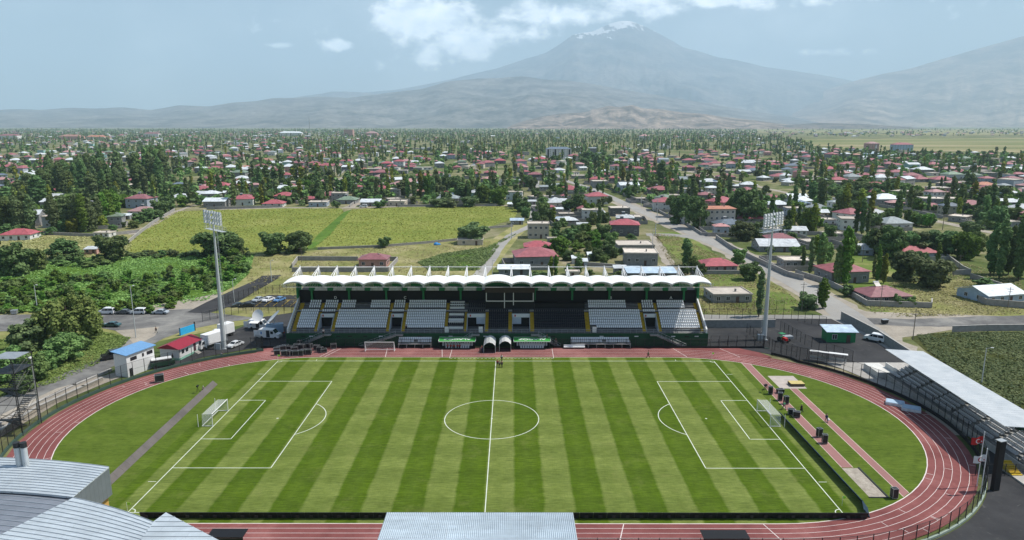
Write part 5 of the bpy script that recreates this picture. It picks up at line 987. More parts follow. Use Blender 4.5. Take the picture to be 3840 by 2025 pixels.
HL = '''1353.7 600 57 36 flat cream|1350 672 112 26 red grey|1353 634 72 9 red grey|1612 668 88 30 flat grey|1600 640 98 22 flat grey|1571 594 76 28 red dark|1582 560 66 13 flat grey|1560 544 52 20 flat dark|1430 565 50 10 white dark|1504 514 57 20 red white|1583.6 486 52 20 white bluegrey|1662 489 56 11 red dark|1500 463 38 12 red pink|1546 460 26 12 red dark|1601 464 38 11 red white|1346 449 36 10 red dark|1385 453 24 13 flat white|1815 590 37 20 pink bluegrey|1812 684 90 14 red grey|1842 762 105 20 flat grey|1960 634 104 14 white grey|1966 614 72 6 red grey|2008 674 76 17 flat grey|2137 712 108 28 red grey|2240 764 116 16 red grey|2530 762 124 20 white blue|2316 650 108 11 red bluegrey|2190 642 84 11 white bluegrey
38 605 76 14 red white|255 598 42 11 flat white|228 640 32 7 white pink|344 524 62 24 red bluegrey|350 541 64 8 pink white|312 552 30 8 white grey|539 522 58 15 white grey|610 517 54 16 red white|502 486 52 9 red cream|551 485 48 18 red white|448 486 44 7 red cream|513 468 40 8 red cream|448 506 54 9 white pink
715 508 52 15 red grey|685 521 54 7 red white|776 510 38 9 red grey|822 502 50 10 red grey|799 520 48 11 flat bluegrey|870 513 50 10 green grey|931 519 52 10 white grey|997 519 45 12 flat cream|1128 495 50 7 red pink|958 449 42 15 red dark|905 464 28 9 red grey|895 486 26 16 red grey|955 482 48 5 red grey|818 441 40 24 red beige|1015 481 30 12 red white|715 456 36 16 red white|778 453 25 9 white white|873 430 30 10 white dark|1193 449 28 12 red grey|1233 442 34 8 red dark|973 424 30 13 red grey|1002 421 28 15 red white|985 428 26 10 red grey|1031 429 30 9 red dark|747 424 32 14 red dark|868 414 30 9 red white|914 398 28 10 red white|775 406 21 13 red beige|727 407 21 10 red grey|842 396 24 10 red white|1004 393 22 10 red white|648 410 24 10 red dark|655 425 30 8 red cream|680 430 24 8 pink grey|790 425 30 10 red grey|930 418 32 10 flat grey|900 412 26 8 white grey|1010 437 30 8 flat grey|1052 432 22 10 green white|1045 415 22 8 white white|1115 400 20 8 white grey|1134 400 22 10 red bluegrey|1160 400 24 10 red grey|1222 398 28 12 red grey|1258 412 30 8 red dark|1165 420 26 8 flat grey
2113 463 44 10 red white|2167 470 48 10 red white|2170 458 46 9 red blue|2240 514 74 13 white grey|2353 531 58 9 red cyan|2455 525 66 9 red grey|2490 508 44 8 lime grey|2450 508 46 8 pink grey|2546 523 58 14 white grey|2386 499 48 9 red grey|2300 451 44 9 red grey|2328 439 44 12 white grey|2393 439 40 14 pink grey|2403 453 44 14 green white|2375 461 50 9 red grey|1960 527 58 12 white grey|2008 506 50 11 white grey|1965 452 46 8 red white|2205 434 40 13 red grey|2134 424 36 11 red cream|2240 424 32 12 red grey|2195 412 36 8 red dark|2488 461 32 12 red bluegrey|2553 458 40 8 red grey|2556 434 42 8 white grey|1940 420 34 6 red cream|1975 422 34 7 red grey|2012 424 30 8 red white|2215 452 40 7 flat bluegrey|2090 433 38 8 red white|2300 490 40 7 white grey|2330 508 34 6 white grey|2500 470 30 6 flat grey|2470 490 40 8 flat grey|2410 486 40 7 white grey|2290 475 34 6 flat pink|2120 520 30 7 flat grey|2060 545 50 10 white cream|2100 600 50 9 flat grey|2210 548 60 9 white grey|2055 622 60 13 flat grey|1945 590 50 13 flat bluegrey|2000 592 60 12 white white
1315 470 20 8 red grey|1400 472 26 6 grey dark|1440 478 30 8 flat grey|1320 440 24 8 red grey|1360 408 36 8 red white|1306 400 26 8 red white|1420 412 26 7 green grey|1445 405 30 13 red cream|1475 396 28 10 red grey|1490 385 20 12 grey dark|1395 415 30 7 red grey|1550 415 38 8 white dark|1552 428 30 10 red white|1590 430 30 8 red grey|1607 433 30 9 red grey|1640 430 32 8 red grey|1625 448 34 8 green grey|1670 410 26 9 grey bluegrey|1690 420 30 8 red cream|1735 430 30 9 red dark|1735 410 30 7 red grey|1760 435 22 8 red cream|1790 412 30 8 red white|1800 418 30 7 red grey|1835 435 40 6 flat grey|1860 410 28 10 red dark|1900 432 40 7 red white|1880 420 36 10 white grey|1745 450 40 8 flat grey|1830 452 44 7 red dark|1760 455 44 8 red grey|1815 465 26 12 red dark|1795 480 30 7 flat grey|1800 505 40 8 flat grey|1520 440 26 9 white grey|1640 480 30 6 white grey|1620 508 40 8 flat grey|1700 500 44 8 flat pink|1785 520 40 7 white grey|1410 512 30 6 white white|1405 535 24 6 white grey|1425 548 40 6 flat grey|1338 515 22 6 white grey|1440 480 26 7 flat pink|1370 480 26 10 grey grey|1300 565 34 10 lightblue grey|1290 522 30 6 white grey|1420 500 20 6 red white|1380 530 34 8 red pink|1465 672 26 10 white bluegrey|1490 655 26 8 white white'''
ROT = {2137: .12, 2240: .10, 2530: .25, 2316: .08, 344: -.1, 38: .15, 1504: .12, 1662: .05, 1583.6: .1, 610: .2, 715: .15, 1812: .06}
for rec in HL.replace('\n', '|').split('|'):
    q = rec.split(); ox, oy, wp, hp = map(float, q[:4]); st_ = None
    if q[4] == 'white' and wp < 45 and oy > 480: st_ = 'shed'
    if q[4] in ('lightblue', 'grey') or (q[4] == 'white' and HR.random() < .4): st_ = st_ or 'gable'
    px_house(ox, oy, wp, hp, q[4], q[5], ROT.get(ox, HR.uniform(-.12, .12)), st_, 4 if oy > 560 else 3)
px_house(1808, 572, 88, 46, 'orange', 'cream', .10, label='three storey school with orange hipped roof beyond the junction', name='school_building', cat='school', wins=7, floors=3, dk=.35)
px_house(1405, 399, 68, 24, 'slate', 'white', 0, label='five storey white block with dark stripes under a slate roof', name='apartment_block', cat='apartment block', wins=9, floors=5, dk=.4)
for (ox, oy, wp, hp_, rf, wl, lb) in ((1182, 617, 68, 10, 'flat', 'cream', 'low beige barn with flat brown roof beside the gravel lane'), (1292, 692, 82, 8, 'white', 'grey', 'long white roofed shed behind the centre of the canopy'), (1640, 702, 130, 8, 'lightblue', 'dark', 'long pale roofed shed behind the right half of the canopy'), (1560, 690, 34, 7, 'white', 'grey', 'small pale lean-to left of the long pale shed'), (1594, 693, 34, 7, 'lightblue', 'grey', 'second small lean-to beside the grey flat house'), (1448, 664, 20, 10, 'white', 'white', 'narrow white shed right of the bright round tree'), (1388, 612, 24, 7, 'flat', 'grey', 'tiny flat roofed hut below the cream house'), (1500, 545, 44, 6, 'white', 'cream', 'low white roofed annex behind the gable roofed house'), (1465, 575, 30, 6, 'white', 'grey', 'low white shed in front of the gable roofed house'), (1400, 560, 34, 7, 'lightblue', 'white', 'light blue roofed shed left of the gable roofed house'), (1440, 700, 36, 6, 'flat', 'cream', 'mud brick hut behind the canopy')):
    px_house(ox, oy, wp, hp_, rf, wl, 0, 'flat' if rf == 'flat' else 'shed', 2, dk=.45, label=lb, name='shed', cat='shed', chim=False)
x, y = at(1097, 616); t = thing('tarpaulin_heap', 'small bright blue tarpaulin heap in the dry grass', 'tarpaulin', (x, y, 0)); b = MB(); b.ball((0, 0, .3), 1.3, 9, 5, .8); b.ball((1.2, .4, .2), .9, 8, 4, .8); b.build('tarpaulin_cover', M['blue'], t)
ab = [o for o in bpy.data.objects if o.name == 'apartment_block'][0]
for k in (-3.6, -1.2, 1.2, 3.6):
    xx = k * 4.9; b = MB(); b.box(xx, -.14, .3, 2.6, .12, hgt(1405, 399, 375) - .6); b.build('dark_cladding', M['black'], ab)
px_house(2196, 380, 31, 19, 'pink', 'pink', .1, label='tall pink apartment block at the edge of the plain', name='apartment_block', cat='apartment block', wins=4, floors=6, dk=.7)
px_house(2271, 381, 50, 17, 'red', 'blue', -.1, label='wide pale blue apartment block at the edge of the plain', name='apartment_block', cat='apartment block', wins=7, floors=5, dk=.5)
px_house(2197, 396, 36, 9, 'lightblue', 'cyan', 0, label='turquoise hall below the pink apartment block', name='hall', cat='hall', wins=4)
px_house(2218, 401, 17, 8, 'lightblue', 'blue', 0, label='small bright blue house right of the turquoise hall')
px_house(876, 343, 24, 17, 'flat', 'pink', 0, label='pink high rise hotel on the skyline of the town', name='hotel', cat='hotel', wins=5, floors=8, dk=.8, chim=False)
px_house(933, 343, 32, 8, 'pink', 'pink', 0, label='long pink block right of the high rise hotel', name='apartment_block', cat='apartment block', wins=6, floors=3)
px_house(730, 342, 60, 8, 'white', 'white', 0, label='long white building left of the high rise hotel', name='long_building', cat='building', wins=7, floors=2, dk=.3)
px_house(380, 345, 40, 9, 'red', 'white', 0, label='long white building with red roof at the back of the town', name='long_building', cat='building', wins=6, floors=3, dk=.4)
px_house(175, 351, 58, 8, 'orange', 'pink', 0, label='long orange roofed building at the back left of the town, the left one', name='long_building', cat='building', wins=6, floors=3, dk=.4)
px_house(240, 352, 48, 8, 'orange', 'cream', 0, label='long orange roofed building at the back left of the town, the right one', name='long_building', cat='building', wins=6, floors=3, dk=.4)
px_house(20, 350, 50, 9, 'red', 'white', 0, label='white building with red roof at the back left edge', name='long_building', cat='building', wins=6, floors=3, dk=.4)
px_house(1455 / 1, 378, 22, 7, 'white', 'cream', 0, label='small cream hall behind the striped white block', name='hall', cat='hall')
px_house(1622, 352, 26, 10, 'pink', 'white', 0, label='white apartment block among the poplars below the brown hill', name='apartment_block', cat='apartment block', floors=4, wins=4)
# pink house with its walled yard behind the stand
px_house(937, 674, 74, 21, 'red', 'pink', .0, label='pink house with red roof in a walled yard behind the stand', wins=3, dk=.75)
# stadium yard buildings
x, y = at(2115, 862); house(x, y, 7.2, 4.0, 2.9, -.05, 'lightblue', 'green', 'shed', 2, label='green site cabin with light blue roof in the right yard', name='site_cabin', cat='cabin', chim=False)
t = thing('site_office', 'tall white office block with blue roof beside the left bend', 'office', (-83.1, 22.8, 0), 1.245); bb = MB(); bb.box(3.9, 1.85, 0, 7.8, 3.7, 5.2); bb.build('wall', M['white'], t)
bb = MB(); bb.hexa([(-.4, -.4, 5.2), (8.2, -.4, 5.2), (8.2, 4.1, 5.75), (-.4, 4.1, 5.75)], [(-.4, -.4, 5.33), (8.2, -.4, 5.33), (8.2, 4.1, 5.88), (-.4, 4.1, 5.88)]); bb.build('roof', mat('blue roof', (.14, .29, .50), .5), t)
for xx in (1.1, 2.0, 4.4, 6.1, 6.9):
    bb = MB(); bb.box(xx + .2, -.03, 3.6, .5 if xx in (1.1, 4.4, 6.9) else 1.2, .06, .8); bb.build('window', M['glass'], t)
bb = MB(); bb.box(.9, -.03, .05, .8, .06, 1.9); bb.build('door', M['glass'], t)
t = thing('clubhouse', 'low white clubhouse with dark red roof beside the left bend', 'clubhouse', (-76.8, 34.3, 0), 1.376); bb = MB(); bb.box(4.1, 2.6, .6, 8.2, 5.2, 2.4); bb.build('wall', M['white'], t); bb = MB(); bb.box(4.1, 2.6, 0, 8.3, 5.3, .62); bb.build('plinth', mat('mint plinth', (.25, .50, .38), .8), t)
bb = MB(); bb.raw([(-.5, -.6, 2.95), (8.7, -.6, 2.95), (8.7, 5.8, 2.95), (-.5, 5.8, 2.95), (-.5, 2.6, 4.1), (8.7, 2.6, 4.1)], [(3, 2, 1, 0), (0, 1, 5, 4), (2, 3, 4, 5), (1, 2, 5), (3, 0, 4)]); bb.build('roof', mat('dark red roof', (.26, .018, .035), .45), t)
for xx in (1.5, 3.0): bb = MB(); bb.box(xx, -.03, 1.5, .9, .06, .9); bb.build('window', M['glass'], t)
bb = MB(); bb.box(6.0, -.03, .65, .9, .06, 2.0); bb.build('door', mat('dark door', (.07, .03, .04), .5), t); bb = MB(); [bb.box(6.0, -.35 - .3 * k, 0, 1.3, .3, .6 - .15 * k) for k in range(4)]; bb.build('steps', M['lconc'], t)
px_house(2440 / 1, 740, 2, 2, 'white', 'white', 0, label='x') if False else None
# ---- compound walls
WALLS = []
def wallrun(pts, h=1.9, th=.25, m='conc', label='', px=True, name='compound_wall'):
    P = [at(*p) for p in pts] if px else pts; o = thing(name, label, 'wall', (P[0][0], P[0][1], 0)); b = MB(); ox, oy = P[0]
    for a, c in zip(P, P[1:]):
        L_ = math.dist(a, c); rz = math.atan2(c[1] - a[1], c[0] - a[0]); b.box((a[0] + c[0]) / 2 - ox, (a[1] + c[1]) / 2 - oy, 0, L_ + th * .98, th, h - .1, rz=rz)
    b.build('wall_panel', M[m], o); cp_ = MB()
    for a, c in zip(P, P[1:]):
        L_ = math.dist(a, c); rz = math.atan2(c[1] - a[1], c[0] - a[0]); cp_.box((a[0] + c[0]) / 2 - ox, (a[1] + c[1]) / 2 - oy, h - .1, L_ + th * 1.2, th * 1.35, .1, rz=rz)
    cp_.build('coping', M['lconc'], o); return o
M['wallgrey'] = mat('block wall', (.30, .285, .27), .95, .2, .8)
for pts, lab, h in (([(750, 655), (900, 656)], 'grey yard wall behind the pink house, left part', 1.9), ([(735, 674), (748, 656)], 'short grey yard wall at the left of the pink house', 1.9), ([(735, 684), (975, 684)], 'long grey yard wall in front of the pink house', 1.9), ([(977, 683), (1000, 657), (975, 656)], 'pale yard wall at the right of the pink house', 1.9),
    ([(1700, 548), (1765, 592), (1850, 598)], 'low wall between the school trees and the junction', 1.6), ([(1640, 525), (1700, 556)], 'wall along the main road left of the school trees', 1.6),
    ([(1800, 600), (1840, 628), (1905, 660), (1980, 695), (2020, 705)], 'long grey wall along the main road opposite the lawn', 2.0), ([(2000, 690), (2080, 715), (2130, 740), (2180, 770), (2342, 775), (2342, 764)], 'dark wall round the two red roofed houses by the crossroads', 1.9),
    ([(2412, 738), (2480, 768), (2600, 778)], 'grey wall in front of the pale blue house', 2.2), ([(2440, 700), (2560, 740)], 'grey wall behind the pale blue house', 2.0), ([(2380, 650), (2420, 680), (2440, 690), (2395, 692)], 'grey wall right of the olive trees', 2.0),
    ([(1470, 668), (1560, 675)], 'low grey garden wall behind the canopy', 1.6), ([(1720, 660), (1745, 690), (1870, 690)], 'grey garden wall of the red roofed house right of the stand', 1.6), ([(800, 628), (960, 622), (1080, 612), (1160, 604), (1230, 575), (1290, 570)], 'low stone wall along the near edge of the maize field', 1.2),
    ([(320, 615), (350, 590), (385, 563), (440, 530)], 'pale wall along the left side of the maize field', 1.8), ([(110, 590), (250, 596), (350, 585)], 'black wall below the pale poplars', 1.6), ([(520, 527), (640, 524), (700, 522)], 'grey wall in front of the white roofed house', 1.8), ([(1000, 520), (1120, 519), (1250, 518)], 'grey wall along the far edge of the maize field', 1.6),
    ([(2395, 835), (2480, 832), (2700, 830)], 'long grey wall at the top of the vegetable field', 1.8), ([(1290, 448), (1400, 455)], 'far wall left of the main road', 1.8), ([(1520, 470), (1570, 492), (1640, 520)], 'wall along the right of the main road', 2.0), ([(2210, 520), (2300, 535), (2370, 550)], 'grey wall beside the dirt lane at right', 2.0), ([(2415, 560), (2480, 572)], 'short grey wall below the dirt lane at right', 2.2),
    ([(850, 445), (873, 425)], 'pale wall beside the short lane left of centre', 1.8), ([(880, 520), (905, 503)], 'white wall left of the lane to the maize field', 1.8)):
    wallrun(pts, h, m='wallgrey', label=lab)
# ---- random rest of the town
def inside(p, poly):
    x, y = p; c = False; n = len(poly)
    for i in range(n):
        x1, y1 = poly[i]; x2, y2 = poly[(i + 1) % n]
        if (y1 > y) != (y2 > y) and x < (x2 - x1) * (y - y1) / (y2 - y1) + x1: c = not c
    return c
FREE = [[(300, 525), (1340, 512), (1350, 680), (1240, 800), (-200, 800), (-200, 640), (310, 640)], [(1405, 440), (1450, 452), (1800, 590), (2130, 760), (2060, 780), (1600, 560), (1390, 452)], [(1325, 440), (1365, 440), (1360, 580), (1200, 720), (1180, 720), (1320, 560)], [(1640, 580), (1850, 620), (2000, 790), (1660, 790)], [(1960, 345), (2900, 340), (2900, 380), (2440, 392), (2080, 376)], [(1150, 395), (1325, 395), (1325, 425), (1150, 425)] if False else [(0, 0), (1, 0), (0, 1)],
        [(2400, 690), (2900, 720), (2900, 1200), (2250, 900)], [(-500, 590), (-500, 1300), (3000, 1300), (3000, 780), (400, 700)], [(1700, 415), (1960, 462), (2480, 570), (2470, 595), (1950, 490), (1700, 440)]]
def blocked(ox, oy): return any(inside((ox, oy), f) for f in FREE)
placed = [(t.location.x, t.location.y) for t, _ in HOUSES]
cell = {}
def near_house(x, y, r):
    for i in range(int((x - r) // 20), int((x + r) // 20) + 1):
        for j in range(int((y - r) // 20), int((y + r) // 20) + 1):
            for (a, b_) in cell.get((i, j), ()):
                if (a - x) ** 2 + (b_ - y) ** 2 < r * r: return True
    return False
def addc(x, y): cell.setdefault((int(x // 20), int(y // 20)), []).append((x, y))
for p in placed: addc(*p)
BH = random.Random(321); far = []
roofs = ['red'] * 8 + ['pink'] * 3 + ['white'] * 6 + ['flat'] * 8 + ['grey', 'slate'] + ['grey', 'green', 'orange']; walls = ['grey'] * 6 + ['white'] * 4 + ['cream', 'pink', 'dark', 'bluegrey', 'beige', 'cyan']
tries = 0; cand = []
while len(cand) < 1500 and tries < 60000:
    tries += 1; ox = BH.uniform(-60, 2640); oy = 332 + 250 * BH.random() ** 1.9
    if blocked(ox, oy): continue
    x, y = at(ox, oy)
    dens = .5 + .5 * math.sin(x * .006 + 2 * math.sin(y * .003)) * math.cos(y * .004 + 1)
    if oy < 375 and (1000 < ox < 1700) and BH.random() < .75: continue
    if 390 > oy > 350 and 1250 < ox < 2000 and BH.random() < .75: continue
    if ox < 500 and oy > 440 and BH.random() < .7: continue
    if BH.random() > dens * .8 + .25: continue
    if near_house(x, y, 17 if oy > 400 else 20): continue
    addc(x, y); cand.append((oy, ox, x, y))
cand.sort(reverse=True)
nind = max(0, 285 - len(HOUSES))
for i, (oy, ox, x, y) in enumerate(cand):
    w = BH.uniform(8, 17); d = w * BH.uniform(.65, 1.0); fl = BH.choice((1, 1, 1, 2, 2)); h = 2.9 * fl + .2; rf = BH.choice(roofs); wl = BH.choice(walls); rz = BH.uniform(-.25, .25) + BH.choice((0, 0, .5)); st_ = 'flat' if rf == 'flat' else BH.choice(('hip', 'hip', 'gable') if rf in ('white', 'grey') else ('hip',))
    if i < nind: house(x, y, w, d, h, rz, rf, wl, st_, 3 if oy > 430 else 2, chim=oy > 420, extra=False)
    else: far.append((x, y, w * (1.0 if oy > 350 else 1.5), d, h, rz, rf, wl, st_))
matl = list(RC.values()) + list(WC.values()); ri = {k: i for i, k in enumerate(RC)}; wi = {k: i + len(RC) for i, k in enumerate(WC)}
b = MB()
for (x, y, w, d, h, rz, rf, wl, st_) in far:
    wb_, rb = house_geo(w, d, h, rf, st_); c, s = math.cos(rz), math.sin(rz)
    for g, mi in ((wb_, wi[wl]), (rb, ri[rf])): b.raw([(x + a * c - q * s, y + a * s + q * c, z) for a, q, z in g.v], g.f, mi)
    b.box(x - w * .2 * c + .05 * s, y - w * .2 * s - .05 * c, 1.0, w * .18, .12, 1.3, rz, wi['dark']); b.box(x + w * .2 * c + .05 * s, y + w * .2 * s - .05 * c, 1.0, w * .18, .12, 1.3, rz, wi['dark'])
tag(b.build('distant_houses', matl), kind='stuff')
# ---- yard walls of the town
YW = random.Random(44); ym = [MB() for _ in range(4)]
for k, (w_, d_) in enumerate(((20, 16), (26, 14), (16, 22), (30, 18))): g = .22; ym[k].box(0, 0, 0, w_, g, 2.0); ym[k].box(0, d_, 0, w_, g, 2.0); ym[k].box(-w_ / 2, d_ / 2, 0, g, d_ - g, 2.0); ym[k].box(w_ / 2, d_ / 2 + 1.5, 0, g, d_ - 3 - g, 2.0)
ymesh = [q.mesh('wall_panel', M['wallgrey']) for q in ym]; YARDS = []
for t_, l_ in HOUSES:
    px_, py_ = pr((t_.location.x, t_.location.y, 0))
    if py_ < 395 or YW.random() < .42 or blocked(px_, py_ + 4): continue
    k = YW.randrange(4); a_ = t_.rotation_euler.z; o = thing('compound_wall', None, 'wall', (t_.location.x + YW.uniform(-4, 4), t_.location.y - YW.uniform(5, 8), 0), a_); link('wall_panel', ymesh[k], o); YARDS.append((o, 'grey yard wall'))
# ---- random trees
tcell = {}
NB, NP = 0, 0; tc_ = []; tries = 0
nb0 = sum(1 for t, l in TREES if 'bush' not in t.name and 'poplar' not in t.name); np0 = sum(1 for t, l in TREES if 'poplar' in t.name)
TG = random.Random(9)
while len(tc_) < 9500 and tries < 200000:
    tries += 1; u = TG.random(); oy = 326.5 + (250 * TG.random() ** 2.3 if u < .62 else 60 * TG.random() ** 1.4); ox = TG.uniform(-60, 2640)
    if blocked(ox, oy): continue
    if ox > 1900 and oy < 345 and TG.random() < .8: continue
    x, y = at(ox, oy); f = math.sin(x * .011 + 1.3 * math.sin(y * .006)) * math.cos(y * .009 + x * .004); 
    if TG.random() > .42 + .55 * f and oy > 360: continue
    hit = oy > 372 and near_house(x, y - 3, 9 if oy > 420 else 7)
    if hit: continue
    kind = 'p' if (TG.random() < (.42 if 345 < oy < 470 else .30) or (340 < oy < 400 and 1000 < ox < 2000 and TG.random() < .5)) else 'b'
    tc_.append((oy, ox, x, y, kind))
k0 = 0; tries = 0
while k0 < 900 and tries < 60000:
    tries += 1; oy = 372 + 150 * TG.random() ** 1.3; ox = TG.uniform(-60, 2640)
    if blocked(ox, oy): continue
    x, y = at(ox, oy)
    if near_house(x, y - 3, 9 if oy > 420 else 7): continue
    k0 += 1; tc_.append((oy, ox, x, y, 'p' if TG.random() < .3 else 'b'))
for _ in range(320):
    ox = TG.uniform(2090, 2640); oy = TG.uniform(392, 424) - (ox - 2090) * .012; x, y = at(ox, oy)
    if not near_house(x, y - 3, 8): tc_.append((oy, ox, x, y, 'b'))
tc_.sort(reverse=True); rest = []
for (oy, ox, x, y, k) in tc_:
    lf = TG.choice(['leafd', 'leafd', 'leaf', 'leafo', 'leaf', 'leafb'] if k == 'b' else ['leafd', 'leafd', 'leafo', 'leaf', 'leafy']); h = TG.uniform(5, 9.5) if k == 'b' else TG.uniform(11, 20)
    if oy < 345: h *= 1.1
    if k == 'b' and nb0 < 296: nb0 += 1; tree('lowbroad', lf, x, y, h, h * TG.uniform(.9, 1.3), LOOK[('broad', lf)], TG, 'broadleaf_tree', 'tree')
    elif k == 'p' and np0 < 296: np0 += 1; tree('lowpoplar', lf, x, y, h, h * TG.uniform(.2, .28), LOOK[('poplar', lf)], TG, 'poplar_tree', 'tree')
    else: rest.append((x, y, h, k, lf, oy))
rs = np.random.RandomState(5)
lowB = [leaves(np.random.RandomState(s), *[(lambda q: (q[1], [(.2, .2, .17)] * len(q[1])))(crown_broad(s, 10, .1, 8, .0))][0], 60, .16) for s in range(3)]
lowP = [leaves(np.random.RandomState(s + 9), [(0, 0, z) for z in (.15, .3, .45, .6, .75, .88)], [(.09, .09, .09)] * 6, 46, .075) for s in range(3)]
for lf in ('leafd', 'leaf', 'leafo', 'leafb', 'leafy'):
    VV = []
    for (x, y, h, k, l, oy) in rest:
        if l != lf: continue
        src = (lowB if k == 'b' else lowP)[rs.randint(3)]; a = rs.uniform(0, 6.28); c, s = math.cos(a), math.sin(a); wd = h * (1.15 if k == 'b' else 1.0) * (1.0 if oy > 340 else 1.6)
        V = src.copy(); X = (V[:, 0] * c - V[:, 1] * s) * wd + x; Y = (V[:, 0] * s + V[:, 1] * c) * wd + y; VV.append(np.stack([X, Y, V[:, 2] * h], 1))
    if VV: tag(link('distant_trees', leaf_mesh('distant_trees', np.concatenate(VV), M[lf])), kind='stuff')
# ================================================================ low plant cover nobody could count
def cover(name, poly, n, size, hmin, hmax, leafm, seed, px=True, rows=None):
    P = np.array([at(*p) for p in poly] if px else poly); rs = np.random.RandomState(seed); lo, hi = P.min(0), P.max(0); pts = []
    while sum(len(q) for q in pts) < n:
        q = rs.uniform(lo, hi, (n * 2, 2)); c = np.zeros(len(q), bool)
        for i in range(len(P)):
            x1, y1 = P[i]; x2, y2 = P[(i + 1) % len(P)]
            if y1 == y2: continue
            hit = ((y1 > q[:, 1]) != (y2 > q[:, 1])) & (q[:, 0] < (x2 - x1) * (q[:, 1] - y1) / (y2 - y1) + x1); c ^= hit
        q = q[c]; f = np.sin(q[:, 0] * .21 + 2 * np.sin(q[:, 1] * .13)) * np.cos(q[:, 1] * .17 + q[:, 0] * .05) + rs.uniform(-.9, .9, len(q)); q = q[f > (-.2 if rows is None else -2)]
        if rows: q[:, 1] = np.round(q[:, 1] / rows) * rows + rs.normal(0, rows * .12, len(q))
        pts.append(q)
    q = np.concatenate(pts)[:n]; z = rs.uniform(hmin, hmax, n); C3 = np.stack([q[:, 0], q[:, 1], z], 1)
    nr = rs.normal(size=(n, 3)) * .35 + [0, 0, .9]; nr /= np.linalg.norm(nr, axis=1)[:, None]; a = np.cross(nr, rs.normal(size=(n, 3))); a /= np.linalg.norm(a, axis=1)[:, None]; b_ = np.cross(nr, a); s = size * rs.uniform(.5, 1.4, n)[:, None]
    V = np.stack([C3 - a * s - b_ * s * .6, C3 + a * s * .9 - b_ * s * .7, C3 + a * s + b_ * s * .6, C3 - a * s * .8 + b_ * s * .75], 1).reshape(-1, 3); V[:, 2] = np.maximum(V[:, 2], .07)
    return tag(link(name, leaf_mesh(name, V, M[leafm])), kind='stuff')
M['leafm'] = leaf_mat('maize leaf', (.27, .34, .06), (.42, .47, .12), sc=.08); M['leafc'] = leaf_mat('crop leaf', (.075, .110, .035), (.20, .23, .08), sc=.2); M['leafk'] = leaf_mat('field weed leaf', (.065, .085, .030), (.15, .16, .065), sc=.12); M['leafg'] = leaf_mat('dry grass blade', (.20, .20, .07), (.42, .38, .19), sc=.1)
cover('maize_plants', [(440, 533), (560, 527), (858, 524), (865, 533), (800, 590), (768, 628), (560, 640), (430, 645), (318, 643), (322, 610), (350, 590), (390, 560)], 16000, .32, .08, .26, 'leafm', 1, rows=1.5)
cover('maize_plants', [(885, 527), (1000, 521), (1295, 519), (1303, 530), (1292, 552), (1230, 570), (1190, 596), (1100, 608), (960, 618), (812, 624), (790, 622), (830, 590), (872, 540)], 16000, .32, .08, .26, 'leafm', 2, rows=1.5)
cover('crop_plants', [(2305, 842), (2400, 838), (2700, 834), (2900, 1140), (2575, 1040), (2480, 980), (2390, 925), (2330, 880)], 26000, .22, .08, .4, 'leafk', 3)
cover('meadow_weeds', [(-200, 690), (0, 675), (60, 655), (250, 648), (430, 645), (640, 640), (625, 690), (590, 720), (520, 755), (400, 775), (250, 783), (0, 785), (-250, 790)], 26000, .30, .05, .5, 'leafw', 4)
cover('meadow_weeds', [(1110, 640), (1225, 622), (1270, 600), (1300, 588), (1262, 610), (1240, 640), (1205, 680), (1080, 682), (1050, 660)], 9000, .3, .1, .5, 'leafc', 5)
cover('grass_tufts', [(640, 645), (900, 625), (1240, 605), (1200, 720), (1190, 780), (760, 780), (640, 740), (620, 700)], 12000, .22, .05, .3, 'leafg', 6)
cover('grass_tufts', [(120, 850), (240, 830), (330, 850), (300, 880), (240, 920), (150, 960), (60, 985), (-80, 1010), (-100, 860)], 14000, .2, .05, .3, 'leafw', 7)
cover('grass_tufts', [(1640, 588), (1700, 592), (1800, 640), (1960, 720), (2010, 760), (1990, 790), (1760, 790), (1700, 690)], 14000, .2, .05, .3, 'leafg', 8)
cover('grass_tufts', [(2130, 745), (2420, 660), (2560, 700), (2620, 790), (2250, 798), (2200, 790)], 12000, .22, .05, .3, 'leafg', 9)
cover('grass_tufts', [(-100, 595), (330, 595), (330, 645), (60, 650), (-100, 660)], 6000, .35, .05, .4, 'leafg', 10)
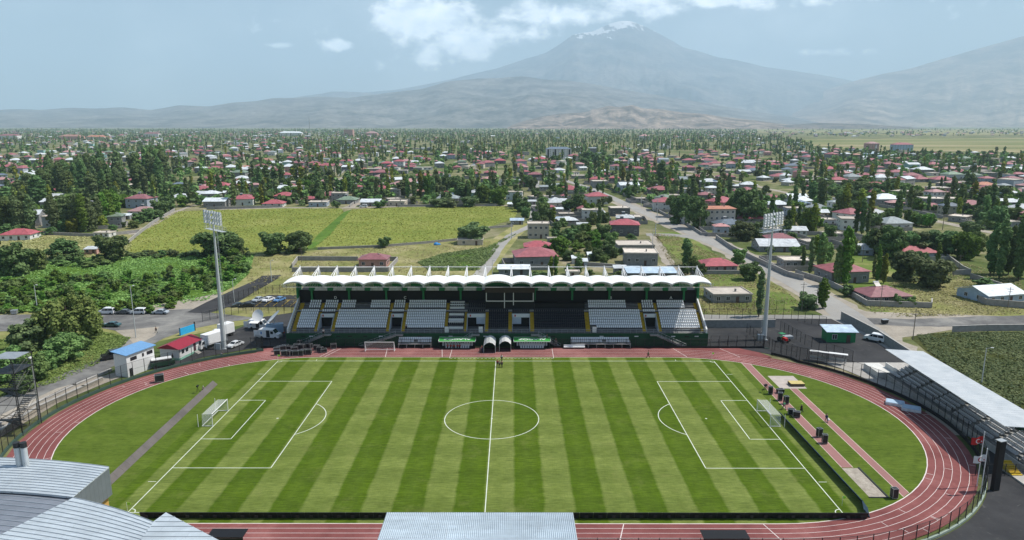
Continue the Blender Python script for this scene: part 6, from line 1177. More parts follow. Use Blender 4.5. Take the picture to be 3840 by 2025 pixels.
# ================================================================ floodlights
def floodlight(ox_, oy_, top, plat, rz, label):
    x, y = ox_, oy_; t = thing('floodlight_mast', label, 'floodlight', (x, y, 0)); H = top
    b = MB(); n = 5
    for i in range(n): b.tube((0, 0, H * i / n * .93), (0, 0, H * (i + 1) / n * .93), .62 - .085 * i, 12, .62 - .085 * (i + 1) + .02)
    b.tube((0, 0, H * .93), (0, 0, H), .16, 8, .14); b.box(0, 0, 0, 1.5, 1.5, .25); b.build('pole', M['galv'], t)
    b = MB(); c, s = math.cos(rz + math.pi / 2), math.sin(rz + math.pi / 2)
    for k in (-.22, .22): b.tube((c * .95 + s * k, s * .95 - c * k, 2), (c * .75 + s * k, s * .75 - c * k, plat), .03, 4)
    for i in range(int(plat / .9)): z = 2.2 + .9 * i; f = .95 - .2 * z / plat; b.tube((c * f + s * .22, s * f - c * .22, z), (c * f - s * .22, s * f + c * .22, z), .02, 4)
    b.build('ladder', M['galv'], t)
    hd = link('lamp_frame', None, t, (0, 0, 0), rz); b = MB(); Wd = 4.3
    b.box(0, .35, plat, 2 * Wd + .6, 1.2, .07)
    for yy in (-.25, .95):
        for zz in (.55, 1.05): b.tube((-Wd - .3, yy, plat + zz), (Wd + .3, yy, plat + zz), .035, 5)
        for i in range(10): xx = -Wd - .3 + (2 * Wd + .6) * i / 9; b.tube((xx, yy, plat), (xx, yy, plat + 1.05), .03, 4)
    for zz in (1.7, 3.0, 4.3): b.box(0, .12, plat + zz - .08, 2 * Wd, .18, .16)
    for xx in (-Wd, -Wd / 2, Wd / 2, Wd): b.box(xx, .12, plat + .3, .12, .12, 4.2)
    bpy.data.objects.remove(hd); hd = b.build('lamp_frame', M['galv'], t, rz=rz)
    for r_, zz in enumerate((1.95, 2.65, 3.3, 3.95, 4.6)):
        for i in range(7):
            if i == 3 and r_ % 2: continue
            xx = -Wd + .25 + (2 * Wd - .5) * i / 6; q = MB(); q.hexa([(xx - .33, -.42, plat + zz - .36), (xx + .33, -.42, plat + zz - .36), (xx + .3, .02, plat + zz - .30), (xx - .3, .02, plat + zz - .30)], [(xx - .33, -.22, plat + zz + .24), (xx + .33, -.22, plat + zz + .24), (xx + .3, .08, plat + zz + .2), (xx - .3, .08, plat + zz + .2)]); q.build('lamp', M['lampm'], hd)
    b = MB(); b.box(-1.3, -.5, 0, 1.5, .9, 1.7); b.build('control_cabinet', M['galv'], t); return t
M['galv'] = mat('bright galvanised steel', (.50, .53, .54), .5, .08, 1.0, metal=.25); M['lampm'] = mat('lamp housing', (.58, .60, .61), .4, .05)
floodlight(-69.7, 43.5, 35.6, 30.6, R(-42), 'tall floodlight mast left of the main stand'); floodlight(71.0, 51.4, 34.6, 29.2, R(40), 'tall floodlight mast right of the main stand')
# ================================================================ fences
def fence_mat():
    m = bpy.data.materials.new('fence mesh'); m.use_nodes = True; t = m.node_tree; b = t.nodes['Principled BSDF']; b.inputs['Base Color'].default_value = (.02, .025, .022, 1)
    tr = t.nodes.new('ShaderNodeBsdfTransparent'); mx = t.nodes.new('ShaderNodeMixShader'); mx.inputs[0].default_value = .20; t.links.new(tr.outputs[0], mx.inputs[1]); t.links.new(b.outputs[0], mx.inputs[2]); t.links.new(mx.outputs[0], t.nodes['Material Output'].inputs[0]); return m
M['fmesh'] = fence_mat(); M['kerbgreen'] = mat('green kerb wall', (.045, .085, .065), .8, .15, .6)
def fence(label, line, h=3.0, step=2.5, base=0.0, z0=0.1, kerb=None, px=False, th=.06):
    P = [at(*p) for p in line] if px else line; ox, oy = P[0]; t = thing('mesh_fence', label, 'fence', (ox, oy, z0)); rail = MB(); pan = MB(); kb = MB(); post_pts = []; d0 = 0; ends = []
    for a, c in zip(P, P[1:]):
        L_ = math.dist(a, c); a_ = (a[0] - ox, a[1] - oy); c_ = (c[0] - ox, c[1] - oy); rail.tube((*a_, base + h), (*c_, base + h), .035, 4); rail.tube((*a_, base + h * .5), (*c_, base + h * .5), .02, 4)
        pan.poly([(*a_, base), (*c_, base), (*c_, base + h), (*a_, base + h)]); rz = math.atan2(c[1] - a[1], c[0] - a[0])
        if base: kb.box((a_[0] + c_[0]) / 2, (a_[1] + c_[1]) / 2, 0, L_ + .1, .28, base, rz=rz)
        n = max(1, int(round(L_ / step))); post_pts += [(a_[0] + (c_[0] - a_[0]) * i / n, a_[1] + (c_[1] - a_[1]) * i / n) for i in range(n)]
    post_pts.append(c_)
    if len(post_pts) > 100: post_pts = [post_pts[int(i * (len(post_pts) - 1) / 99)] for i in range(100)]
    pm = MB(); pm.box(0, 0, 0, th * 1.5, th * 1.5, base + h + .05); pm_ = pm.mesh('post', M['dsteel'])
    for p in post_pts: link('post', pm_, t, (p[0], p[1], 0))
    rail.build('rail', M['dsteel'], t); pan.build('mesh_panel', M['fmesh'], t)
    if base: kb.build('kerb_wall', kerb or M['kerbgreen'], t)
    return t
def arcp(cx, r, a0, a1, n): return [(cx + r * math.cos(R(a0 + (a1 - a0) * i / n)), r * math.sin(R(a0 + (a1 - a0) * i / n))) for i in range(n + 1)]
fence('curved mesh fence on a green kerb round the left bend', [(-61, 42.6)] + arcp(-42.3, 44.7, 112, 232, 34), 3.4, 2.6, .55)
fence('curved mesh fence on a dark kerb round the right bend', [(68.5, 39.0), (72, 35.5)] + arcp(42.3, 45.0, 47, -34, 30), 3.2, 2.4, .6, kerb=M['black'])
fence('curved mesh fence on a pale kerb at the near right bend', arcp(42.3, 45.0, -34, -90, 18) + [(12.5, -45)], 2.6, 2.6, .35, kerb=mat('pale green kerb', (.30, .36, .30), .8))
fence('low mesh fence between the far track and the left half of the stand', [(-60.5, 44.3), (-14.8, 44.3)], 1.9, 2.4, .45, kerb=M['black'])
fence('low mesh fence between the far track and the right half of the stand', [(14.4, 44.3), (68.5, 44.3)], 1.9, 2.4, .45, kerb=M['black'])
fence('tall black fence of the right yard facing the stand', [(54.9, 44.8), (68.4, 44.8), (69.5, 43.5)], 3.0, 2.2, .1)
fence('mesh fence behind the left yard', [(-86, 68.5), (-79, 77.5), (-56, 77.5)], 3.0, 2.3)
fence('mesh fence at the front of the car park', [(-79, 81), (-56, 81)], 2.6, 2.5)
fence('mesh fence along the back of the car park', [(-82, 103), (-55.5, 103)], 3.0, 2.4)
fence('mesh fence at the left of the car park', [(-87.5, 87), (-82, 103)], 3.0, 2.3)
fence('double mesh fence across the back of the right yard', [(56, 72), (74, 72), (86, 71.5), (92.5, 63)], 3.0, 2.2)
fence('mesh fence between the service road and the lawn at right', [(58, 82.5), (88, 82.5)], 2.8, 2.3)
fence('mesh fence inside the right yard beside the green cabin', [(78.5, 60), (80, 47), (83.5, 38), (86, 33.5)], 2.8, 2.2)
fence('second mesh fence inside the right yard', [(68.5, 58), (69, 46), (72, 38.5), (80, 33.2)], 2.6, 2.2)
fence('mesh fence in front of the covered side stand', [(88.2, -20), (89, -29)], 2.2, 1.8)
fence('mesh fence below the ramp of the side stand', [(79.6, -22.5), (86, -22.5), (94, -22.5)], 2.0, 1.6)
wallrun([(100.5, 71), (101.5, 52), (100.5, 34)], 2.6, px=False, m='conc', label='dark grey wall between the right yard and the road', th=.3)
wallrun([(54.8, 62.5), (78, 63)], 2.4, px=False, m='conc', label='rough grey wall across the right yard behind the tractor', th=.3)
wallrun([(-90.5, -12), (-91, 4), (-88.6, 15), (-87.6, 20)], 1.1, px=False, m='gravel', label='rubble stone retaining wall beside the left bend', th=.5)
wallrun([(-93.5, -12), (-94, 4), (-91.8, 17), (-89.5, 27)], .6, px=False, m='lconc', label='pale kerb wall between the old road and the left bend', th=.5)
t = thing('blue_gate', 'bright blue sheet gate behind the clubhouse', 'gate', (*at(472, 838), 0), 1.2); b = MB(); b.box(0, 0, 0, 5.5, .12, 2.0); b.build('gate_panel', mat('sky blue gate', (.03, .36, .68), .5), t); b = MB(); b.box(2.6, 0, 0, .25, .25, 2.6); b.box(-2.6, 0, 0, .2, .2, 2.2); b.build('gate_post', M['dsteel'], t)
# ================================================================ covered side stand at right
t = thing('side_stand', 'covered side stand with white ribbed roof beside the right bend', 'grandstand', (92, 1.5, 0)); YA, YB = -27.0, 20.5
b = MB()
for j in range(6): b.box(-3.3 + .85 * j + (5.1 - .85 * j) / 2, (YA + YB) / 2, .8 + .42 * j - (0 if j else .8), 5.1 - .85 * j + .02 * j, YB - YA, .42 + (0 if j else .8))
b.build('terrace', M['conc'], t)
b = MB(); b.box(-3.9, (YA + YB) / 2, 0, .25, YB - YA, 1.35); b.build('front_wall', M['lconc'], t)
def ribbed():
    m, tt, bs = _nodes('ribbed white roof'); g = objc(tt); s = tt.nodes.new('ShaderNodeSeparateXYZ'); tt.links.new(g, s.inputs[0]); f = mth(tt, 'FRACT', mth(tt, 'MULTIPLY', s.outputs[1], .95)); n = noise(tt, .4, 5, .6, vec=g)
    c = ramp(tt, n, [(.3, (.38, .41, .43)), (.7, (.52, .54, .55))]); tt.links.new(mixc(tt, ramp(tt, f, [(0, (1, 1, 1)), (.12, (0, 0, 0)), (.9, (0, 0, 0)), (1, (.6, .6, .6))]), c, (.36, .38, .40)), bs.inputs['Base Color']); bs.inputs['Roughness'].default_value = .45; return m
M['ribbed'] = ribbed()
b = MB(); n = 38
for i in range(n + 1):
    y0 = YB - i * 1.05; ys = 21.4 - i * 1.13; ye = ys - 1.13; xs_ = -4.3 - 3.5 * i / 39; xe = -4.3 - 3.5 * (i + 1) / 39; z0 = 6.75 + 1.3 * i / 39; z1 = 6.75 + 1.3 * (i + 1) / 39; b.hexa([(xe, ye, z1), (xe + 8.6, ye, z1 - .5), (xs_ + 8.6, ys, z0 - .5), (xs_, ys, z0)], [(xe, ye, z1 + .08), (xe + 8.6, ye, z1 - .42), (xs_ + 8.6, ys - .02, z0 - .42), (xs_, ys - .02, z0 + .08)]); b.box(-.4, y0, 6.66, 9.2, .07, .06) if False else None
ro = b.build('roof', M['ribbed'], t)
b = MB()
for i in range(11):
    y = YB - .4 - i * 4.1
    if y < -20.6: break
    f_ = i / 10.5; xi = -4.3 - 3.5 * f_; zi = 6.6 + 1.3 * f_; b.box(xi + 8.2, y, 0, .25, .25, zi - .5); b.tube((xi + 8.2, y, zi - 3), (xi + 3.8, y, zi - .3), .07, 5); b.tube((xi + .1, y, zi), (xi + 8.2, y, zi - .48), .08, 5)
b.build('roof_frame', M['white'], t)
b = MB(); b.box(1.6, (YA + YB) / 2 + 2, 0, .12, YB - YA - 4, 4.2); b.build('back_wall', M['dgreen'], t)
sl_ = []
for j in range(6):
    n = int((YB - YA) / .52)
    for i in range(n):
        y = YA + .3 + i * .52
        if int((y - YA) / 6.2) != int((y - YA - 1.0) / 6.2): continue
        sl_.append((-2.95 + .85 * j, y, .8 + .42 * (j + 1) - .05))
def sseat(b, x, y, z): b.hexa([(x, y - .2, z + .36), (x + .42, y - .2, z + .36), (x + .42, y + .2, z + .36), (x, y + .2, z + .36)], [(x - .02, y - .22, z + .44), (x + .42, y - .22, z + .44), (x + .42, y + .22, z + .44), (x - .02, y + .22, z + .44)]); b.hexa([(x + .38, y - .2, z + .42), (x + .45, y - .2, z + .42), (x + .45, y + .2, z + .42), (x + .38, y + .2, z + .42)], [(x + .48, y - .22, z + .82), (x + .54, y - .22, z + .82), (x + .54, y + .22, z + .82), (x + .48, y + .22, z + .82)])
q = MB(); sseat(q, 0, 0, 0); M['seatg'] = mat('grey white seat', (.45, .46, .47), .5, .05); sm_ = q.mesh('seat', M['seatg']); sl_.sort(key=lambda s: s[1])
for s in sl_[:100]: link('seat', sm_, t, s)
q = MB(); [sseat(q, *s) for s in sl_[100:]]; tag(q.build('seats', M['seatg'], t), kind='stuff')
b = MB(); b.box(-3.9, YB + 3.5, 0, 3.5, 6.5, 1.5); b.box(-2, YB + 1.5, 0, .25, 5, 2.6); b.build('entrance_block', M['offwhite'], t)
b = MB(); [b.box(-5.9, -21.6 - .45 * k, 0, 1.7, .45, 1.5 - .17 * k) for k in range(8)]; b.build('yellow_steps', M['yellow'], t)
b = MB(); b.box(-1, YA - 2.2, 0, 8, 4, .5); b.box(-5.3, YA + 1, 0, 3, 10, .35); b.build('concrete_ramp', M['lconc'], t)
# bench shelter beside it
t = thing('bench_shelter', 'small bench shelter with white slab roof in the right yard', 'shelter', (80.0, 33.2, .1), -.42); b = MB(); b.hexa([(-4.2, -.9, 2.5), (4.2, -.9, 2.5), (4.2, .9, 2.3), (-4.2, .9, 2.3)], [(-4.2, -.9, 2.6), (4.2, -.9, 2.6), (4.2, .9, 2.4), (-4.2, .9, 2.4)]); b.build('roof', M['white'], t); b = MB(); [b.tube((x, .6, 0), (x, .6, 2.4), .05, 6) for x in (-3.8, -1.3, 1.3, 3.8)]; b.build('shelter_post', M['dsteel'], t); b = MB(); [b.box(0, y, z, 8, .35, .06) for y, z in ((-.5, .45), (.1, .75))]; b.box(0, .3, .8, 8, .05, .5); b.build('bench_seat', M['steel'], t)
# ================================================================ screen, flags, stair tower
t = thing('screen_tower', 'tall thin black scoreboard screen with grey top beside the near right bend', 'screen', (79.6, -27.2, 0), .30); b = MB(); b.box(0, 0, 0, 1.25, .6, 8.4); b.build('screen_panel', M['black'], t); b = MB(); b.box(0, .1, 8.4, 1.3, 1.0, .1); b.build('screen_cap', M['steel'], t)
def flag(name, label, x, y, h, cols, zf, mark):
    t = thing(name, label, 'flag', (x, y, 0)); b = MB(); b.tube((0, 0, 0), (0, 0, h), .07, 8); b.ball((0, 0, h), .1, 8, 4); b.build('flagpole', M['white'], t)
    b = MB(); N = 10; wv = lambda u: .18 * math.sin(u * 7); vs = []; L_ = 1.9; Hh = 1.15
    for i in range(N + 1): u = i / N; vs += [(-L_ * u * .95, wv(u), zf - .25 * u), (-L_ * u * .95, wv(u), zf - Hh - .3 * u)]
    b.raw(vs, [(2 * i, 2 * i + 1, 2 * i + 3, 2 * i + 2) for i in range(N)]); c = b.build('flag_cloth', cols[0], t)
    b = MB(); cx_, cz = -.95, zf - Hh / 2 - .15; vs = []; K_ = 20
    for i in range(K_ + 1): a = R(40) + R(280) * i / K_; vs += [(cx_ + .38 * math.cos(a), -.22, cz + .38 * math.sin(a)), (cx_ + .08 + .30 * math.cos(a), -.22, cz + .30 * math.sin(a))]
    b.raw(vs, [(2 * i, 2 * i + 1, 2 * i + 3, 2 * i + 2) for i in range(K_)])
    st = []
    for i in range(10): a = math.pi + math.pi / 5 * i; r_ = .17 if i % 2 == 0 else .07; st.append((cx_ + .52 + r_ * math.cos(a), -.22, cz + r_ * math.sin(a)))
    b.poly(st); b.build('crescent_star', cols[1], c)
flag('national_flag', 'red flag with white crescent and star at the near right bend', 77.6, -26.0, 9.3, (M['red'], M['white']), 8.6, 1)
flag('club_flag', 'white flag with red crescent emblem below the red flag', 76.8, -28.2, 7.6, (M['white'], M['red']), 6.6, 1)
t = thing('stair_tower', 'black steel stair tower with flat roof at the left edge', 'stair tower', (-88.3, -5.0, 0)); b = MB(); A_ = 2.1; Ht = 14.6
for x in (-A_, A_):
    for y in (-2.6, 2.6): b.tube((x, y, 0), (x, y, Ht - (2.4 if y < 0 else 0) * 0), .09, 5)
for z in range(0, 15, 3):
    for x in (-A_, A_): b.tube((x, -2.6, z), (x, 2.6, z), .06, 4); b.tube((x, -2.6, z), (x, 2.6, min(z + 3, Ht)), .04, 4)
    for y in (-2.6, 2.6): b.tube((-A_, y, z), (A_, y, z), .06, 4)
b.build('tower_frame', M['dsteel'], t)
for i, z in enumerate(range(0, 12, 3)):
    b = MB(); s_ = 1 if i % 2 else -1
    for k in range(12): b.box(s_ * A_ * .45, -2.2 + 4.0 * ((k + .5) / 12 if i % 2 else 1 - (k + .5) / 12), z + 3 * (k + 1) / 12 - .05, 1.6, .34, .05)
    for sx in (-.8, .8): b.tube((s_ * A_ * .45 + sx, -2.2 if i % 2 else 1.8, z + 1), (s_ * A_ * .45 + sx, 1.8 if i % 2 else -2.2, z + 4), .035, 4); b.tube((s_ * A_ * .45 + sx, -2.2 if i % 2 else 1.8, z), (s_ * A_ * .45 + sx, 1.8 if i % 2 else -2.2, z + 3), .06, 4)
    b.build('stair_flight', M['dsteel'], t); b = MB(); b.box(0, 2.2 if i % 2 else -2.3, z + 2.95, 2 * A_, 1.0, .06); [b.tube((-A_, 2.6 * (1 if i % 2 else -1), z + 3 + q), (A_, 2.6 * (1 if i % 2 else -1), z + 3 + q), .03, 4) for q in (.5, 1.0)]; b.build('landing', M['dsteel'], t)
b = MB(); b.box(0, 0, 12.0, 4.4, 5.4, .08); [b.tube((x, y, 13), (x2, y2, 13), .03, 4) for x, y, x2, y2 in ((-A_, -2.6, A_, -2.6), (-A_, 2.6, A_, 2.6), (-A_, -2.6, -A_, 2.6), (A_, -2.6, A_, 2.6))]; b.build('top_platform', M['dsteel'], t)
b = MB(); b.box(0, 0, Ht, 4.4, 4.0, .1); b.build('tower_roof', M['steel'], t)
t = thing('camera_mast', 'short grey camera mast beside the stair tower', 'mast', (-87.8, -.5, 0)); b = MB(); b.tube((0, 0, 0), (0, 0, 13), .14, 8, .09); b.build('pole', M['steel'], t); b = MB(); b.box(0, -.2, 12.6, .35, .7, .3); b.build('camera_head', M['white'], t)
# ================================================================ foreground roofs
M['zinc'] = None
def zinc(name, col, ax, f, dk=.62):
    m, tt, bs = _nodes(name); g = objc(tt); s = tt.nodes.new('ShaderNodeSeparateXYZ'); tt.links.new(g, s.inputs[0]); fr = mth(tt, 'FRACT', mth(tt, 'MULTIPLY', s.outputs[ax], f)); n = noise(tt, .35, 6, .65, vec=g); n2 = noise(tt, 1.0, 4, .7, vec=g, sc=(.3, 3, 1) if ax == 0 else (3, .3, 1))
    c = ramp(tt, n, [(.3, tuple(k * .86 for k in col)), (.7, tuple(min(1, k * 1.1) for k in col))]); c = mixc(tt, .25, c, ramp(tt, n2, [(.35, (.7, .7, .7)), (.65, (1, 1, 1))]), 'MULTIPLY')
    tt.links.new(mixc(tt, mth(tt, 'LESS_THAN', fr, .07 if f < 2 else .3), c, tuple(k * dk for k in col)), bs.inputs['Base Color']); bs.inputs['Roughness'].default_value = .42; bs.inputs['Metallic'].default_value = .35; return m
M['zinc'] = zinc('standing seam roof', (.52, .57, .60), 1, .9, .55); M['zincd'] = zinc('dark standing seam roof', (.30, .32, .36), 1, .9, .7); M['zincf'] = zinc('seamed fascia', (.22, .25, .28), 1, 1.4, .7)
t = thing('sports_hall', 'sports hall with pale curved metal roof in the near left corner', 'sports hall', (-60, -60, 0))
def hp(ox_, oy_, z): x, y = at(ox_, oy_, z); return (x + 60, y + 60, z)
e1 = lambda x, y: (x * .5707 / K, (1250 + y * .5707) / K)
Z1 = 16.0
def curved(A, B_, C_, D, n, bulge, z, m, name, th=.18, rib=0):
    """roof sheet between edge A->B (far) and D->C (near), curved in plan by bulge metres"""
    b = MB(); far_ = []; nr = []
    for i in range(n + 1):
        u = i / n; q = 4 * u * (1 - u) * bulge
        far_.append((A[0] + (B_[0] - A[0]) * u, A[1] + (B_[1] - A[1]) * u + q, A[2] + (B_[2] - A[2]) * u)); nr.append((D[0] + (C_[0] - D[0]) * u, D[1] + (C_[1] - D[1]) * u + q, D[2] + (C_[2] - D[2]) * u))
    N = n + 1; vs = far_ + nr + [(x, y, z_ - th) for x, y, z_ in far_ + nr]; fs = []
    for i in range(n): fs += [(i, N + i, N + i + 1, i + 1), (2 * N + i, 2 * N + i + 1, 3 * N + i + 1, 3 * N + i), (i, i + 1, 2 * N + i + 1, 2 * N + i), (N + i, 3 * N + i, 3 * N + i + 1, N + i + 1)]
    fs += [(0, 2 * N, 3 * N, N), (n, N + n, 3 * N + n, 2 * N + n)]; b.raw(vs, fs); o = b.build(name, m, t)
    if rib:
        rb = MB()
        for k in range(rib + 1):
            v = k / rib; L_ = [(far_[i][0] * (1 - v) + nr[i][0] * v, far_[i][1] * (1 - v) + nr[i][1] * v, far_[i][2] * (1 - v) + nr[i][2] * v) for i in range(N)]
            for p, q in zip(L_, L_[1:]): rb.hexa([(p[0], p[1] - .03, p[2]), (q[0], q[1] - .03, q[2]), (q[0], q[1] + .03, q[2]), (p[0], p[1] + .03, p[2])], [(p[0], p[1] - .02, p[2] + .07), (q[0], q[1] - .02, q[2] + .07), (q[0], q[1] + .02, q[2] + .07), (p[0], p[1] + .02, p[2] + .07)])
        rb.build('roof_seams', M['seam'], o)
    return o
def zsheet(name, col):
    m, tt, bs = _nodes(name); g = objc(tt); n = noise(tt, .22, 6, .7, vec=g); n2 = noise(tt, 1.0, 5, .7, vec=g, sc=(.25, 2.2, 1)); st_ = noise(tt, 1.0, 5, .75, vec=g, sc=(1.6, .25, 1), off=4)
    br = tt.nodes.new('ShaderNodeTexBrick'); br.inputs['Scale'].default_value = 1.0; br.inputs['Mortar Size'].default_value = .012; br.inputs['Brick Width'].default_value = 6.3; br.inputs['Row Height'].default_value = 1.02; br.inputs['Color1'].default_value = (.90, .90, .90, 1); br.inputs['Color2'].default_value = (1, 1, 1, 1); br.inputs['Mortar'].default_value = (.6, .6, .6, 1); tt.links.new(g, br.inputs['Vector'])
    c = ramp(tt, n, [(.3, tuple(k * .80 for k in col)), (.7, tuple(min(1, k * 1.12) for k in col))]); c = mixc(tt, 1.0, c, br.outputs['Color'], 'MULTIPLY'); c = mixc(tt, .4, c, ramp(tt, n2, [(.35, (.66, .66, .64)), (.6, (1, 1, 1))]), 'MULTIPLY'); c = mixc(tt, ramp(tt, st_, [(.62, (0, 0, 0)), (.75, (.35, .35, .35))]), c, (.30, .27, .23))
    tt.links.new(c, bs.inputs['Base Color']); bs.inputs['Roughness'].default_value = .45; bs.inputs['Metallic'].default_value = .3; return m
M['seam'] = mat('roof seam', (.34, .38, .41), .5, .1); M['zplain'] = zsheet('pale zinc sheet', (.60, .66, .70)); M['zdk'] = zsheet('grey zinc sheet', (.27, .29, .33))
A = hp(*e1(-500, 818), Z1); B1 = hp(*e1(716, 878), Z1); C1 = hp(*e1(478, 1078), Z1 - .2); D1 = (A[0], C1[1] + 1.0, Z1 - .2)
curved(A, B1, C1, D1, 16, 1.0, Z1, M['zplain'], 'upper_roof', rib=13)
C0 = hp(*e1(478, 1078), Z1 - .5); D0 = (A[0], C0[1] + 2.5, Z1 - .5); E0 = hp(*e1(185, 1358), Z1 - .5); Fb = (A[0], E0[1] - 6, Z1 - .5); E0b = (E0[0] - 6, E0[1] - 6, Z1 - .5)
curved(D0, (C0[0], C0[1] - .05, C0[2]), E0b, Fb, 16, .6, Z1, M['zdk'], 'middle_roof', rib=17)
G0 = hp(*e1(478, 1080), Z1 - .25); G1 = hp(*e1(1022, 1246), Z1 - .25); G2 = (G1[0] + 8, G1[1] - 14, Z1 - .25); G3 = (E0b[0], E0b[1] - .5, Z1 - .25)
b = MB(); NS = 20
I1 = hp(*e1(1090, 1176), Z1 - .1); I2 = hp(*e1(1470, 1375), Z1 - .1)
def lowroof(P, Q, R_, S, nm, rib):
    curved(P, Q, R_, S, 12, .35, Z1, M['zplain'], nm, rib=rib)
lowroof(G0, G1, G2, G3, 'lower_roof', 22)
b = MB(); J = [(I1[0], I1[1], I1[2]), (I2[0], I2[1], I2[2]), (I2[0] + .5, I2[1] - 12, I2[2]), (G2[0] - 6, G2[1] - 4, I1[2]), (G1[0] - .2, G1[1] + .1, I1[2] + .0)]
b.raw([(x, y, z) for x, y, z in J] + [(x, y, z - .15) for x, y, z in J], [(4, 3, 2, 1, 0), (5, 6, 7, 8, 9), (0, 1, 6, 5), (1, 2, 7, 6), (2, 3, 8, 7), (3, 4, 9, 8), (4, 0, 5, 9)]); wing = b.build('wing_roof', M['zplain'], t)
rb = MB()
for k in range(16):
    v = (k + 1) / 14; p = (I1[0] + (J[4][0] - I1[0]) * min(1, v * 3), I1[1] + (J[4][1] - I1[1]) * min(1, v * 3)); y = I1[1] - .9 * (k + 1)
    x1 = I1[0] + (I2[0] - I1[0]) * min(1, (I1[1] - y) / (I1[1] - I2[1])); x0 = G1[0] if y < G1[1] else I1[0] + (G1[0] - I1[0]) * (I1[1] - y) / (I1[1] - G1[1])
    rb.box((x0 + x1) / 2, y, I1[2] + .0, x1 - x0, .05, .06)
rb.build('roof_seams', M['seam'], wing)
b = MB(); zt, zb_ = Z1 - .15, Z1 - 3.6
b.poly([(C1[0], C1[1], zb_ + .2), (B1[0], B1[1], zb_), (B1[0], B1[1], zt), (C1[0], C1[1], zt - .1)]); b.poly([(B1[0], B1[1], zb_), (B1[0] - 40, B1[1] + 1, zb_), (B1[0] - 40, B1[1] + 1, zt), (B1[0], B1[1], zt)]); fa = b.build('fascia', M['zincf'], t)
b = MB(); b.prism([(B1[0] - .5, B1[1] - .1), (B1[0] - 38, B1[1] - .1), (A[0], Fb[1]), (G2[0] - 2, G2[1]), (G1[0] - 1.5, G1[1] - 1), (C1[0] - .3, C1[1] - .3)][::-1], 0, zb_ + .5); b.build('hall_wall', mat('ochre wall', (.50, .30, .08), .8, .1), t)
for dx in (0, 1.36):
    cx_, cy_ = at(*e1(128 + 33 * dx, 866), Z1); b = MB(); b.tube((cx_ + 60, cy_ + 60, Z1 - .2), (cx_ + 60, cy_ + 60, Z1 + 2.3), .34, 16); ch = b.build('roof_vent', M['galv'], t); b = MB(); b.tube((cx_ + 60, cy_ + 60, Z1 + 2.35), (cx_ + 60, cy_ + 60, Z1 + 2.95), .37, 16); b.build('vent_cap', M['dsteel'], ch)
# press stand roof at the bottom centre
t = thing('press_stand', 'small stand with pale corrugated roof at the near touchline', 'stand', (0, -50, 0)); b = MB(); x0, x1 = -11.9, 11.75; YF, YB2 = 2.9, -9.0
n = 100
for i in range(n):
    xa = x0 + (x1 - x0) * i / n; xb = x0 + (x1 - x0) * (i + 1) / n; xm = (xa + xb) / 2; z = 8.0; b.raw([(xa, YF, z), (xm, YF, z + .09), (xm, YB2, z + .39), (xa, YB2, z + .3), (xb, YF, z), (xb, YB2, z + .3)], [(0, 1, 2, 3)[::-1], (1, 4, 5, 2)[::-1]])
b.build('corrugated_roof', zsheet('pale blue corrugated roof', (.52, .60, .66)), t)
b = MB(); b.box(-.1, YF - .05, 7.55, 23.7, .1, .42); [b.tube((x, 2.6, 0), (x, 2.6, 7.9), .1, 6) for x in (-11.5, -6, 0, 6, 11.5)]; b.box(-.1, -3, 0, 23, 10, 2.5); b.build('stand_frame', M['dsteel'], t)
def sh(a, c, y): p, q = at(a, y, 2.3), at(c, y, 2.3); return p[0], q[0], p[1]
for nm, xa, xb, yb, lab in (('black_shelter', *sh(527, 617, 1342), 'black roofed shelter at the near track, left of the press stand'), ('black_shelter', *sh(1765, 1880, 1345), 'black roofed shelter at the near track, right of the press stand')):
    t = thing(nm, lab, 'shelter', ((xa + xb) / 2, yb, .1)); b = MB(); b.box(0, 0, 2.2, xb - xa, 2.0, .12); b.build('roof', M['black'], t); b = MB(); [b.box(x, -.8, 0, .1, .1, 2.2) for x in (-(xb - xa) / 2 + .1, (xb - xa) / 2 - .1)]; b.box(0, -.9, 0, xb - xa, .06, 2.1); b.build('shelter_frame', M['dsteel'], t)
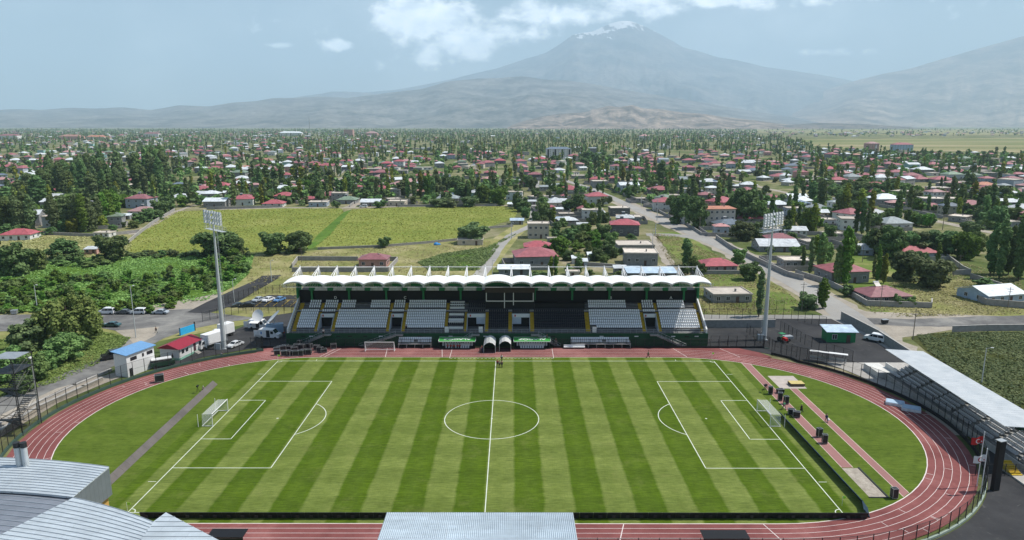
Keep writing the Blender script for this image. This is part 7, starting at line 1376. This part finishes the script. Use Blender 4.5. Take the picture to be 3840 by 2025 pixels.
# ================================================================ vehicles
CARM = {k: mat('car paint ' + k, c, .25, .03, spec=.6) for k, c in (('white', (.72, .73, .74)), ('grey', (.10, .105, .11)), ('silver', (.38, .42, .46)), ('dark', (.035, .05, .055)), ('blue', (.10, .22, .42)), ('black', (.02, .02, .022)), ('teal', (.04, .10, .11)))}
def car_meshes():
    out = {}
    P = {'sedan': ([(-2.25, .35), (-2.28, .72), (-2.05, .90), (-1.55, .95), (-.95, 1.40), (.45, 1.44), (1.15, .98), (2.0, .86), (2.28, .66), (2.3, .35)], 4.6, 1.78), 'van': ([(-2.15, .35), (-2.2, .95), (-2.05, 1.75), (-1.9, 1.85), (.55, 1.86), (1.25, 1.15), (2.05, 1.0), (2.2, .75), (2.22, .35)], 4.4, 1.82)}
    for k, (pf, L_, Wd) in P.items():
        b = MB(); n = len(pf); top = max(z for x, z in pf)
        hw = lambda z: Wd / 2 * (1 - .22 * max(0, (z - .9) / (top - .9)) ** 1.2) if k == 'sedan' else Wd / 2 * (1 - .10 * max(0, (z - .9) / (top - .9)))
        vs = [(x, -hw(z), z) for x, z in pf] + [(x, hw(z), z) for x, z in pf]; b.raw(vs, [(i, i + 1, n + i + 1, n + i) for i in range(n - 1)] + [tuple(range(n))[::-1], tuple(range(n, 2 * n))]); body = b
        g = MB()
        if k == 'sedan': gp = [[(-1.42, .97), (-.92, 1.34), (-.28, 1.37), (-.28, .97)], [(-.2, .97), (-.2, 1.37), (.40, 1.37), (1.0, 1.0)]]; ws = ((.52, 1.385, 1.10, 1.03), (-1.0, 1.36, -1.48, 1.0))
        else: gp = [[(-1.95, 1.15), (-1.9, 1.65), (-.85, 1.67), (-.85, 1.15)], [(-.75, 1.15), (-.75, 1.67), (.2, 1.67), (.2, 1.15)], [(.28, 1.15), (.28, 1.67), (.5, 1.67), (1.0, 1.18)]]; ws = ((.62, 1.76, 1.20, 1.21), (-2.1, 1.68, -2.19, 1.1))
        for q in gp:
            for s in (-1, 1): pts = [(x, s * (hw(z) + .012), z) for x, z in q]; g.poly(pts if s < 0 else pts[::-1]); g.poly((pts if s < 0 else pts[::-1])[::-1])
        for (xa, za, xb, zb) in ws: o = .02; g.poly([(xa + o * (1 if xa > 0 else -1), -hw(za) + .12, za), (xb + o * (1 if xa > 0 else -1), -hw(zb) + .08, zb), (xb + o * (1 if xa > 0 else -1), hw(zb) - .08, zb), (xa + o * (1 if xa > 0 else -1), hw(za) - .12, za)]); 
        gm = g.mesh('window', M['glass']); w = MB(); w.tube((0, -.1, 0), (0, .1, 0), .32, 14); w.tube((0, -.11, 0), (0, .11, 0), .18, 10); wm = w.mesh('wheel', M['tyre']); h = MB(); h.box(0, 0, 0, .08, .35, .14); hm_ = h.mesh('headlight', M['white'])
        out[k] = (body, gm, wm, hm_, L_, Wd)
    return out
CMESH = car_meshes(); BODY = {}
def car(x, y, rz, kind, col, label, group=None, name='parked_car', cat='car', px=True, z=.1, sc=1.0):
    if px: x, y = at(x, y)
    body, gm, wm, hm_, L_, Wd = CMESH[kind]
    if (kind, col) not in BODY: BODY[(kind, col)] = body.mesh('body', CARM[col])
    t = thing(name, label, cat, (x, y, z), rz, group); t.scale = (sc,) * 3; link('body', BODY[(kind, col)], t); link('window', gm, t)
    for sx in (-1.38, 1.4):
        for sy in (-1, 1): link('wheel', wm, t, (sx, sy * (Wd / 2 - .1), .32))
    for sy in (-1, 1): link('headlight', hm_, t, (L_ / 2 - .04, sy * .62, .68))
    return t
g1 = 'cars parked by the old road'
car(270, 790, math.pi, 'van', 'white', 'white minivan parked leftmost along the meadow edge', g1, 'parked_van', 'van', sc=1.08); car(313, 790, math.pi, 'sedan', 'grey', 'dark grey saloon between the two white vans', g1); car(349, 790, math.pi, 'van', 'white', 'white van with black windows parked next to the grey saloon', g1, 'parked_van', 'van'); car(404, 790, math.pi, 'sedan', 'silver', 'silver saloon parked alone right of the white vans', g1)
car(282, 822, math.pi, 'sedan', 'teal', 'dark teal saloon on the near side of the old road', g1); car(240, 823, math.pi, 'sedan', 'dark', 'dark saloon half hidden behind the willow', g1); car(132, 818, 0, 'van', 'white', 'white van behind the willow', g1, 'parked_van', 'van'); car(172, 822, math.pi, 'sedan', 'silver', 'silver saloon behind the willow', g1)
car(284, 902, -2.5, 'van', 'black', 'black van on the road behind the white office block', None, 'black_van', 'van', sc=1.15)
g2 = 'cars in the car park'
car(650, 758, -1.9, 'sedan', 'silver', 'silver car in the car park, left of the white one', g2); car(675, 758, -1.9, 'sedan', 'white', 'white car in the car park between silver and blue', g2); car(703, 758, -1.9, 'sedan', 'blue', 'light blue car in the car park', g2); car(622, 772, -2.9, 'sedan', 'black', 'black car on the first marked bay', g2)
car(592, 872, -1.95, 'sedan', 'white', 'white saloon beside the left floodlight mast', None); car(2199, 858, 2.4, 'van', 'white', 'white van on the road behind the right yard wall', None, 'white_van', 'van', sc=1.15); car(914, 522, math.pi, 'van', 'white', 'small white van by the maize field lane', None, 'parked_van', 'van', sc=1.2)
car(602, 771, .5, 'sedan', 'dark', 'dark car at the car park gate', g2, sc=.9)
def truck(x, y, rz, label, L_=7.5, name='box_truck', z=.1):
    t = thing(name, label, 'truck', (x, y, z), rz); b = MB(); b.box(-.9, 0, 1.0, L_ - 2.2, 2.45, 2.6); b.build('cargo_box', M['white'], t); b = MB(); pf = [(0, .5), (0, 2.5), (1.3, 2.55), (1.8, 1.6), (1.9, .5)]; n = len(pf); xo = (L_ - 2.2) / 2 - .8
    b.raw([(xo + x_, -1.15, z_) for x_, z_ in pf] + [(xo + x_, 1.15, z_) for x_, z_ in pf], [(i, i + 1, n + i + 1, n + i) for i in range(n - 1)] + [tuple(range(n))[::-1], tuple(range(n, 2 * n))]); cab = b.build('cab', M['white'], t)
    b = MB(); b.poly([(xo + 1.38, -1.02, 2.45), (xo + 1.83, -1.05, 1.6), (xo + 1.83, 1.05, 1.6), (xo + 1.38, 1.02, 2.45)]); [b.poly([(xo + .6, s * 1.165, 1.55), (xo + 1.6, s * 1.165, 1.55), (xo + 1.2, s * 1.165, 2.3), (xo + .6, s * 1.165, 2.3)][::s]) for s in (-1, 1)]; b.build('windscreen', M['glass'], cab)
    b = MB(); b.box(-.2, 0, .55, L_ - .8, 1.6, .4); b.build('chassis', M['dsteel'], t)
    w = MB(); w.tube((0, -.15, 0), (0, .15, 0), .48, 14); wm = w.mesh('wheel', M['tyre'])
    for sx in (-L_ / 2 + 1.2, xo + .9):
        for sy in (-1, 1): link('wheel', wm, t, (sx, sy * 1.05, .48))
    return t
truck(*at(531, 872), -2.05, 'white box truck facing the track left of the floodlight mast', 8.0); truck(*at(563, 848), -2.05, 'white box truck with open tail lift behind the floodlight mast', 5.8)
def bvan(x, y, rz, label, dish, awn):
    t = thing('broadcast_van', label, 'van', (x, y, .1), rz); b = MB(); pf = [(-2.9, .4), (-2.95, 2.4), (-2.7, 2.6), (1.2, 2.6), (1.9, 1.6), (2.8, 1.3), (2.95, .9), (2.95, .4)]; n = len(pf); b.raw([(x_, -1.0, z_) for x_, z_ in pf] + [(x_, 1.0, z_) for x_, z_ in pf], [(i, i + 1, n + i + 1, n + i) for i in range(n - 1)] + [tuple(range(n))[::-1], tuple(range(n, 2 * n))]); b.build('body', M['white'], t)
    b = MB(); b.poly([(1.27, -.88, 2.52), (1.93, -.92, 1.6), (1.93, .92, 1.6), (1.27, .88, 2.52)]); b.box(1.0, -1.01, 1.45, .8, .03, .75); b.box(-.1, -1.01, .5, 1.0, .04, 1.9); b.build('window', M['glass'], t)
    b = MB(); b.box(-2.0, -1.015, 1.3, .35, .02, .7); b.build('blue_mark', M['blue'], t); b = MB(); b.box(-3.6, -.9, .6, 1.1, .06, 1.7); b.build('rear_door', M['white'], t)
    w = MB(); w.tube((0, -.12, 0), (0, .12, 0), .36, 12); wm = w.mesh('wheel', M['tyre']); [link('wheel', wm, t, (sx, sy * .9, .36)) for sx in (-1.9, 1.9) for sy in (-1, 1)]
    if dish:
        b = MB(); N = 14
        for k in range(3):
            r0, r1 = .55 * k, .55 * (k + 1)
            for i in range(N): a0, a1 = 6.2832 * i / N, 6.2832 * (i + 1) / N; f = lambda r, a: (r * math.cos(a), -.25 * (r / 1.5) ** 2 - .3 + r * math.sin(a) * .45, 3.9 + r * math.sin(a)); b.poly([f(r0, a0), f(r1, a0), f(r1, a1), f(r0, a1)])
        b.tube((0, 0, 2.6), (0, -.2, 3.8), .12, 6); b.build('satellite_dish', M['white'], t)
    if awn: b = MB(); b.hexa([(-1.8, -2.6, 2.2), (.8, -2.6, 2.2), (.8, -1.0, 2.5), (-1.8, -1.0, 2.5)], [(-1.8, -2.6, 2.25), (.8, -2.6, 2.25), (.8, -1.0, 2.55), (-1.8, -1.0, 2.55)]); b.build('awning', M['white'], t)
    return t
bvan(*at(653, 827), -.1, 'white broadcast van with awning and dish, the far one of the pair', True, True); bvan(*at(680, 851), -.15, 'white broadcast van with blue mark, the near one of the pair', False, False)
t = thing('satellite_trailer', 'large white satellite dish behind the near broadcast van', 'satellite dish', (*at(692, 838), .1), .3); b = MB(); b.box(0, 0, .3, 4.5, 2.0, 2.3); b.build('trailer_body', M['lblue'], t); b = MB(); N = 18
for k in range(3):
    r0, r1 = .75 * k, .75 * (k + 1)
    for i in range(N):
        a0, a1 = 6.2832 * i / N, 6.2832 * (i + 1) / N; f = lambda r, a: (-.3 + r * math.sin(a) * .8, r * math.cos(a), 4.2 + r * math.sin(a) * .75 + .3 * (r / 2) ** 2); b.poly([f(r0, a0), f(r1, a0), f(r1, a1), f(r0, a1)])
b.tube((0, 0, 2.6), (0, 0, 4.2), .12, 6); b.build('satellite_dish', M['white'], t)
x, y = at(1968, 860); t = thing('tractor', 'small red and green tractor in the right yard', 'tractor', (x, y, .1), -1.2); b = MB(); b.box(.7, 0, .6, 1.5, .8, .7); b.build('bonnet', M['red'], t); b = MB(); b.box(-.5, 0, .9, 1.1, 1.1, .25); [b.tube((xx, yy, 1.0), (xx, yy, 2.1), .04, 4) for xx in (-.9, 0) for yy in (-.5, .5)]; b.box(-.45, 0, 2.1, 1.4, 1.4, .08); b.build('canopy', M['green'], t)
for xx, rr_ in ((-.6, .62), (1.1, .38)):
    for yy in (-.75, .75): b = MB(); b.tube((xx, yy - .15, rr_), (xx, yy + .15, rr_), rr_, 14); b.build('wheel', M['tyre'], t)
x, y = at(1980, 857); t = thing('cart', 'grey tipping cart behind the tractor', 'cart', (x, y, .1), .2); b = MB(); b.box(0, 0, .6, 2.4, 1.6, .7); b.build('cart_body', M['steel'], t); [(lambda q: (q.tube((0, s - .1, .35), (0, s + .1, .35), .35, 12), q.build('wheel', M['tyre'], t)))(MB()) for s in (-.8, .8)]
t = thing('minibus', 'dark green minibus with white roof beside the left bend fence', 'minibus', (*at(410, 922), .1), .55); b = MB(); b.box(0, 0, .4, 5.2, 1.9, 1.0); b.build('body', mat('dark green paint', (.02, .06, .035), .3), t); b = MB(); b.box(-.2, 0, 1.4, 4.4, 1.7, .5, taper=.93); b.build('window', M['glass'], t); b = MB(); b.box(-.2, 0, 1.9, 4.3, 1.75, .15); b.build('roof', M['white'], t)
w = MB(); w.tube((0, -.12, 0), (0, .12, 0), .36, 12); wm = w.mesh('wheel', M['tyre']); [link('wheel', wm, t, (sx, sy * .85, .36)) for sx in (-1.7, 1.7) for sy in (-1, 1)]
# bins, containers
for ox_, oy_, l in ((37, 791, 'grey waste container on the verge of the old road'), (2224, 815, 'brown waste container at the crossroads'), (1731, 632, 'dark waste container beside the main road')):
    x, y = at(ox_, oy_); t = thing('waste_container', l, 'waste container', (x, y, .1), .2); b = MB(); b.box(0, 0, .2, 1.5, 1.0, 1.0, taper=1.12); b.build('container_body', M['steel'] if ox_ < 100 else M['dsteel'], t); b = MB(); b.box(0, 0, 1.22, 1.75, 1.2, .12); b.build('lid', M['steel'], t)
# ================================================================ lamp posts and power poles
def pole(ox_, oyb, oyt, label, lamp=1, r=.11, arm=False, m='steel', name='lamp_post', cat='lamp post'):
    x, y = at(ox_, oyb); h = hgt(ox_, oyb, oyt); t = thing(name, label, cat, (x, y, 0)); b = MB(); b.tube((0, 0, 0), (0, 0, h), r, 7, r * .6); b.build('pole', M[m], t)
    if lamp: b = MB(); b.tube((0, 0, h - .1), (.9, -.3, h + .15), .04, 4); b.build('lamp_arm', M['steel'], t); b = MB(); b.box(1.0, -.35, h + .1, .6, .25, .14, rz=-.3); b.build('lamp_head', M['white'], t)
    if arm: b = MB(); b.box(0, 0, h - .7, 2.0, .1, .1); b.box(0, 0, h - 1.5, 1.4, .1, .1); b.build('cross_arm', M[m], t)
    return t
PL = [(95, 783, 717, 'lamp post rising in front of the meadow thicket at left', 1), (342, 850, 719, 'lamp post rising above the white parked vans', 1), (589, 760, 702, 'short lamp post beside the new asphalt road', 1), (683, 708, 655, 'lamp post at the far end of the new asphalt road', 1), (759, 660, 622, 'thin pole behind the walled yard of the pink house', 0),
      (2016, 780, 710, 'thin pole on the grass right of the floodlight', 0), (2052, 776, 725, 'thin pole left of the conical poplar', 0), (2213, 776, 715, 'pole at the corner of the walled red house', 0), (2295, 855, 778, 'lattice pole at the crossroads', 0), (2468, 965, 875, 'lattice pole in the vegetable field', 1), (2534, 775, 722, 'thin pole in front of the pale blue house', 0), (2397, 696, 655, 'pole on the grass right of the olive trees', 0), (2410, 690, 640, 'tall pole behind the olive trees', 0),
      (1652, 555, 500, 'street lamp by the main road above the triangular lawn', 1), (1706, 558, 505, 'street lamp in front of the school trees', 1), (1759, 582, 545, 'power pole left of the school', 0), (1648, 590, 562, 'lamp post by the dirt lane junction', 1), (1640, 640, 575, 'tall lamp post beside the two storey grey house', 1), (1352, 560, 488, 'power pole on the straight lane', 0), (1286, 600, 560, 'lamp post by the gravel lane', 1), (1238, 705, 655, 'lamp post at the bend of the gravel lane', 1),
      (1470, 460, 432, 'power pole far up the main road', 0), (1447, 455, 430, 'second power pole far up the main road', 0), (1548, 470, 430, 'power pole left of the grey blue house', 0), (1612, 520, 492, 'street lamp on the bend of the main road', 1), (1850, 600, 555, 'power pole behind the white long house', 0), (1971, 690, 655, 'pole beside the grey compound wall', 0), (2168, 660, 615, 'power pole between the right poplars', 0), (2250, 552, 520, 'power pole on the dirt lane at right', 0), (2370, 578, 540, 'second power pole on the dirt lane at right', 0), (817, 470, 440, 'pole above the lane left of centre', 0), (1708, 360, 350, 'far thin pole near the plain', 0), (907, 452, 425, 'pole by the cream house', 0)]
for q in PL: pole(q[0], q[1], q[2], q[3], q[4], arm=not q[4] and q[1] > 500, m='galv' if q[4] else 'wood', name='lamp_post' if q[4] else 'power_pole', cat='lamp post' if q[4] else 'power pole', r=.13 if q[1] > 600 else .22)
t = pole(780, 345, 293, 'very tall lattice radio mast on the town skyline', 0, r=1.6, m='steel', name='radio_mast', cat='radio mast')
pole(1708, 400, 380, 'dark cell tower right of the main road', 0, r=.8, m='dsteel', name='cell_tower', cat='cell tower')
for ox_, oyb, oyt, l in ((905, 352, 325, 'x'),): pass
def minaret(ox_, oyb, oyt, label):
    x, y = at(ox_, oyb); h = hgt(ox_, oyb, oyt); t = thing('minaret', label, 'minaret', (x, y, 0)); b = MB(); b.tube((0, 0, 0), (0, 0, h * .8), 1.3, 10, 1.0); b.tube((0, 0, h * .6), (0, 0, h * .63), 1.9, 10); b.build('tower', M['offwhite'], t); b = MB(); b.tube((0, 0, h * .8), (0, 0, h), 1.15, 10, .05); b.build('spire', M['steel'], t)
minaret(602, 352, 326, 'thin pale minaret on the left skyline'); minaret(237, 365, 344, 'white minaret left of the poplar grove'); minaret(2201, 388, 362, 'minaret in front of the pink apartment block'); minaret(1531, 348, 330, 'thin minaret above the far poplars'); minaret(1685, 372, 346, 'minaret beside the small domed mosque')
x, y = at(1672, 375); t = thing('mosque', 'small white mosque with a pale dome', 'mosque', (x, y, 0)); b = MB(); b.box(0, 8, 0, 20, 16, 7); b.build('prayer_hall', M['offwhite'], t); b = MB(); b.ball((0, 8, 7), 5.5, 16, 8, .95); b.build('dome', M['white'], t)
# ================================================================ labels for the town's houses and the trees
ORD = ['leftmost', 'second', 'third', 'fourth', 'fifth', 'sixth', 'seventh', 'eighth', 'ninth', 'tenth', 'eleventh', 'twelfth'] + ['%dth' % i for i in range(13, 90)]
SECT = [(-400, 'far left'), (330, 'behind left floodlight'), (640, 'left of centre'), (900, 'above left canopy'), (1150, 'by the straight lane'), (1345, 'left of main road'), (1640, 'by the school'), (1900, 'behind right floodlight'), (2200, 'far right')]
BAND = [(0, 'near the skyline'), (362, 'deep in town'), (395, 'in the town back'), (430, 'in mid town'), (475, 'in the town front'), (540, 'near the stadium'), (640, 'behind the stadium'), (720, 'beside the stadium')]
def auto(lst, grp):
    cells = {}
    for t, look in lst:
        px_, py_ = pr((t.location.x, t.location.y, 0)); s = [n for a, n in SECT if px_ >= a or a == -400][-1]; bnd = [n for a, n in BAND if py_ >= a][-1]
        cells.setdefault((look, bnd, s), []).append((px_, t))
    for (look, bnd, s), v in cells.items():
        v.sort(key=lambda q: q[0])
        for i, (_, t) in enumerate(v):
            o = '' if len(v) == 1 else ', leftmost' if i == 0 else ', rightmost' if i == len(v) - 1 else ', %s from left' % ORD[i]
            t['label'] = '%s %s, %s%s' % (look, bnd, s, o); t['group'] = grp(t)
auto(HOUSES, lambda t: 'houses of the town')
auto(YARDS, lambda t: 'yard walls of the town')
auto(TREES, lambda t: 'poplars of the town' if 'poplar' in t.name else ('bushes in and around the meadow' if 'bush' in t.name else 'broadleaf trees of the town'))
# ---------------------------------------------------------------- mountains
def ridge(name, prof, D, Dn, m, rough=.03, seed=1, nx=420, ny=46, gul=.10, shape=1.5):
    """terrain whose crest lies at distance D (m) from the camera and falls to the plain at distance Dn in front and the same behind; prof: crest points (photo x, photo y)"""
    rs = np.random.RandomState(seed); px = np.array([p[0] for p in prof], float); py = np.array([p[1] for p in prof], float)
    xx = np.linspace(px[0], px[-1], nx); yy = np.interp(xx, px, py)
    ker = np.hanning(9); ker /= ker.sum(); yy = np.convolve(np.pad(yy, 4, mode='edge'), ker, 'valid')
    az_ = (xx * K - 1920) / FPX; HZ = 1012.5 - FPX * math.tan(PITCH)
    hz = (HZ - yy * K) / FPX / math.cos(PITCH) ** 1
    def fbm(n, m_, oct_=6, per=4):
        out = np.zeros((m_, n))
        for o in range(oct_):
            g = rs.rand(max(2, per * 2 ** o // 3) + 2, per * 2 ** o * 3 + 2); u = np.linspace(0, g.shape[1] - 1.001, n); v = np.linspace(0, g.shape[0] - 1.001, m_)
            iu = u.astype(int); iv = v.astype(int); fu = u - iu; fv = v - iv; fu = fu * fu * (3 - 2 * fu); fv = (fv * fv * (3 - 2 * fv))[:, None]
            A = g[iv][:, iu] * (1 - fu) + g[iv][:, iu + 1] * fu; B = g[iv + 1][:, iu] * (1 - fu) + g[iv + 1][:, iu + 1] * fu; out += (A * (1 - fv) + B * fv - .5) * .55 ** o
        return out
    nz = fbm(nx, ny); nc = fbm(nx, 2)[0]
    V = []; T = np.concatenate([np.linspace(0, 1, ny - 8), np.linspace(1.03, 1.5, 8)])
    hc = CZ + hz * D * (1 + nc * rough)
    for j, tt in enumerate(T):
        d = Dn + (D - Dn) * tt
        f = tt ** shape if tt <= 1 else max(0, 1 - (tt - 1) * 1.6)
        z = hc * f + nz[j] * gul * hc * (4 * tt * (1 - tt) if tt < 1 else 0)
        z = np.maximum(z, -20) - 6 * (1 - min(1, tt * 6))
        x = CX + az_ * d / 1.0; y = CY + d * np.ones(nx)
        V.append(np.stack([x, y, z], 1))
    V = np.concatenate(V); i, j = np.meshgrid(np.arange(nx - 1), np.arange(ny - 1)); a = (j * nx + i).ravel(); Fc = np.stack([a, a + 1, a + nx + 1, a + nx], 1)
    me = bpy.data.meshes.new(name); me.from_pydata(V.tolist(), [], Fc.tolist()); me.materials.append(m); me.polygons.foreach_set('use_smooth', [True] * len(me.polygons)); me.update()
    return tag(link(name, me), kind='structure')
def hill_mat(name, a, b_, s, snow=None):
    m, t, bs = _nodes(name); n = noise(t, s, 8, .62); g = noise(t, s * 6, 6, .65, off=3)
    c = ramp(t, n, [(.38, a), (.60, b_)]); c = mixc(t, .8, c, ramp(t, g, [(.38, (.30, .32, .36)), (.60, (1, 1, 1))]), 'MULTIPLY')
    if snow:
        ge = t.nodes.new('ShaderNodeNewGeometry'); sx = t.nodes.new('ShaderNodeSeparateXYZ'); t.links.new(ge.outputs['Position'], sx.inputs[0])
        nn = noise(t, 1.0, 6, .65, vec=ge.outputs['Position'], sc=(.0030, .0008, .0007)); lim = mth(t, 'ADD', mth(t, 'DIVIDE', mth(t, 'SUBTRACT', sx.outputs[2], snow), 650.0), mth(t, 'MULTIPLY', mth(t, 'SUBTRACT', nn, .5), 5.2))
        sxx = mth(t, 'DIVIDE', mth(t, 'SUBTRACT', sx.outputs[0], 4200.0), 3800.0); lim = mth(t, 'SUBTRACT', lim, mth(t, 'MAXIMUM', mth(t, 'MULTIPLY', sxx, 1.6), 0.0))
        c = mixc(t, ramp(t, lim, [(.40, (0, 0, 0)), (.52, (1, 1, 1))]), c, (.9, .9, .92))
    t.links.new(c, bs.inputs['Base Color']); bs.inputs['Roughness'].default_value = 1.0; bs.inputs['Specular IOR Level'].default_value = 0
    return m
# each massif is one landform standing at its own distance
ridge('mountain', [(700, 262), (760, 251), (900, 240), (1000, 232), (1060, 222), (1140, 207), (1180, 197), (1250, 182), (1320, 160), (1365, 148), (1400, 128), (1430, 107), (1450, 103), (1478, 100), (1500, 90), (1525, 80), (1550, 75), (1572, 77), (1600, 87), (1630, 100), (1660, 115), (1700, 136), (1730, 142), (1780, 157), (1830, 164), (1900, 180), (1950, 186), (2050, 200), (2110, 211), (2150, 222), (2300, 262), (2450, 290), (2580, 315)], 30000, 15500, hill_mat('mountain slope', (.07, .09, .10), (.25, .23, .21), .0008, snow=3420), rough=.004, seed=3, nx=640, ny=90, gul=.17, shape=1.35)
ridge('mountain', [(1750, 318), (1850, 292), (1950, 262), (2040, 236), (2120, 211), (2180, 196), (2250, 183), (2330, 160), (2400, 140), (2470, 121), (2510, 110), (2575, 100), (2680, 96), (2800, 130), (3000, 200), (3300, 300)], 25000, 12500, hill_mat('shoulder slope', (.13, .105, .09), (.42, .32, .25), .0011), rough=.004, seed=8, nx=420, ny=60, gul=.12, shape=1.9)
ridge('hills', [(560, 300), (700, 268), (750, 250), (800, 243), (850, 236), (930, 238), (1000, 245), (1100, 262), (1200, 300)], 26000, 20000, hill_mat('blue hills', (.13, .13, .13), (.24, .21, .19), .0012), rough=.03, seed=12, nx=200, ny=30, gul=.2)
ridge('hills', [(-700, 300), (-400, 282), (-100, 284), (0, 281), (60, 277), (130, 279), (200, 274), (260, 276), (330, 273), (400, 279), (470, 268), (540, 271), (600, 262), (660, 258), (700, 251), (760, 250), (830, 247), (880, 250), (950, 243), (1010, 236), (1060, 232), (1130, 213), (1200, 207), (1260, 205), (1310, 200), (1360, 207), (1420, 210), (1500, 222), (1600, 238), (1750, 262), (1900, 285), (2050, 306), (2150, 320)], 17500, 10800, hill_mat('foothill slope', (.09, .088, .085), (.26, .235, .21), .0016), rough=.035, seed=21, nx=700, ny=90, gul=.26, shape=1.15)
ridge('hills', [(1270, 322), (1290, 312), (1320, 303), (1360, 293), (1400, 288), (1440, 286), (1470, 283), (1480, 276), (1500, 274), (1520, 268), (1545, 272), (1580, 266), (1600, 273), (1640, 276), (1700, 284), (1760, 288), (1800, 295), (1880, 303), (1950, 312), (2020, 318), (2120, 322)], 10500, 8300, hill_mat('brown hill', (.12, .090, .075), (.42, .32, .25), .0028), rough=.05, seed=30, nx=340, ny=50, gul=.34, shape=1.0)
ridge('hills', [(1880, 322), (1960, 314), (2040, 309), (2150, 312), (2250, 318), (2300, 322)], 9600, 8900, hill_mat('low hill', (.10, .09, .09), (.22, .18, .15), .003), rough=.05, seed=33, nx=120, ny=24, gul=.3)
# ---------------------------------------------------------------- haze
hb = MB(); X0, X1, Y0, Y1, Z0, Z1 = -32000, 32000, -1500, 46500, -30, 4350
hb.hexa([(X0, Y0, Z0), (X1, Y0, Z0), (X1, Y1, Z0), (X0, Y1, Z0)], [(X0, Y0, Z1), (X1, Y0, Z1), (X1, Y1, Z1), (X0, Y1, Z1)])
hm = bpy.data.materials.new('haze'); hm.use_nodes = True; ht_ = hm.node_tree; ht_.nodes.clear()
ho = ht_.nodes.new('ShaderNodeOutputMaterial'); hv = ht_.nodes.new('ShaderNodeVolumePrincipled'); hv.inputs['Color'].default_value = (.62, .83, 1.0, 1); hv.inputs['Density'].default_value = 6.0e-5; hv.inputs['Anisotropy'].default_value = 0.0
ht_.links.new(hv.outputs[0], ho.inputs['Volume'])
tag(hb.build('haze', hm), kind='stuff')
